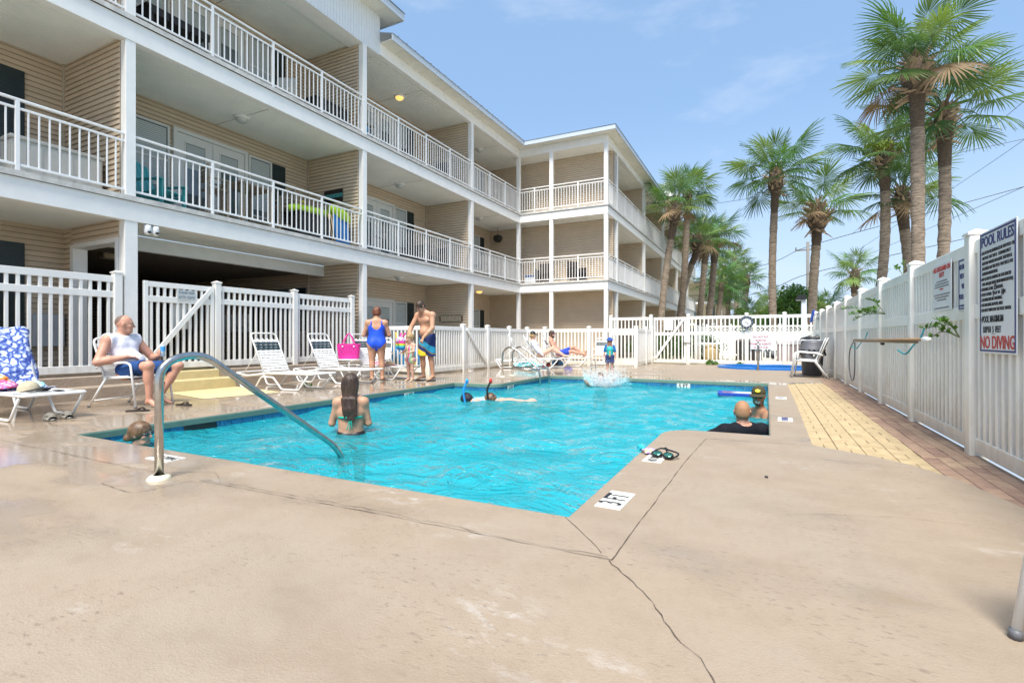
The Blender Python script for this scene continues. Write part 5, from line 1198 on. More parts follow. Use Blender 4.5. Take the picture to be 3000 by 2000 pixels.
tubes('strap', gg, [spline([(-.65, 4.18, .015), (-.62, 4.24, .04), (-.70, 4.30, .05), (-.78, 4.34, .05), (-.84, 4.28, .02), (-.82, 4.23, .02)], 5), spline([(-.70, 4.26, .02), (-.74, 4.33, .06), (-.72, 4.38, .03)], 5)], .007, M_BLACK, 6)
lump('lilac_cap', 'little lilac and yellow silicone cap next to the goggles', 'toy', (-.87, 4.31, .02), (.05, .04, .05), pattern_mat('lilac_yellow', (.45, .3, .7), (.75, .65, .2), 25, 'NOISE', thr=(.5, .55)), 14)
lump('turquoise_toy', 'small turquoise rubber toy on the pool edge', 'toy', (-.95, 4.37, .022), (.032, .036, .05), mat('turquoise_rubber', (.02, .42, .50), .4), 15, .7)
dp = bx('black_pebble', None, (-.0, .022), (3.93, 3.955), (.0, .014), M_BLACK, .004); tag(dp, 'tiny black scrap lying on the near deck', 'litter')
bb = thing('boogie_board', 'blue and white float board drifting near the far right corner', 'float', (0, 0, 0))
V = [(-.62, -.22), (-.55, -.27), (.4, -.27), (.58, -.18), (.62, 0), (.58, .18), (.4, .27), (-.55, .27), (-.62, .22)]
prism('board', bb, V, -.03, .035, mat('board_blue', (.02, .06, .38), .35)); prism('graphic', bb, [(-.3, -.10), (.25, -.14), (.45, 0), (.25, .13), (-.3, .12), (-.1, 0)], .036, .039, mat('board_white', (.68, .72, .80), .4), sides=False); prism('graphic', bb, [(-.5, -.06), (-.2, -.03), (-.2, .03), (-.5, .05)], .036, .040, mat('board_orange', (.7, .25, .08), .4), sides=False); place(bb, (-.40, 10.7, -.10), R(2), Matrix.Rotation(R(4), 4, 'X'), .68)
tc_ = thing('trash_can', 'tall dark grey round trash can with a black bag over its rim', 'trash can', (1.12, 15.4, 0))
lathe('drum', tc_, [(0, 0), (.21, 0), (.23, .02), (.26, .58), (.275, .60), (.275, .66)], M_GREY, 28, (1.12, 15.45, 0)); lathe('lid', tc_, [(.28, .64), (.285, .70), (.27, .72), (.26, .86), (.24, .91), (0, .92)], M_GREY, 28, (1.12, 15.45, 0))
V, F = [], []; rr = random.Random(4)
for i in range(5):
    for j in range(40): a = 2*math.pi*j/40; r_ = .282+.02*math.sin(j*2.3)+.012*i*math.sin(j*1.1)+rr.uniform(-.01, .012); V.append((1.12+r_*math.cos(a), 15.45+r_*math.sin(a), .68-.035*i-.03*math.sin(j*.9)*(i/4)))
for i in range(4):
    for j in range(40): F.append((i*40+j, (i+1)*40+j, (i+1)*40+(j+1) % 40, i*40+(j+1) % 40))
mk('bag', V, F, mat('bin_bag', (.008, .008, .009), .25), tc_)
for i, (dx, lb) in enumerate(((-.10, 'left one of the black sneakers on the trash can lid'), (.08, 'right one of the black sneakers on the trash can lid'))):
    o = thing('sneaker', lb, 'shoe', (0, 0, 0), 'black sneakers'); V, F = [], []
    for k in range(9):
        t = k/8; w = .036+.012*math.sin(math.pi*min(1, t*1.15)); h = [.085, .10, .10, .085, .075, .065, .055, .045, .02][k]
        for j in range(9): a = math.pi*j/8; V.append((-.13+.27*t, w*math.cos(a), .025+h*math.sin(a)))
    for k in range(8):
        for j in range(8): F.append((k*9+j, k*9+j+1, (k+1)*9+j+1, (k+1)*9+j))
    mk('upper', V, F, M_BLACK, o, True); prism('sole', o, [(-.14, -.035), (0, -.042), (.1, -.05), (.145, -.02), (.145, .02), (.1, .05), (0, .042), (-.14, .035)], 0, .028, M_SIGN); place(o, (1.08+dx, 15.32, .92), R(165+i*12))
# pole rack, brushes and hooks on the right fence
rk = thing('pool_pole', 'long tan telescopic pool pole hanging on fence hooks', 'pole', (1.40, 8.3, .95))
tube('pole', rk, [(1.40, 10.6, .945), (1.40, 6.15, .96)], .017, mat('tan_pole', (.36, .22, .12), .4, var=.1), 10); tube('pole', rk, [(1.40, 10.5, .92), (1.40, 6.5, .93)], .012, mat('bronze_pole', (.30, .20, .11), .35, metal=.4), 8)
lathe('end_cap', rk, [(0, -.09), (.024, -.09), (.028, -.07), (.028, .05), (.018, .07), (0, .07)], M_WHITE, 14, M=Matrix.Translation((1.40, 6.16, .958)) @ Matrix.Rotation(R(90), 4, 'X'))
tube('leaf_net_hoop', rk, spline([(1.40, 10.55, .94), (1.39, 11.0, .75), (1.40, 11.15, .45), (1.40, 10.85, .22), (1.40, 10.55, .35), (1.40, 10.5, .9)], 7), .010, M_GREY, 7)
for yy in (10.15, 6.82):
    h = tube('pole_hook', None, spline([(1.53, yy, 1.08), (1.50, yy, .98), (1.44, yy, .90), (1.38, yy+.05, .80), (1.33, yy+.16, .84)], 5), .009, mat('teal_hook', (.03, .30, .36), .4), 6); tag(h, 'teal hook holding the %s end of the pool pole' % ('far' if yy > 8 else 'near'), 'hook')
lt = cbx('gate_clip', None, (1.50, 8.8, .90), (.04, .10, .05), M_BLACK, .01); tag(lt, 'small black clip on the fence under the pool pole', 'clip')
br = thing('pool_brush', 'blue pool brush and poles on the fence near the far corner', 'brush', (1.45, 19.2, 1.7))
cbx('brush_head', br, (1.40, 19.3, 1.70), (.06, .35, .42), mat('blue_brush', (.02, .07, .36), .5), .02, Matrix.Rotation(R(12), 4, 'Y'))
for z in (1.72, 1.55): tube('handle', br, [(1.42, 19.2, z-.03), (1.40, 16.8, z)], .016, M_STEEL, 7)

# ------------------------------------------------------------------ balcony and patio things
def adirondack(label, loc, rz, m, group=None):
    o = thing('adirondack_chair', label, 'chair', (0, 0, 0), group)
    for i in range(5): cbx('back_slat', o, (-.32, -.2+i*.1, .62), (.03, .09, .85-.05*abs(i-2)), m, .008, Matrix.Rotation(R(-20), 4, 'Y'))
    for i in range(6): cbx('seat_slat', o, (-.15+i*.09, 0, .32+i*.012), (.08, .5, .025), m, .006, Matrix.Rotation(R(-8), 4, 'Y'))
    for s in (-1, 1):
        cbx('arm', o, (.05, s*.30, .56), (.66, .10, .03), m, .01); cbx('leg', o, (.33, s*.29, .27), (.09, .03, .54), m, .008); cbx('leg', o, (-.30, s*.27, .26), (.09, .03, .55), m, .008, Matrix.Rotation(R(-12), 4, 'Y')); cbx('side_rail', o, (.02, s*.25, .27), (.75, .03, .10), m, .008, Matrix.Rotation(R(-8), 4, 'Y'))
    return place(o, loc, rz)
adirondack('teal adirondack chair on the second floor balcony', (-10.65, 5.75, FL[1]), R(20), M_TEAL)
adirondack('teal adirondack chair behind the low fence on the ground floor patio', (-9.2, 12.3, .03), R(200), M_TEAL)
def bar_chair(label, loc, rz, m=M_WOOD, h=.75):
    o = thing('bar_chair', label, 'chair', (0, 0, 0), 'balcony bar chairs')
    for x, y in ((-.2, -.2), (-.2, .2), (.2, -.2), (.2, .2)): cbx('leg', o, (x, y, (h+(.5 if x < 0 else .2))/2), (.045, .045, h+(.5 if x < 0 else .2)), m, .005)
    for i in range(5): cbx('seat_slat', o, (-.17+i*.085, 0, h), (.075, .46, .025), m, .004)
    for i in range(4): cbx('back_slat', o, (-.2, 0, h+.18+i*.09), (.025, .40, .06), m, .004)
    for s in (-1, 1): cbx('arm', o, (0, s*.22, h+.21), (.48, .06, .03), m, .005); cbx('stretcher', o, (0, s*.2, .3), (.4, .03, .04), m, .004)
    return place(o, loc, rz)
bar_chair('grey wooden bar chair left of the balcony table', (-10.75, 6.95, FL[1]), R(80)); bar_chair('grey wooden bar chair right of the balcony table', (-10.7, 8.65, FL[1]), R(-95))
bt_ = thing('bar_table', 'tall grey wooden table on the second floor balcony', 'table', (-10.85, 7.8, FL[1]))
for i in range(6): bx('top_slat', bt_, (-11.25+i*.135, -11.12+i*.135), (7.35, 8.25), (FL[1]+1.02, FL[1]+1.05), M_WOOD, .004)
for x, y in ((-11.2, 7.45), (-11.2, 8.15), (-10.5, 7.45), (-10.5, 8.15)): bx('leg', bt_, (x-.04, x+.04), (y-.04, y+.04), (FL[1], FL[1]+1.02), M_WOOD, .005)
for y in (7.45, 8.15): bx('stretcher', bt_, (-11.16, -10.54), (y-.02, y+.02), (FL[1]+.25, FL[1]+.31), M_WOOD, .004)
def deck_box(label, x, y, z0, h, m, m2):
    o = thing('deck_box', label, 'storage box', ((x[0]+x[1])/2, (y[0]+y[1])/2, z0)); bx('body', o, x, y, (z0, z0+h), m, .01); bx('lid', o, (x[0]-.03, x[1]+.03), (y[0]-.03, y[1]+.03), (z0+h, z0+h+.06), m2, .015)
    n = int((y[1]-y[0])/.18)
    for i in range(n): a = y[0]+(i+.5)*(y[1]-y[0])/n; bx('panel', o, (x[1]+.001, x[1]+.012), (a-.075, a+.075), (z0+.06, z0+h-.04), m, .004)
    n = int((x[1]-x[0])/.12)
    for i in range(n): a = x[0]+(i+.5)*(x[1]-x[0])/n; bx('panel', o, (a-.05, a+.05), (y[0]-.012, y[0]-.001), (z0+.06, z0+h-.04), m, .004)
    return o
M_PALE = mat('pale_cabinet', (.52, .51, .47), .6, var=.06)
deck_box('pale panelled storage bench on the second floor balcony at the far left', (-11.2, -10.35), (3.5, 4.7), FL[1], .62, M_PALE, M_PALE)
deck_box('black storage box under the lime green kayak', (-10.75, -10.2), (8.75, 9.85), FL[1], .62, M_BLACK, M_BLACK)
deck_box('dark wicker box on the third floor balcony beside the column', (-10.7, -10.2), (9.3, 10.35), FL[2], .55, M_DARK, M_DARK)
ky = lathe('inflatable_kayak', None, [(0, -.85), (.07, -.8), (.11, -.5), (.13, 0), (.12, .5), (.08, .78), (0, .85)], mat('lime_vinyl', (.42, .66, .02), .35), 14, M=Matrix.Translation((-10.45, 9.45, FL[1]+.80)) @ Matrix.Rotation(R(93), 4, 'X')); tag(ky, 'lime green inflatable lying on the black balcony box', 'inflatable')
k2 = lathe('inflatable_ring', None, [(0, -.36), (.12, -.33), (.16, -.1), (.16, .15), (.1, .33), (0, .36)], MATS['lime_vinyl'], 14, M=Matrix.Translation((-10.2, 10.05, FL[1]+.86)) @ Matrix.Rotation(R(70), 4, 'X')); tag(k2, 'puffy lime green roll on top of the blue beach chairs', 'inflatable')
bc = thing('folded_beach_chair', 'blue folded beach chair leaning by the second floor column', 'beach chair', (-10.15, 10.0, FL[1]))
cbx('fabric', bc, (-10.12, 10.05, FL[1]+.45), (.04, .50, .75), mat('blue_canvas', (.02, .18, .48), .7, var=.15, vscale=12), .01, Matrix.Rotation(R(-6), 4, 'Y'))
for yy in (9.74, 9.82, 10.33): tube('frame', bc, [(-10.12, yy, FL[1]+.02), (-10.18, yy-.1, FL[1]+.78)], .014, mat('light_wood', (.55, .38, .2), .6), 6)
cw = thing('toy_spade', 'yellow plastic beach spade standing on the black balcony box', 'toy', (-10.5, 9.0, FL[1]+.7)); tubes('handle', cw, [fillet([(-10.45, 9.02, FL[1]+.68), (-10.45, 9.0, FL[1]+.98), (-10.45, 9.12, FL[1]+1.0), (-10.45, 9.10, FL[1]+.68)], .03)], .02, mat('toy_yellow', (.75, .55, .02), .4), 7); lathe('grip', cw, [(0, -.07), (.03, -.06), (.03, .06), (0, .07)], MATS['toy_yellow'], 10, M=Matrix.Translation((-10.5, 8.78, FL[1]+.76)) @ Matrix.Rotation(R(50), 4, 'X'))
hk = thing('towel_rack', 'dark wall rack with a teal stripe and hooks on the balcony side wall', 'rack', (-10.7, 10.5, 5)); bx('board', hk, (-11.25, -10.55), (10.50, 10.53), (4.80, 5.16), M_DARK, .004); bx('stripe', hk, (-11.25, -10.55), (10.493, 10.499), (4.93, 5.04), M_TEAL, 0)
for i in range(5): tube('hook', hk, [(-11.18+i*.14, 10.49, 5.05), (-11.18+i*.14, 10.46, 4.95), (-11.18+i*.14, 10.44, 4.99)], .008, M_STEEL, 5)
dt = thing('patio_table', 'dark table on the third floor balcony', 'table', (-10.6, 5.9, FL[2])); bx('top', dt, (-10.95, -10.25), (5.35, 6.6), (FL[2]+.62, FL[2]+.66), M_DARK, .01)
for x, y in ((-10.9, 5.45), (-10.9, 6.5), (-10.3, 5.45), (-10.3, 6.5)): bx('leg', dt, (x-.03, x+.03), (y-.03, y+.03), (FL[2], FL[2]+.62), M_DARK, .004)
for i in range(3): bx('apron', dt, (-10.27, -10.25), (5.4+i*.4, 5.75+i*.4), (FL[2]+.5, FL[2]+.62), M_DARK, .004)
def simple_chair(label, loc, rz, m, name='patio_chair', w=.5, group=None):
    o = thing(name, label, 'chair', (0, 0, 0), group)
    cbx('seat', o, (0, 0, .42), (w, w, .07), m, .02); cbx('backrest', o, (-w*.46, 0, .68), (.06, w, .52), m, .03, Matrix.Rotation(R(-8), 4, 'Y'))
    for s in (-1, 1): cbx('arm', o, (0, s*w*.5, .60), (w*.95, .07, .05), m, .02); cbx('side', o, (0, s*w*.5, .34), (w*.9, .05, .5), m, .01)
    for x, y in ((-.2, -.2), (-.2, .2), (.2, -.2), (.2, .2)): cbx('leg', o, (x, y, .2), (.04, .04, .4), m, .004)
    return place(o, loc, rz)
M_WICK = mat('brown_wicker', (.045, .03, .022), .7, var=.3, vscale=60, bump=.5, bscale=80)
simple_chair('white metal chair on the third floor balcony', (-10.6, 8.6, FL[2]), R(-60), mat('pale_metal', (.6, .58, .52), .5))
simple_chair('dark curved back chair beside the dark third floor table', (-10.7, 5.1, FL[2]), R(60), M_DARK)
simple_chair('brown wicker armchair left of the middle wing column, second floor', (-8.9, 21.0, FL[1]), R(-80), M_WICK, 'wicker_chair', .62)
simple_chair('brown wicker armchair with a blue cushion right of the middle wing column', (-7.35, 21.05, FL[1]), R(-30), M_WICK, 'wicker_chair', .62)
simple_chair('dark chair on the second floor balcony right of the double column', (-11.2, 11.3, FL[1]), R(10), M_WICK, 'wicker_chair', .55); simple_chair('dark brown sofa chair on the second floor in the third bay', (-11.2, 14.6, FL[1]), R(-90), M_WICK, 'wicker_chair', .75)
simple_chair('brown chair on the second floor under the third bay side wall', (-10.9, 15.6, FL[1]), R(-90), M_WICK, 'wicker_chair', .6); simple_chair('black chair on the third floor in the third bay', (-11.0, 13.6, FL[2]), R(-70), M_BLACK, 'patio_chair', .7); simple_chair('black and red chair on the third floor near the third bay column', (-10.6, 15.4, FL[2]), R(-70), M_BLACK, 'patio_chair', .55)
cb = thing('cooler', 'blue topped cooler on the second floor wing balcony', 'cooler', (-9.5, 20.9, FL[1])); bx('body', cb, (-9.75, -9.2), (20.75, 21.1), (FL[1], FL[1]+.3), M_SIGN, .03); bx('lid', cb, (-9.77, -9.18), (20.73, 21.12), (FL[1]+.3, FL[1]+.38), mat('cooler_blue', (.02, .12, .40), .4), .03)
bt2 = thing('blue_tub', 'blue plastic tub on the third floor behind the column', 'tub', (-10.4, 11.0, FL[2])); lathe('tub', bt2, [(0, 0), (.2, 0), (.25, .3), (.27, .31), (.27, .33)], mat('tub_blue', (.03, .30, .62), .4), 20, (-10.4, 11.05, FL[2]+.12)); bx('stand', bt2, (-10.6, -10.2), (10.85, 11.25), (FL[2], FL[2]+.12), M_WOOD, .01); bx('plank', bt2, (-10.7, -10.1), (10.8, 11.3), (FL[2]+.5, FL[2]+.54), M_WOOD, .004)
hb2 = thing('hanging_basket', 'round dark hanging basket in the second floor corner', 'basket', (-11.3, 20.7, 5.6)); lathe('basket', hb2, [(0, -.2), (.14, -.16), (.22, -.02), (.2, .1), (.1, .16), (0, .17)], mat('woven_dark', (.03, .025, .02), .9, bump=1, bscale=40, bdist=.03), 16, (-11.2, 20.9, 5.65)); tube('cord', hb2, [(-11.2, 20.9, 5.8), (-11.2, 20.9, 6.15)], .008, M_DARK, 5)
ct = thing('wall_cabinet', 'grey utility cabinet with a padlock on the ground floor wall at the left', 'cabinet', (-11.9, 4.4, 1.2)); bx('body', ct, (-11.93, -11.80), (4.28, 4.75), (.82, 1.42), mat('cabinet_grey', (.50, .51, .53), .5), .01); bx('padlock', ct, (-11.79, -11.76), (4.5, 4.55), (1.15, 1.25), mat('brass', (.3, .22, .08), .3, metal=.8), .006)
wb = bx('white_board', None, (-13.7, -12.3), (8.9, 8.93), (1.15, 1.62), pattern_mat('peeling_white', (.35, .33, .30), (.72, .72, .7), 5, 'NOISE', thr=(.3, .5)), .002); tag(wb, 'peeling white board in the breezeway seen through the tall fence', 'board')
iv = thing('inflatable_slide', 'blue and yellow inflatable toy behind the low fence', 'inflatable', (-8.9, 11.7, 0))
for i, (m, dx) in enumerate(((mat('pool_blue', (.02, .28, .62), .35), -.35), (MATS['toy_yellow'], 0.02), (MATS['pool_blue'], .34))): tube('chamber', iv, spline([(-9.45+dx*.7, 11.6+.1*i, .05), (-9.4+dx*.7, 11.55+.1*i, .5), (-9.25+dx*.7, 11.5+.1*i, .62), (-9.0+dx*.7, 11.55+.1*i, .3), (-8.95+dx*.7, 11.6+.1*i, .05)], 5), .13, m, 12)
yc = thing('step_ladder', 'yellow folding ladder behind the low fence by the column', 'ladder', (-9.5, 11.6, 0))
for s in (-.16, .16): tube('rail', yc, [(-9.45+s, 11.7, .03), (-9.45+s*.7, 11.6, 1.15)], .02, MATS['toy_yellow'], 6)
for k in range(4): bx('rung', yc, (-9.57, -9.33), (11.62, 11.66), (.2+k*.24, .24+k*.24), MATS['toy_yellow'], .004)
tw2 = thing('hung_towel', 'white towel hung over a far balcony rail', 'towel', (-5.8, 40.5, 4)); bx('cloth', tw2, (-5.79, -5.76), (41.2, 41.7), (3.5, 4.6), M_SIGN, .005)
lw = thing('leaf_scrap', 'small green plant sprig under the nearest empty lounger', 'plant', (-8.15, 7.2, 0)); leafy('leaf', lw, [(-8.15, 7.2, .04, .09, .07, .05)], 40, .04, M_LEAF, 8)
gr = thing('weed_tuft', 'tuft of weeds at the foot of the far fence', 'weed', (-1.6, 19.9, 0)); leafy('leaf', gr, [(-1.75, 19.85, .06, .22, .08, .10), (-.8, 19.85, .04, .12, .06, .07)], 260, .05, M_LEAF, 9)
# ------------------------------------------------------------------ people: smooth implicit bodies meshed by surface nets
class Blob:
    def __init__(s): s.P = []; s.S = []; s.part = ''
    def cap(s, a, b, ra, rb=None, k=.025, n=None, f=1.0, tag=0):
        s.P.append(('c', np.array(a, float), np.array(b, float), ra, ra if rb is None else rb, k, None if n is None else np.array(n, float)/np.linalg.norm(n), f, tag, s.part)); return s
    def ell(s, c, r, k=.02, B=None, tag=0):
        s.P.append(('e', np.array(c, float), np.array(r, float), None if B is None else np.array(B, float), None, k, None, 1, tag, s.part)); return s
    def sub(s, c, r, B=None, k=.0): s.S.append(('e', np.array(c, float), np.array(r, float), None if B is None else np.array(B, float))); return s
    def plane(s, p, n): s.S.append(('p', np.array(p, float), np.array(n, float)/np.linalg.norm(n))); return s
    @staticmethod
    def ed(X, c, r, B):
        q = X-c
        if B is not None: q = q @ B.T
        k0 = np.sqrt(((q/r)**2).sum(-1)); k1 = np.sqrt(((q/(r*r))**2).sum(-1)); return k0*(k0-1)/np.maximum(k1, 1e-9)
    def field(s, h):
        lo, hi = [], []
        for p in s.P:
            if p[0] == 'c': R_ = max(p[3], p[4]); lo.append(np.minimum(p[1], p[2])-R_); hi.append(np.maximum(p[1], p[2])+R_)
            else: R_ = p[2].max(); lo.append(p[1]-R_); hi.append(p[1]+R_)
        lo = np.min(lo, 0)-3*h; hi = np.max(hi, 0)+3*h; dim = np.ceil((hi-lo)/h).astype(int)+1
        D = np.full(dim, .5, np.float32); T = np.zeros(dim, np.uint8); W = np.full(dim, .5, np.float32)
        ax = [lo[i]+h*np.arange(dim[i]) for i in range(3)]
        for p in s.P:
            k = p[5]; mrg = k+2.5*h
            if p[0] == 'c': R_ = max(p[3], p[4])+mrg; a = np.minimum(p[1], p[2])-R_; b = np.maximum(p[1], p[2])+R_
            else: R_ = p[2].max()+mrg; a = p[1]-R_; b = p[1]+R_
            i0 = np.maximum(0, ((a-lo)/h).astype(int)); i1 = np.minimum(dim, ((b-lo)/h).astype(int)+2)
            sl = tuple(slice(i0[j], i1[j]) for j in range(3))
            X = np.stack(np.meshgrid(*[ax[j][sl[j]] for j in range(3)], indexing='ij'), -1)
            if p[0] == 'c':
                ab = p[2]-p[1]; t = np.clip(((X-p[1]) @ ab)/max(ab @ ab, 1e-9), 0, 1); v = X-p[1]-t[..., None]*ab
                if p[6] is not None: v = v+(v @ p[6])[..., None]*p[6]*(p[7]-1)
                d = np.sqrt((v*v).sum(-1))-(p[3]+t*(p[4]-p[3]))
            else: d = s.ed(X, p[1], p[2], p[3])
            d = d.astype(np.float32); o = D[sl]; w_ = W[sl]; m = d < w_; T[sl][m] = p[8]; w_[m] = d[m]
            if k > 0:
                hh = np.clip(.5+.5*(o-d)/k, 0, 1); D[sl] = o*(1-hh)+d*hh-k*hh*(1-hh)
            else: D[sl] = np.minimum(o, d)
        if s.S:
            X = np.stack(np.meshgrid(*ax, indexing='ij'), -1)
            for q in s.S:
                if q[0] == 'p': D = np.maximum(D, ((X-q[1]) @ q[2]).astype(np.float32))
                else: D = np.maximum(D, -s.ed(X, q[1], q[2], q[3]).astype(np.float32))
        return D, T, lo
    def build(s, name, parent, mats, h=.008):
        D, T, lo = s.field(h); I = D < 0
        c = [(i, j, k) for i in (0, 1) for j in (0, 1) for k in (0, 1)]; n = np.array(D.shape)
        cnt = sum(I[i:n[0]-1+i, j:n[1]-1+j, k:n[2]-1+k].astype(np.int8) for i, j, k in c)
        cells = np.argwhere((cnt > 0) & (cnt < 8)); idx = -np.ones(n-1, np.int64); idx[tuple(cells.T)] = np.arange(len(cells))
        val = np.stack([D[cells[:, 0]+i, cells[:, 1]+j, cells[:, 2]+k] for i, j, k in c], 1); acc = np.zeros((len(cells), 3)); num = np.zeros(len(cells))
        for a in range(8):
            for b in range(a+1, 8):
                if sum(abs(c[a][q]-c[b][q]) for q in range(3)) != 1: continue
                va, vb = val[:, a], val[:, b]; m = (va < 0) != (vb < 0); t = np.where(m, va/np.where(m, va-vb, 1), 0)
                acc += np.where(m[:, None], np.array(c[a])+t[:, None]*(np.array(c[b])-np.array(c[a])), 0); num += m
        V = lo+h*(cells+acc/num[:, None]); F = []
        for axis in range(3):
            sl0 = [slice(None)]*3; sl1 = [slice(None)]*3; sl0[axis] = slice(0, n[axis]-1); sl1[axis] = slice(1, n[axis])
            A, B_ = I[tuple(sl0)], I[tuple(sl1)]; u, w_ = [(1, 2), (2, 0), (0, 1)][axis]
            for flip, msk in ((False, A & ~B_), (True, ~A & B_)):
                E = np.argwhere(msk); E = E[(E[:, u] > 0) & (E[:, w_] > 0) & (E[:, u] < n[u]-1) & (E[:, w_] < n[w_]-1)]
                if not len(E): continue
                q = []
                for du, dw in ((-1, -1), (0, -1), (0, 0), (-1, 0)):
                    e = E.copy(); e[:, u] += du; e[:, w_] += dw; q.append(idx[tuple(e.T)])
                Q = np.stack(q, 1); F.append(Q[:, ::-1] if flip else Q)
        F = np.concatenate(F); F = F[(F >= 0).all(1)]
        me = bpy.data.meshes.new(name); me.vertices.add(len(V)); me.vertices.foreach_set('co', V.astype(np.float32).ravel())
        me.loops.add(F.size); me.loops.foreach_set('vertex_index', F.astype(np.int32).ravel()); me.polygons.add(len(F)); me.polygons.foreach_set('loop_start', np.arange(0, F.size, 4, dtype=np.int32)); me.polygons.foreach_set('loop_total', np.full(len(F), 4, np.int32))
        for x in mats: me.materials.append(x)
        vt = T[tuple(np.round(cells+acc/num[:, None]).astype(int).T)]
        me.polygons.foreach_set('material_index', np.minimum(vt[F[:, 0]], len(mats)-1).astype(np.int32)); me.polygons.foreach_set('use_smooth', np.ones(len(F), bool))
        me.update(calc_edges=True); me.validate()
        return link(name, me, parent)
def garment(b, parts, infl):
    g = Blob()
    for p in b.P:
        if p[9] in parts:
            q = list(p); q[8] = 0
            if p[0] == 'c': q[3] = p[3]+infl; q[4] = p[4]+infl
            else: q[2] = p[2]+infl
            g.P.append(tuple(q))
    return g
def skin_mat(name, col):
    m = mat(name, col, .48, var=.10, vscale=14, spec=.35); p = m.node_tree.nodes['Principled BSDF']; p.inputs['Subsurface Weight'].default_value = .12; p.inputs['Subsurface Radius'].default_value = (.02, .008, .004); p.inputs['Subsurface Scale'].default_value = .3; return m
def A(*v): return np.array(v, float)
def nrm(v): v = np.array(v, float); return v/np.linalg.norm(v)
def hand(b, wr, d, palm, thumb, curl=.5, s=1.0, spread=.0):
    """d: hand direction, palm: palm normal, thumb: side the thumb leaves from"""
    d, palm = nrm(d), nrm(palm); th = nrm(np.array(thumb)-np.dot(thumb, d)*d); wr = np.array(wr, float)
    b.cap(wr, wr+d*.03*s, .026*s, .028*s, .015, palm, 1.5); b.cap(wr+d*.035*s+th*.016*s, wr+d*.085*s+th*.020*s, .024*s, .021*s, .012, palm, 1.7); b.cap(wr+d*.035*s-th*.012*s, wr+d*.08*s-th*.024*s, .024*s, .02*s, .012, palm, 1.7)
    for i, L in enumerate((.070, .080, .075, .058)):
        o = wr+d*.088*s+th*(.034-.0215*i)*s; a = curl*.9; L = L*s
        d1 = d*math.cos(a)+palm*math.sin(a)+th*spread*(1.5-i); d2 = d*math.cos(a*2)+palm*math.sin(a*2)
        m_ = o+d1*L*.5; b.cap(o-d*.01*s, m_, .0098*s, .009*s, .004); b.cap(m_, m_+d2*L*.52, .009*s, .0072*s, .003)
    o = wr+d*.03*s+th*.028*s; d1 = nrm(d*.7+th*.75+palm*.35); m_ = o+d1*.042*s; b.cap(o, m_, .013*s, .0105*s, .008); b.cap(m_, m_+nrm(d+th*.15+palm*.5*curl)*.035*s, .0105*s, .008*s, .004)
def head_prims(b, hc, hf, hu, s=1.0, beard=0, neck=None, child=False, lips=True):
    hf = nrm(hf); hu = nrm(np.array(hu)-np.dot(hu, hf)*hf); hr = np.cross(hf, hu); B = np.stack([hr, hf, hu]); hc = np.array(hc, float)
    P = lambda r, f, u: hc+(hr*r+hf*f+hu*u)*s
    w = 1.06 if child else 1.0
    b.ell(P(0, -.012, .022), A(.076*w, .097, .096)*s, .02, B); b.ell(P(0, .018, -.035), A(.062, .076, .085)*s, .03, B)
    b.cap(P(-.028, .052, -.088), P(.028, .052, -.088), .028*s, None, .03); b.ell(P(0, .07, -.098), A(.022, .02, .018)*s, .02, B)
    b.cap(P(0, .088, .012), P(0, .106 if not child else .098, -.026), .008*s, .0135*s, .008); b.ell(P(-.014, .094, -.032), A(.009, .011, .008)*s, .006, B); b.ell(P(.014, .094, -.032), A(.009, .011, .008)*s, .006, B)
    b.cap(P(-.045, .070, .028), P(-.012, .086, .030), .0085*s, None, .012); b.cap(P(.045, .070, .028), P(.012, .086, .030), .0085*s, None, .012)
    for q in (-1, 1):
        b.ell(P(q*.046, .058, -.026), A(.020, .018, .018)*s, .02, B)
        b.ell(P(q*.079, -.008, -.008), A(.010, .019, .031)*s, .008, B); b.ell(P(q*.083, -.014, .004), A(.010, .014, .020)*s, .006, B)
    if lips: b.cap(P(-.020, .083, -.060), P(.020, .083, -.060), .0075*s, None, .004, tag=1); b.cap(P(-.016, .081, -.069), P(.016, .081, -.069), .008*s, None, .004, tag=1)
    if beard:
        b.cap(P(-.045, .045, -.078), P(0, .074, -.098), .026*s*beard, None, .02, tag=2); b.cap(P(.045, .045, -.078), P(0, .074, -.098), .026*s*beard, None, .02, tag=2); b.cap(P(-.02, .085, -.049), P(.02, .085, -.049), .0075*s, None, .004, tag=2)
        for q in (-1, 1): b.cap(P(q*.066, .005, -.02), P(q*.052, .035, -.075), .016*s*beard, None, .015, tag=2)
    if neck is not None: b.cap(neck, P(0, -.018, -.075), .060*s, .053*s, .03)
    return P, B
M_EYEW = mat('eye_white', (.70, .68, .65), .3); M_EYED = mat('eye_dark', (.03, .02, .015), .2); M_LIP = mat('lips', (.42, .17, .14), .5); M_SHADE = mat('dark_lens', (.008, .009, .012), .06, spec=.9)
def eyes(parent, P, B, s=1):
    for q in (-1, 1):
        for nm, c, r, m in (('eye', (q*.031, .074, .008), (.0135, .010, .0075), M_EYEW), ('iris', (q*.031, .0815, .008), (.006, .004, .0062), M_EYED), ('eyebrow', (q*.034, .0815, .031), (.02, .006, .0045), M_HAIRB)):
            M = Matrix([[*(B.T[i]), P(*c)[i]] for i in range(3)]+[[0, 0, 0, 1]]); me = sphere_mesh(m)
            link(nm, me, parent, M @ Matrix.Diagonal((r[0]*s, r[1]*s, r[2]*s, 1)))
SPH = {}
def sphere_mesh(m, n=10):
    if m.name not in SPH:
        bm = bmesh.new(); bmesh.ops.create_uvsphere(bm, u_segments=n+4, v_segments=n, radius=1); me = bpy.data.meshes.new('ball'); bm.to_mesh(me); bm.free(); me.materials.append(m); me.polygons.foreach_set('use_smooth', [True]*len(me.polygons)); SPH[m.name] = me
    return SPH[m.name]
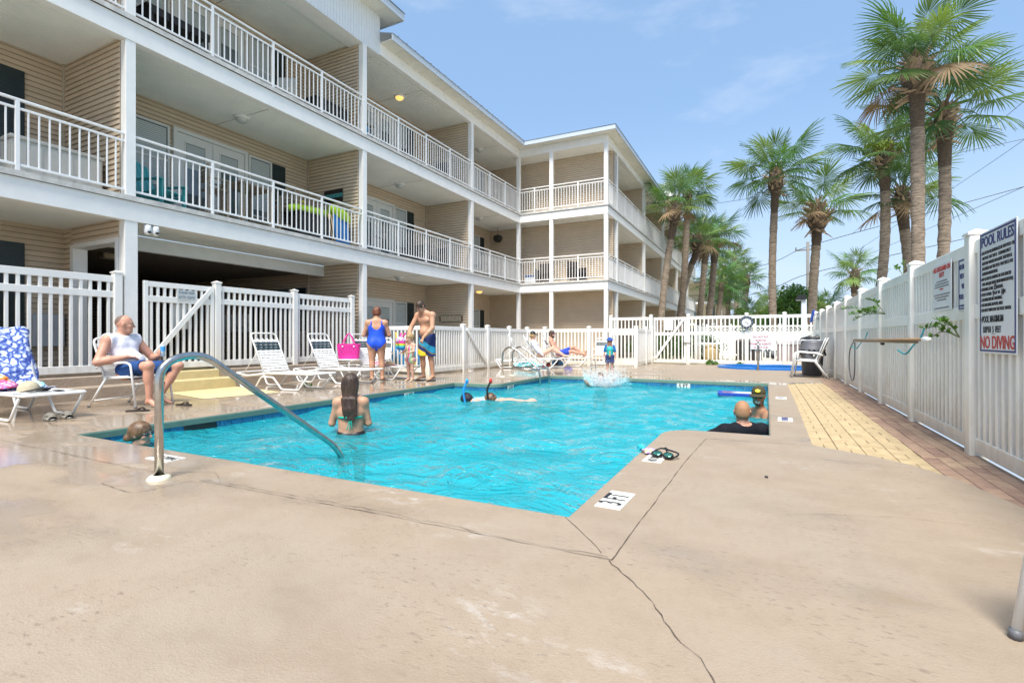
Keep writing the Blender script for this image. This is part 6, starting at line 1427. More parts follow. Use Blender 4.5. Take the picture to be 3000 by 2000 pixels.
def shades(parent, P, B, s=1, m=None, frame=None, back=-.01):
    fr = frame or M_BLACK; g = link('sunglasses', None, parent, Matrix.Translation(P(0, .08, .008)))
    for q in (-1, 1):
        M = Matrix([[*(B.T[i]), P(q*.034, .088, .006)[i]] for i in range(3)]+[[0, 0, 0, 1]])
        link('lens', sphere_mesh(m or M_SHADE), g, M @ Matrix.Diagonal((.029*s, .010*s, .021*s, 1)))
        tube('temple', g, [P(q*.060, .078, .014), P(q*.078, .03, .014), P(q*.082, back, .006)], .0035*s, fr, 5)
    tube('bridge', g, [P(-.014, .097, .016), P(.014, .097, .016)], .0035*s, fr, 5)
    return g
M_HAIRB = mat('brown_hair', (.055, .03, .017), .5, var=.6, vscale=30, bump=.4, bscale=120, stretch=(1, 1, .3))
def hair_cap(P, B, s=1.0, th=.009, low=-.03, k=.012, cut=True):
    b = Blob(); b.ell(P(0, -.014, .026), A(.079+th, .098+th, .096+th)*s, k, B); b.ell(P(0, -.045, -.02), A(.070+th*.6, .058+th, .07)*s, k, B)
    b.sub(P(0, .118, -.045), A(.095, .085, .098)*s, B)
    if cut: b.plane(P(0, -.05, -.075), -B[2])
    return b
def body(J, m=1.0, fem=0, hips=1.0, belly=0, hf=None, hu=(0, 0, 1), hs=1.0, hands=None, beard=0, child=False, feet=True, legs=True, lips=True, arm=1.0, hd=True):
    """J: dictionary of joints (pel, wai, che, nec, hea, ls, le, lw, rs, re, rw, lh, lk, la, lt, rh, rk, ra, rt)"""
    J = {k: np.array(v, float) for k, v in J.items()}; b = Blob(); rt = nrm(J['rs']-J['ls']); up = nrm(J['che']-J['pel']); fw = nrm(np.cross(up, rt)); z = 1 if not child else .62
    q = m*z; b.part = 'hip'
    b.cap(J['pel']-rt*.055*z, J['pel']+rt*.055*z, .112*q*hips, None, .05*z, fw, 1.12)
    b.part = 'torso'
    for s in (-1, 1):
        b.cap(J['pel']+rt*s*.04*z, J['wai']+rt*s*.04*z, .108*q*hips, .098*q, .05*z, fw, 1.12); b.cap(J['wai']+rt*s*.04*z, J['che']+rt*s*.062*z, .098*q, .108*q, .05*z, fw, 1.15)
        b.cap(J['che']+rt*s*.05*z, J['nec']+rt*s*.05*z-up*.03, .10*q, .055*z, .05*z, fw, 1.2)
    b.part = 'belly'
    if belly: b.ell(J['wai']*.6+J['pel']*.4+fw*(.05+.03*belly), A(.12*q, .12*q, .13*q)*(.8+.3*belly), .06)
    b.part = 'bust'
    if fem:
        for s in (-1, 1): b.ell(J['che']+rt*s*.07+fw*.085+up*.0, A(.066, .06, .062)*fem, .03)
    elif not child:
        for s in (-1, 1): b.ell(J['che']+rt*s*.075+fw*.070+up*.035, A(.075, .045, .055)*m, .04)
    b.part = 'torso'
    b.cap(J['ls']*.55+J['rs']*.45-up*.01, J['rs']*.55+J['ls']*.45-up*.01, .07*z, None, .05*z)
    for s, a, e, w, nm in ((-1, J['ls'], J['le'], J['lw'], 'l'), (1, J['rs'], J['re'], J['rw'], 'r')):
        am = arm*z*(.88 if fem else 1.0); b.part = 'shoulder'
        b.cap(J['nec']-up*.02*z+rt*s*.03*z, a-up*.008*z, .056*z, .050*am, .06*z); b.ell(a-up*.022*z, A(.060, .058, .062)*am, .05*z); b.part = 'uarm'; b.cap(a-up*.01*z, e, .054*am, .044*am, .03*z); b.part = 'farm'; b.cap(e, e*.6+w*.4, .045*am, .045*am, .02*z); b.cap(e*.6+w*.4, w, .044*am, .027*am, .02*z); b.part = 'hand'
        if hands and hands.get(nm): hand(b, w, *hands[nm][:3], curl=hands[nm][3] if len(hands[nm]) > 3 else .5, s=(.62 if child else (.92 if fem else 1.0)))
    if legs:
        for s, hname in ((-1, 'l'), (1, 'r')):
            h, k, a, t = (J[hname+x] for x in 'hkat'); lm = z*(m*.5+.5); b.part = 'thigh_'+hname
            b.cap(h, k, .094*lm*hips, .060*lm, .05*z); b.part = 'shin'; b.cap(k, a, .056*lm, .036*lm, .03*z); kb = nrm(np.cross(np.cross(k-h, a-k)+1e-6*rt, a-k)); c = k*.68+a*.32
            calf = nrm((k-t)-np.dot(k-t, nrm(a-k))*nrm(a-k)); b.ell(c+calf*.018*z, A(.05, .05, .10)*lm, .04*z, None if abs(nrm(a-k)[2]) > .75 else np.stack([nrm(np.cross(nrm(a-k), calf)), calf, nrm(a-k)]))
            b.part = 'butt'; b.ell(h-up*.02*z-fw*.045*z, A(.088, .085, .09)*lm*hips, .05*z)
            b.part = 'foot'
            if feet:
                d = nrm(t-a); b.cap(a+A(0, 0, -.02*z)-d*.02*z, a+A(0, 0, -.035*z)-d*.03*z, .034*z, None, .02); b.cap(a, t*.75+a*.25, .034*z, .030*z, .02); b.cap(t*.55+a*.45, t, .034*z, .026*z, .015, A(0, 0, 1), 1.4)
                sd = nrm(np.cross(d, A(0, 0, 1)))
                for i in range(5): o = t+sd*(i-2)*.0165*z*(1); b.cap(o-d*.02*z, o+d*(.032-.005*abs(i-1))*z, .010*z, .0085*z, .004)
    hf = fw if hf is None else hf; P = B = None; b.part = 'head'
    if hd: P, B = head_prims(b, J['hea'], hf, hu, hs, beard, J['nec']-up*.02, child, lips)
    return b, J, P, B, (rt, fw, up)
def person(label): return thing('person', label, 'person')
SK1 = skin_mat('skin_tan', (.50, .27, .17)); SK2 = skin_mat('skin_fair', (.60, .37, .27)); SK3 = skin_mat('skin_ruddy', (.56, .29, .20)); SK4 = skin_mat('skin_brown', (.36, .185, .11))
M_STUB = mat('stubble', (.16, .10, .075), .7, var=.2, vscale=60); M_BLOND = mat('blond_hair', (.40, .27, .12), .5, var=.5, vscale=28, bump=.5, bscale=100, stretch=(1, 1, .3)); M_AUB = mat('auburn_hair', (.15, .045, .018), .5, var=.6, vscale=28, bump=.5, bscale=100); M_BRN = mat('light_brown_hair', (.16, .09, .045), .4, var=.65, vscale=28, bump=.5, bscale=90, stretch=(1, 1, .4))
def cloth_mat(name, col, var=.08, vs=9): return mat(name, col, .85, var=var, vscale=vs, bump=.35, bscale=26, bdist=.02, spec=.2)

# --- seated man
p = person('seated man in a sleeveless white shirt and blue shorts holding a can')
J = dict(pel=(0, -.02, .50), wai=(0, -.09, .62), che=(0, -.17, .78), nec=(0, -.21, .95), hea=(-.02, -.16, 1.13), ls=(-.205, -.19, .925), le=(-.35, -.03, .64), lw=(-.26, .19, .70), rs=(.205, -.19, .925), re=(.37, -.15, .62), rw=(.16, .07, .685),
         lh=(-.10, 0, .50), lk=(-.37, .37, .54), la=(-.19, .22, .10), lt=(-.24, .36, .03), rh=(.10, 0, .50), rk=(.17, .43, .57), ra=(.15, .42, .10), rt=(.16, .56, .03))
b, J, P, B, fr = body(J, 1.10, belly=.55, hf=(-.70, .70, -.06), arm=1.18, hs=1.04, hands={'l': ((.45, .62, .5), (.75, -.3, -.1), (0, .3, 1), 1.25), 'r': ((-.85, .45, -.05), (0, .1, -1), (-.3, -1, .2), .55)}, beard=0)
b.build('body', p, [SK3, M_LIP, M_STUB], .0065); eyes(p, P, B)
h_ = Blob(); h_.ell(P(0, -.016, .024), A(.0775, .098, .0975), .01, B); h_.sub(P(0, .085, .01), A(.10, .075, .12), B); h_.plane(P(0, -.05, -.05), -B[2]); h_.build('hair', p, [M_STUB], .007)
rt, fw, up = fr; s_ = garment(b, ('hip', 'torso', 'belly', 'bust', 'shoulder'), .014)
s_.plane(J['pel']-up*.04, -up); s_.sub(J['nec']+up*.045+fw*.02, A(.092, .11, .075))
for s in (-1, 1): s_.plane(J['nec']+rt*s*.238, rt*s-up*.15)
s_.build('shirt', p, [cloth_mat('white_shirt', (.74, .73, .80))], .007)
s_ = Blob(); s_.cap(J['pel']-rt*.06, J['pel']+rt*.06, .138, None, .05, fw, 1.05); s_.cap(J['lh'], J['lh']*.18+J['lk']*.82, .108, .092, .05); s_.cap(J['rh'], J['rh']*.16+J['rk']*.84, .108, .090, .05); s_.plane(J['lh']*.18+J['lk']*.82, J['lk']-J['lh']); s_.plane(J['rh']*.2+J['rk']*.8, J['rk']-J['rh']); s_.plane(J['wai'], up)
s_.build('shorts', p, [cloth_mat('navy_shorts', (.022, .065, .20))], .007)
place(p, (-8.20, 4.10, -.01), R(-74), None, 1.05)
cn = thing('drink_can', 'slim pale blue drink can in the seated man hand', 'can'); lathe('can', cn, [(0, 0), (.026, 0), (.029, .006), (.029, .14), (.025, .15), (0, .15)], mat('pale_blue_can', (.45, .58, .68), .25, metal=.3), 18); lathe('label', cn, [(.0295, .07), (.0295, .13)], mat('can_blue', (.05, .32, .66), .3), 18)
Mh = p.matrix_basis @ Vector((-.215, .262, .70)); place(cn, (Mh.x, Mh.y, Mh.z-.02), 0, None, 1.1)

# --- woman in the blue swimsuit, seen from behind
p = person('woman in a bright blue one piece swimsuit standing with her back turned')
J = dict(pel=(0, 0, .90), wai=(0, .0, 1.05), che=(0, .0, 1.22), nec=(0, -.01, 1.385), hea=(0.0, .05, 1.53), ls=(-.185, -.01, 1.335), le=(-.275, .04, 1.05), lw=(-.09, .24, 1.06), rs=(.185, -.01, 1.335), re=(.275, .04, 1.05), rw=(.09, .24, 1.06),
         lh=(-.095, 0, .85), lk=(-.10, .02, .46), la=(-.10, -.01, .09), lt=(-.13, .13, .03), rh=(.095, 0, .85), rk=(.11, .02, .46), ra=(.13, -.01, .09), rt=(.16, .13, .03))
b, J, P, B, fr = body(J, 1.16, fem=1.1, hips=1.13, belly=.3, hf=(0, .9, -.4), hs=1.06, hands={'l': ((.8, .5, .1), (0, -.3, -1), (0, 1, 0), .6), 'r': ((-.8, .5, .1), (0, -.3, -1), (0, 1, 0), .6)}, arm=1.2)
b.build('body', p, [SK1, M_LIP], .008); eyes(p, P, B); rt, fw, up = fr
h_ = hair_cap(P, B, 1.08, .014); h_.ell(P(.01, -.085, .080), A(.065, .055, .05), .03, B); h_.ell(P(.03, -.10, .04), A(.035, .035, .05), .03); h_.ell(P(-.03, -.09, .03), A(.04, .04, .04), .03); h_.ell(P(.055, -.075, .07), A(.03, .03, .03), .02); h_.build('hair', p, [M_AUB], .007)
s_ = garment(b, ('hip', 'torso', 'belly', 'bust', 'butt'), .007)
s_.cap(J['pel']-up*.06, J['pel']-up*.17-fw*.02, .11, .05, .05)
s_.sub(J['che']+up*.13-fw*.16, A(.125, .14, .20)); s_.sub(J['che']+up*.22+fw*.16, A(.12, .14, .2)); s_.plane(J['nec']-up*.045, up)
for s in (-1, 1): s_.sub(J['che']+up*.16+rt*s*.24, A(.10, .2, .15))
for s in (-1, 1): s_.plane(J['lh' if s < 0 else 'rh']-up*.06+rt*s*.035, rt*s*.72-up*.69)
s_.build('swimsuit', p, [mat('royal_blue_suit', (.008, .075, .62), .5, var=.04)], .008)
for s in (-1, 1): tube('strap', p, spline([J['che']+rt*s*.115-fw*.115+up*.07, J['nec']+rt*s*.115-up*.03-fw*.055, J['nec']+rt*s*.112+up*.012, J['nec']+rt*s*.11-up*.06+fw*.075, J['che']+rt*s*.10+fw*.13+up*.06], 5), .013, MATS['royal_blue_suit'], 7)
place(p, (-7.86, 8.86, 0), R(128-90))

# --- father bending over the girl
p = person('shirtless man in blue and yellow board shorts bending over a little girl')
J = dict(pel=(0, 0, 1.02), wai=(0, .02, 1.18), che=(0, .05, 1.37), nec=(0, .10, 1.575), hea=(.02, .21, 1.70), ls=(-.215, .07, 1.515), le=(-.29, .15, 1.20), lw=(-.19, .34, .98), rs=(.215, .09, 1.515), re=(.31, .22, 1.21), rw=(.24, .38, .985),
         lh=(-.10, 0, .97), lk=(-.13, .03, .53), la=(-.16, -.02, .10), lt=(-.18, .15, .045), rh=(.10, 0, .97), rk=(.12, .04, .53), ra=(.12, 0, .10), rt=(.14, .17, .045))
b, J, P, B, fr = body(J, 1.12, belly=.45, hf=(.12, .80, -.62), hands={'l': ((.1, .5, -.85), (0, -1, -.4), (1, 0, 0), .8), 'r': ((-.1, .5, -.85), (0, -1, -.4), (-1, 0, 0), .8)}, arm=1.2, hs=1.04)
b.build('body', p, [SK1, M_LIP], .008); shades(p, P, B); rt, fw, up = fr
hair_cap(P, B, 1.02, .011).build('hair', p, [M_HAIRB], .007)
def bands(name, direction, stops, scale=1, off=0):
    m = bpy.data.materials.new(name); m.use_nodes = True; n = m.node_tree.nodes; l = m.node_tree.links; pb = n['Principled BSDF']; pb.inputs['Roughness'].default_value = .8
    t = n.new('ShaderNodeTexCoord'); v = n.new('ShaderNodeVectorMath'); v.operation = 'DOT_PRODUCT'; v.inputs[1].default_value = direction; l.new(t.outputs['Object'], v.inputs[0])
    mr = n.new('ShaderNodeMath'); mr.operation = 'MULTIPLY_ADD'; mr.inputs[1].default_value = scale; mr.inputs[2].default_value = off; l.new(v.outputs['Value'], mr.inputs[0])
    r = n.new('ShaderNodeValToRGB'); r.color_ramp.interpolation = 'CONSTANT'; e = r.color_ramp.elements
    for i, (pos, c) in enumerate(stops):
        if i < 2: e[i].position = pos; e[i].color = (*c, 1)
        else: x = e.new(pos); x.color = (*c, 1)
    l.new(mr.outputs[0], r.inputs[0]); l.new(r.outputs[0], pb.inputs['Base Color']); MATS[name] = m; return m
NV, TL, YL = (.012, .025, .12), (.02, .30, .48), (.72, .56, .03)
M_BOARD = bands('board_shorts', (.55, .1, -1), [(0, NV), (.18, TL), (.34, NV), (.36, YL), (.37, NV), (.48, YL), (.63, TL), (.8, (.05, .42, .55)), (.9, TL)], 1.15, 1.22)
s_ = Blob(); s_.cap(J['pel']-rt*.06, J['pel']+rt*.06, .137, None, .05, fw, 1.06); e_l = J['lh']*.08+J['lk']*.92; e_r = J['rh']*.08+J['rk']*.92
s_.cap(J['lh'], e_l, .118, .118, .05); s_.cap(J['rh'], e_r, .118, .118, .05); s_.plane(e_l, (0, 0, -1)); s_.plane(J['pel']+up*.06, up); s_.build('shorts', p, [M_BOARD], .008)
for nm in 'lr':
    a, t = J[nm+'a'], J[nm+'t']; c = (a+t)/2; f_ = Blob(); f_.cap((a[0], a[1]-.03, .012), (t[0], t[1]+.02, .012), .048, .052, .01, A(0, 0, 1), 4.0); d = nrm(t-a)
    f_.cap(t+A(0, -.01, .012), a+A(.035, .04, .0)-A(0, 0, .045), .009, None, .004); f_.cap(t+A(0, -.01, .012), a+A(-.035, .04, 0)-A(0, 0, .045), .009, None, .004); f_.build('sandal', p, [M_BLACK], .006)
place(p, (-6.98, 9.58, 0), R(-97-90)); DAD = p

# --- little girl
p = person('little blond girl in a striped swimsuit in front of her father')
k = .63
J = {a: np.array(v)*k for a, v in dict(pel=(0, 0, .86), wai=(0, 0, 1.02), che=(0, 0, 1.18), nec=(0, .0, 1.36), hea=(0, .03, 1.545), ls=(-.17, 0, 1.31), le=(-.22, .08, 1.08), lw=(-.16, .27, 1.04), rs=(.17, 0, 1.31), re=(.22, .08, 1.08), rw=(.16, .27, 1.04), lh=(-.08, 0, .82), lk=(-.09, .02, .46), la=(-.10, -.01, .10), lt=(-.12, .14, .04), rh=(.08, 0, .82), rk=(.09, .02, .46), ra=(.10, -.01, .10), rt=(.12, .14, .04)).items()}
b, J, P, B, fr = body(J, 1.05, hf=(.1, .95, -.25), hs=.86, child=True, hands={'l': ((.2, .9, 0), (0, 0, -1), (1, 0, 0), .5), 'r': ((-.2, .9, 0), (0, 0, -1), (-1, 0, 0), .5)}); rt, fw, up = fr
b.build('body', p, [SK2, M_LIP], .0065); eyes(p, P, B, .86); h_ = hair_cap(P, B, .87, .014); h_.ell(P(0, -.05, .12), A(.04, .04, .035), .02); h_.build('hair', p, [M_BLOND], .0065)
M_STRIPE = bands('candy_stripes', (1, 0, 0), [(0, (.75, .35, .4)), (.12, (.7, .7, .35)), (.25, (.35, .65, .5)), (.37, (.8, .12, .3)), (.5, (.75, .68, .4)), (.62, (.75, .35, .4)), (.75, (.3, .6, .5)), (.87, (.8, .15, .32))], 3.2, .5)
s_ = Blob(); s_.cap(J['pel']-up*.02, J['wai'], .098, .082, .03, fw, 1.1); s_.cap(J['wai'], J['che'], .082, .09, .03, fw, 1.1); s_.cap(J['pel']+up*.04, J['pel']-up*.03, .09, .135, .01, fw, 1.05); s_.cap(J['pel']-up*.05, J['pel']-up*.10, .075, .04, .02); s_.plane(J['che']+up*.07, up); s_.build('swimsuit', p, [M_STRIPE], .0065)
place(p, (-7.12, 9.14, 0), R(-95-90))
fv = thing('swim_vest', 'rainbow and pink child swim vest held up by the father', 'swim vest', (0, 0, 0))
M_RAIN = bands('rainbow_float', (0, 0, 1), [(0, (.03, .25, .6)), (.16, (.05, .45, .45)), (.3, (.25, .6, .1)), (.42, (.75, .65, .05)), (.54, (.8, .3, .03)), (.64, (.8, .03, .3))], 6.5, .5)
M_FLOR = pattern_mat('floral_vest', (.75, .06, .28), (.78, .74, .74), 45, 'NOISE', c3=(.2, .35, .6), thr=(.42, .56))
for x in (-.155, .155): q = Blob(); q.cap((x, 0, -.045), (x, 0, .045), .078, .082, .01, A(0, 1, 0), 1.25); q.build('arm_float', fv, [M_RAIN], .007)
q = Blob(); q.cap((-.09, -.02, .07), (.09, -.02, .07), .055, None, .01); q.cap((-.19, 0, .08), (-.10, -.02, .10), .05, None, .02); q.cap((.19, 0, .08), (.10, -.02, .10), .05, None, .02); q.build('chest_float', fv, [M_FLOR], .007)
tube('strap', fv, spline([(-.20, .05, .22), (-.14, .02, .15), (0, 0, .12), (.14, .02, .16), (.20, .06, .22)], 6), .016, mat('hot_pink', (.72, .03, .32), .45), 7)
place(fv, (-7.24, 8.94, .84), R(-40), None, 1.12)

# --- woman standing in the pool, seen from behind
p = person('woman with long wet brown hair and a green bikini standing waist deep')
J = dict(pel=(0, 0, -.28), wai=(0, .0, -.12), che=(0, .0, .05), nec=(0, -.01, .225), hea=(0, .02, .385), ls=(-.155, -.01, .18), le=(-.225, .02, -.09), lw=(-.19, .10, .12), rs=(.155, -.01, .18), re=(.205, .03, -.10), rw=(.13, .24, -.12),
         lh=(-.09, 0, -.32), lk=(-.10, .02, -.74), la=(-.10, 0, -1.12), lt=(-.11, .14, -1.18), rh=(.09, 0, -.32), rk=(.10, .02, -.74), ra=(.10, 0, -1.12), rt=(.11, .14, -1.18))
b, J, P, B, fr = body(J, .98, fem=1.0, hips=1.05, hf=(.15, 1, -.05), hands={'l': ((.35, -.25, .85), (.8, -.2, -.3), (.3, 1, 0), .7), 'r': ((-.5, .8, 0), (0, 0, -1), (0, 1, 0), .3)}, arm=.98); rt, fw, up = fr
b.build('body', p, [SK1, M_LIP], .0065)
h_ = hair_cap(P, B, 1.02, .012, cut=False); h_.ell(P(0, -.05, -.04), A(.086, .07, .10), .03, B); h_.cap(P(0, -.06, .0), P(.02, -.115, -.30), .085, .085, .07, fw, 2.0)
for i, (x0, x1, zb) in enumerate(((-.06, -.05, -.36), (-.03, -.035, -.40), (.0, .0, -.42), (.03, .04, -.43), (.06, .08, -.43), (.08, .105, -.39), (.045, .065, -.44), (-.015, .02, -.43))): h_.cap(P(x0, -.115, -.18), P(x1, -.135, zb), .026, .007, .015)
h_.build('hair', p, [mat('wet_brown_hair', (.05, .026, .015), .42, var=.7, vscale=30, bump=.7, bscale=110, stretch=(1, 1, .15))], .0065)
M_GRN = mat('green_bikini', (.01, .42, .30), .5); tp = link('bikini_top', None, p)
ring = [J['che']-up*.055+rt*.152*math.cos(a)*1.04+fw*(.121*math.sin(a)*1.04) for a in [2*math.pi*k/28 for k in range(29)]]
V, F = [], []
for q in ring: V += [tuple(q-up*.011), tuple(q+up*.011)]
for i in range(28): F.append((2*i, 2*i+2, 2*i+3, 2*i+1))
bo = mk('band', V, F, M_GRN, tp, True); sm = bo.modifiers.new('t', 'SOLIDIFY'); sm.thickness = .006
for dx, dz in ((-.05, -.15), (-.02, -.16), (.01, -.14)): tube('tie', tp, spline([J['che']-up*.05-fw*.128+rt*.02, J['che']-up*.11-fw*.138+rt*(.02+dx*.5), J['che']+up*(dz-.05)-fw*.135+rt*(.02+dx)], 5), .0055, M_GRN, 5)
s_ = Blob(); s_.cap(J['pel']-rt*.055+up*.02, J['pel']+rt*.055+up*.02, .128, None, .05, fw, 1.08); s_.plane(J['pel']+up*.10, up); s_.plane(J['pel']-up*.09, -up); s_.build('bikini_bottom', p, [M_BLACK], .008)
place(p, (-4.50, 4.62, .03), R(126-90))

# --- woman whose head rests at the near left coping
p = person('woman with sunglasses and a low bun, only her head above the near pool edge')
J = dict(pel=(0, -.10, -.80), wai=(0, -.08, -.64), che=(0, -.05, -.46), nec=(0, -.02, -.28), hea=(0, .02, -.075), ls=(-.17, -.03, -.33), le=(-.3, .1, -.5), lw=(-.25, .32, -.40), rs=(.17, -.03, -.33), re=(.3, .1, -.5), rw=(.25, .32, -.40), lh=(-.09, -.1, -.84), lk=(-.1, .25, -1.0), la=(-.1, -.05, -1.15), lt=(-.1, .08, -1.18), rh=(.09, -.1, -.84), rk=(.1, .25, -1.0), ra=(.1, -.05, -1.15), rt=(.1, .08, -1.18))
b, J, P, B, fr = body(J, .98, fem=1, hf=(.05, 1, -.08), hands=None); b.build('body', p, [SK3, M_LIP], .008); shades(p, P, B, frame=mat('pale_frame', (.6, .6, .62), .3))
h_ = hair_cap(P, B, 1.03, .013); h_.ell(P(.03, -.10, -.045), A(.06, .045, .05), .02); h_.ell(P(.02, -.12, -.06), A(.04, .035, .04), .02); h_.build('hair', p, [M_BRN], .006)
place(p, (-5.93, 3.02, .035), R(33-90))

# --- two snorkellers
def snorkeller(label, loc, rz, hair, tube_m, tip_m, capm=None, shirt=None):
    p = person(label); J = dict(pel=(0, -.62, -.16), wai=(0, -.48, -.14), che=(0, -.30, -.12), nec=(0, -.12, -.10), hea=(0, .06, -.07), ls=(-.15, -.14, -.12), le=(-.26, .0, -.22), lw=(-.2, .2, -.28), rs=(.15, -.14, -.12), re=(.26, 0, -.22), rw=(.2, .2, -.28), lh=(-.08, -.66, -.16), lk=(-.1, -1.0, -.22), la=(-.12, -1.34, -.18), lt=(-.13, -1.46, -.2), rh=(.08, -.66, -.16), rk=(.1, -1.0, -.2), ra=(.12, -1.34, -.24), rt=(.13, -1.46, -.26))
    b, J, P, B, fr = body(J, .86, hf=(0, .55, -.84), hu=(0, .84, .55), hs=.95); b.build('body', p, [SK2, M_LIP], .009)
    h_ = hair_cap(P, B, .97, .016); h_.build('hair', p, [hair], .008)
    if shirt:
        s_ = Blob(); s_.cap(J['pel'], J['che'], .125, .135, .03, A(0, 0, 1), 1.15); s_.cap(J['che'], J['nec'], .13, .09, .03, A(0, 0, 1), 1.15); s_.build('swim_shirt', p, [shirt], .009)
    if capm: tube('mask_strap', p, [P(.088*math.cos(t), -.01+.108*math.sin(t), .0) for t in [2*math.pi*k/20 for k in range(21)]], .012, M_BLACK, 6)
    g = link('snorkel', None, p); top_ = P(-.1, .02, .10)
    tube('pipe', g, spline([P(-.02, .09, -.08), P(-.08, .08, -.05), (P(-.10, .03, .03)[0], P(-.1, .03, .03)[1], .0), (-.10, .10, .14), (-.09, .05, .26)], 6), .018, tube_m, 9); lathe('tip', g, [(0, -.03), (.026, -.03), (.03, .02), (.018, .05), (0, .06)], tip_m, 12, (-.088, .045, .27)); tube('mask', g, [P(-.06, .075, .01), P(0, .10, .005), P(.06, .075, .01)], .03, tube_m, 8)
    return place(p, loc, rz)
snorkeller('snorkeller in a blue shirt with a blue snorkel and dark head', (-4.80, 7.90, -.08), R(200-90), mat('dark_navy_hood', (.012, .014, .02), .7), mat('snorkel_blue', (.02, .30, .75), .35), mat('snorkel_blue', (.02, .3, .75), .35), 1, cloth_mat('pale_blue_shirt', (.30, .45, .68)))
snorkeller('snorkeller with brown hair and a red tipped black snorkel', (-4.36, 8.0, -.07), R(196-90), M_BRN, M_BLACK, mat('snorkel_red', (.65, .02, .02), .35), 1, None)

# --- boy on the far deck
p = person('little boy in a blue sun hat and turquoise swim vest on the far deck')
k = .575
J = {a: np.array(v)*k for a, v in dict(pel=(0, 0, .80), wai=(0, 0, .97), che=(0, 0, 1.15), nec=(0, 0, 1.34), hea=(0, .02, 1.535), ls=(-.17, 0, 1.29), le=(-.25, .0, 1.02), lw=(-.28, .05, .78), rs=(.17, 0, 1.29), re=(.25, 0, 1.02), rw=(.28, .05, .78), lh=(-.08, 0, .77), lk=(-.10, .02, .44), la=(-.11, -.01, .10), lt=(-.13, .14, .04), rh=(.08, 0, .77), rk=(.10, .03, .44), ra=(.12, 0, .10), rt=(.14, .15, .04)).items()}
b, J, P, B, fr = body(J, 1.05, hf=(.05, 1, -.12), hs=.84, child=True, hands={'l': ((0, .2, -1), (1, 0, 0), (0, 1, 0), .4), 'r': ((0, .2, -1), (-1, 0, 0), (0, 1, 0), .4)}); rt, fw, up = fr
b.build('body', p, [SK3, M_LIP], .007); shades(p, P, B, .86, mat('red_lens', (.25, .01, .02), .1), mat('red_frame', (.6, .03, .03), .4))
s_ = Blob(); s_.cap(J['pel']+up*.03, J['che'], .094, .098, .02, fw, 1.05); s_.cap(J['che'], J['nec']-up*.03, .098, .06, .02); s_.plane(J['nec']-up*.012, up)
M_VEST = mat('turquoise_vest', (.02, .42, .40), .6, var=.06)
for s in (-1, 1): s_.cap(J['nec']-up*.04+rt*s*.02, J['nec']-up*.045+rt*s*.075, .04, .035, .02)
s_.build('vest', p, [M_VEST], .007); s_ = Blob()
for s, a, e in ((-1, 'ls', 'le'), (1, 'rs', 're')): s_.cap(J[a], J[e]*.8+J[a]*.2, .048, .046, .02); s_.plane(J[e]*.8+J[a]*.2, J[e]-J[a]) if 0 else None
s_.build('sleeves', p, [cloth_mat('blue_rash_guard', (.02, .16, .42), .25, 30)], .007)
bx('zip', p, (-.012, .012), (.086, .096), (.45, .68), mat('orange_zip', (.75, .38, .03), .5), .003)
s_ = Blob(); s_.cap(J['pel']-rt*.03, J['pel']+rt*.03, .095, None, .03)
for nm in 'lr': e = J[nm+'h']*.1+J[nm+'k']*.9; s_.cap(J[nm+'h'], e, .075, .078, .03)
s_.plane(J['lk']+A(0, 0, .03), (0, 0, -1)); s_.build('shorts', p, [pattern_mat('star_shorts', (.015, .03, .12), (.25, .35, .5), 60, 'NOISE', thr=(.58, .66))], .007)
q = Blob(); q.ell(P(0, -.01, .055), A(.094, .112, .085)*.86, .01, B); q.plane(P(0, 0, .045), -B[2]); q.build('hat_crown', p, [M_HATB := pattern_mat('blue_hat', (.01, .03, .16), (.03, .12, .42), 40, 'NOISE', thr=(.4, .6))], .006)
lathe('hat_brim', p, [(.078, .035), (.095, .03), (.122, .008), (.124, .002), (.095, .02), (.078, .028)], MATS['blue_hat'], 26, tuple(P(0, -.01, .025)))
place(p, (-3.92, 14.02, 0), R(-72-90))

# --- two sunbathers on the far loungers
p = person('woman in a black cap and white long sleeved top sitting on a far lounger')
J = dict(pel=(0, .14, .44), wai=(0, .06, .56), che=(0, -.06, .72), nec=(0, -.14, .885), hea=(.0, -.11, 1.06), ls=(-.16, -.13, .84), le=(-.24, .02, .60), lw=(-.16, .20, .45), rs=(.16, -.13, .84), re=(.25, .04, .60), rw=(.22, .22, .42), lh=(-.085, .16, .42), lk=(-.09, .58, .66), la=(-.08, .92, .40), lt=(-.08, 1.05, .37), rh=(.085, .16, .42), rk=(.10, .54, .62), ra=(.09, .95, .38), rt=(.09, 1.08, .36))
b, J, P, B, fr = body(J, .95, fem=.95, hf=(-.55, .83, 0), hands={'l': ((.1, .6, -.6), (0, -.5, -1), (1, 0, 0), .3), 'r': ((0, .6, -.6), (0, -.5, -1), (-1, 0, 0), .3)}); rt, fw, up = fr
b.build('body', p, [SK2, M_LIP], .008); h_ = hair_cap(P, B, 1.0, .010); h_.ell(P(0, -.11, -.01), A(.04, .04, .04), .02); h_.build('hair', p, [M_BLOND], .007)
s_ = garment(b, ('torso', 'bust', 'shoulder', 'uarm', 'farm'), .012)
s_.plane(J['nec'], up); s_.build('top', p, [pattern_mat('striped_top', (.45, .52, .75), (.76, .77, .80), 14, 'NOISE', thr=(.42, .52))], .008)
ck = cap_hat('x', None, 0, M_BLACK, M_BLACK); ck.parent = p; [ck.pop(x, None) for x in ('label', 'category')]; KIDS.setdefault(p.name, []).append(ck); ck.name = 'cap'; f2 = nrm(B[1]); ang = math.atan2(f2[1], f2[0]); c0 = P(0, -.012, .055); ck.matrix_parent_inverse = Matrix(); ck.matrix_basis = Matrix.Translation(c0) @ Matrix.Rotation(ang, 4, 'Z') @ Matrix.Scale(1.06, 4)
place(p, (-6.90, 15.64, 0), R(20-90))
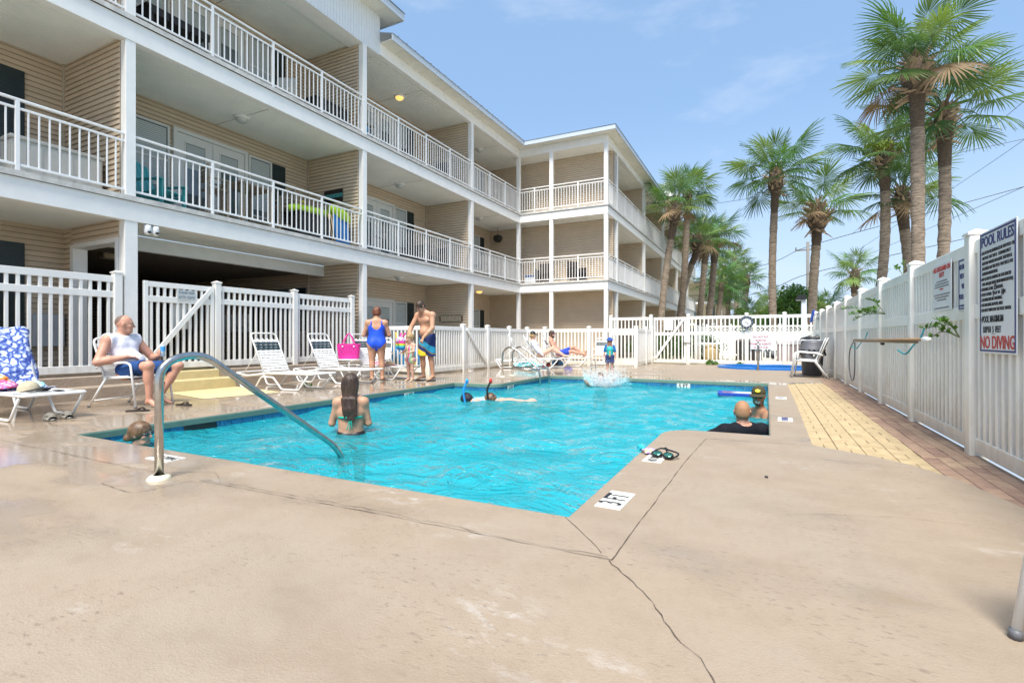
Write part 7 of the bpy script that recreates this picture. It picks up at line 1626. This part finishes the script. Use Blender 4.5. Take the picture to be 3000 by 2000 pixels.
p = person('bearded shirtless man with blue mirrored sunglasses on a far lounger')
J = dict(pel=(0, .16, .45), wai=(0, .07, .57), che=(0, -.06, .74), nec=(0, -.15, .93), hea=(.0, -.10, 1.12), ls=(-.20, -.13, .88), le=(-.30, .0, .62), lw=(-.24, .2, .46), rs=(.20, -.13, .88), re=(.30, .02, .62), rw=(.24, .22, .46), lh=(-.10, .18, .43), lk=(-.12, .64, .66), la=(-.10, 1.02, .42), lt=(-.10, 1.06, .52), rh=(.10, .18, .43), rk=(.15, .62, .52), ra=(.12, 1.06, .42), rt=(.12, 1.10, .53))
b, J, P, B, fr = body(J, 1.0, hf=(.35, .9, -.1), beard=1.15, hands={'l': ((0, .6, -.6), (0, -.5, -1), (1, 0, 0), .3), 'r': ((0, .6, -.6), (0, -.5, -1), (-1, 0, 0), .3)}); rt, fw, up = fr
b.build('body', p, [SK3, M_LIP, M_HAIRB], .008); shades(p, P, B, 1, mat('blue_mirror', (.02, .14, .5), .08, metal=.6)); hair_cap(P, B, 1.02, .012).build('hair', p, [M_HAIRB], .007)
s_ = Blob(); s_.cap(J['pel']-rt*.06, J['pel']+rt*.06, .13, None, .05, fw, 1.05)
for nm in 'lr': s_.cap(J[nm+'h'], J[nm+'h']*.35+J[nm+'k']*.65, .105, .088, .04)
s_.plane(J['wai'], up); s_.build('shorts', p, [cloth_mat('blue_swim_shorts', (.03, .07, .42))], .008)
place(p, (-6.58, 16.52, 0), R(14-90))

# --- two men by the right pool wall
def bather(label, loc, rz, sk, mats, shirt=None, hf=(0, 1, 0), beard=0, arms=None, m=1.1):
    p = person(label); J = dict(pel=(0, 0, -.72), wai=(0, 0, -.56), che=(0, 0, -.37), nec=(0, -.01, -.17), hea=(0, .02, .02), ls=(-.205, -.01, -.22), le=(-.30, .12, -.42), lw=(-.2, .34, -.32), rs=(.205, -.01, -.22), re=(.30, .12, -.42), rw=(.2, .34, -.32), lh=(-.1, 0, -.76), lk=(-.1, .2, -1.02), la=(-.1, 0, -1.14), lt=(-.1, .13, -1.18), rh=(.1, 0, -.76), rk=(.1, .2, -1.02), ra=(.1, 0, -1.14), rt=(.1, .13, -1.18))
    if arms: J.update(arms)
    b, J, P, B, fr = body(J, m, hf=hf, beard=beard, arm=1.1); b.build('body', p, mats, .0075); rt, fw, up = fr
    if shirt:
        s_ = garment(b, ('hip', 'torso', 'bust', 'shoulder', 'uarm'), .012); s_.sub(J['nec']+up*.055-fw*.005, A(.085, .09, .07)); s_.build('shirt', p, [shirt], .0075)
    return p, J, P, B
p, J, P, B = bather('man in a dark green cap and sunglasses smiling by the right pool wall', 0, 0, SK4, [SK4, mat('teeth', (.72, .70, .66), .4), mat('dark_beard', (.10, .055, .035), .8)], None, (-.86, .50, -.12), .78)
shades(p, P, B, 1.08); M_OLIVE = mat('olive_cap', (.055, .045, .02), .85, var=.08)
q = Blob(); q.ell(P(0, -.008, .05), A(.092, .112, .092), .01, B); q.plane(P(0, 0, .036), -B[2]); q.build('cap_crown', p, [M_OLIVE], .006)
V, F = [], []
for i in range(6):
    for j in range(13): a = R(-60+10*j); rr = .10+.085*i/5*math.cos(a); V.append(tuple(P(math.sin(a)*rr*.88, math.cos(a)*rr*1.0, .042-.018*(i/5)**2-.010*math.sin(a)**2)))
for i in range(5):
    for j in range(12): F.append((i*13+j, (i+1)*13+j, (i+1)*13+j+1, i*13+j+1))
bo = mk('cap_bill', V, F, M_OLIVE, p, True); sm = bo.modifiers.new('t', 'SOLIDIFY'); sm.thickness = .005
Mb = Matrix([[*(B.T[i]), P(0, .098, .092)[i]] for i in range(3)]+[[0, 0, 0, 1]]) @ Matrix.Rotation(R(32), 4, 'X')
link('badge', sphere_mesh(mat('badge_yellow', (.78, .60, .02), .5)), p, Mb @ Matrix.Diagonal((.034, .008, .025, 1))); cbx('badge_fish', p, P(-.036, .092, .094), (.016, .01, .024), mat('badge_green', (.02, .12, .12), .5), .004)
place(p, (-.06, 8.20, .11), R(205-90), None, 1.06)
p, J, P, B = bather('man with a shaved ginger head and a black shirt seen from behind in the pool', 0, 0, SK3, [SK3, M_LIP, M_HAIRB], cloth_mat('black_swim_shirt', (.010, .011, .016)), (.42, .9, 0), 0, dict(ls=(-.215, -.01, -.135), rs=(.215, -.01, -.135), nec=(0, -.01, -.10), hea=(0, .02, .06), che=(0, 0, -.30), le=(-.42, .10, -.25), lw=(-.52, .34, -.20)))
h_ = Blob(); h_.ell(P(0, -.014, .024), A(.080, .101, .100), .01, B); h_.ell(P(0, -.045, -.02), A(.073, .063, .07), .02, B); h_.sub(P(0, .095, -.03), A(.10, .085, .11), B); h_.plane(P(0, -.05, -.06), -B[2]); h_.build('hair', p, [mat('ginger_stubble', (.36, .19, .10), .75, var=.18, vscale=50)], .0065)
shades(p, P, B, 1.0, back=-.02); tube('strap', p, spline([P(.082, -.02, .004), P(.075, -.07, -.05), P(.0, -.10, -.105), P(-.075, -.07, -.07), P(-.082, -.02, .004)], 6), .004, M_BLACK, 5)
place(p, (-.23, 6.62, .03), R(122-90), None, 1.08)

# --- child landing in the water and the splash round it
p = person('swimmer plunging into the water inside the big splash')
J = dict(pel=(0, -.1, -.42), wai=(0, -.05, -.32), che=(0, 0, -.2), nec=(0, .02, -.08), hea=(0, .05, .06), ls=(-.14, 0, -.12), le=(-.28, .1, -.08), lw=(-.32, .2, .05), rs=(.14, 0, -.12), re=(.28, .1, -.1), rw=(.34, .18, .0), lh=(-.07, -.1, -.44), lk=(-.1, .2, -.35), la=(-.1, .1, -.6), lt=(-.1, .2, -.65), rh=(.07, -.1, -.44), rk=(.1, .2, -.35), ra=(.1, .1, -.6), rt=(.1, .2, -.65))
b, J, P, B, fr = body(J, .8, hf=(-.2, .9, .2), hs=.92); b.build('body', p, [SK2, M_LIP], .009); hair_cap(P, B, .94, .012).build('hair', p, [M_BRN], .008); eyes(p, P, B, .92)
place(p, (-3.42, 11.45, 0), R(-80-90))
M_SPLASH = bpy.data.materials.new('splash_water'); M_SPLASH.use_nodes = True; n_ = M_SPLASH.node_tree.nodes; pb = n_['Principled BSDF']; pb.inputs['Base Color'].default_value = (.90, .94, .96, 1); pb.inputs['Roughness'].default_value = .12; pb.inputs['Alpha'].default_value = .75
M_SHEET = bpy.data.materials.new('splash_sheet'); M_SHEET.use_nodes = True; pb = M_SHEET.node_tree.nodes['Principled BSDF']; pb.inputs['Base Color'].default_value = (.62, .86, .92, 1); pb.inputs['Roughness'].default_value = .1; pb.inputs['Alpha'].default_value = .22
sp = thing('splash', 'burst of white and clear water around the plunging swimmer', 'splash', (-3.3, 11.35, -.1)); rng_ = np.random.default_rng(5); V, F = [], []
OCT = [(1, 0, 0), (-1, 0, 0), (0, 1, 0), (0, -1, 0), (0, 0, 1), (0, 0, -1)]; OF = [(0, 2, 4), (2, 1, 4), (1, 3, 4), (3, 0, 4), (2, 0, 5), (1, 2, 5), (3, 1, 5), (0, 3, 5)]
for i in range(9000):
    a = rng_.uniform(0, 2*math.pi); lean = rng_.choice([.35, .7, 1.0]); t = rng_.beta(1.4, 2.6); h = t*rng_.uniform(.2, .75); r_ = .04+rng_.uniform(0, .34)*(.5+t*lean)+t*.2
    q = np.array([-3.3+r_*math.cos(a)*1.15, 11.35+r_*math.sin(a)*.8, -.15+h]); s = rng_.uniform(.002, .006)*(1.5-t)*(2.2 if rng_.random() < .08 else 1); e = np.array([math.cos(a)*.5, math.sin(a)*.4, 1.2]); base = len(V)
    for o in OCT: V.append(tuple(q+np.array(o)*s*(1+.8*np.abs(e)*(rng_.random() < .5))))
    F += [tuple(base+k for k in f) for f in OF]
dr = mk('droplets', V, F, M_SPLASH, sp, True, kind='stuff')
for (cx, cy, r0, r1, h, a0, a1, sd) in ((-3.3, 11.35, .2, .46, .46, 160, 240, 1), (-3.25, 11.35, .2, .50, .36, 290, 375, 2)):
    V, F = [], []; N1, N2 = 40, 12; r = random.Random(sd); ph = [r.uniform(0, 6) for _ in range(6)]
    for i in range(N1+1):
        a = R(a0+(a1-a0)*i/N1); hh = h*(.45+.55*abs(math.sin(i*.37+ph[0])*math.cos(i*.9+ph[1])))*math.sin(math.pi*(i+.8)/(N1+1.6))**.5
        for j in range(N2+1):
            t = j/N2; rr = r0+(r1-r0)*t**1.6+.025*math.sin(i*1.1+j*.8+ph[2])+.015*math.sin(i*2.7+ph[3]); V.append((cx+rr*math.cos(a)*1.1, cy+rr*math.sin(a)*.8, -.17+hh*t))
    for i in range(N1):
        for j in range(N2):
            if j > 5 and r.random() < (j-5)*.07: continue
            F.append((i*(N2+1)+j, (i+1)*(N2+1)+j, (i+1)*(N2+1)+j+1, i*(N2+1)+j+1))
    mk('water_sheet', V, F, M_SHEET, sp, True)

finish_text()
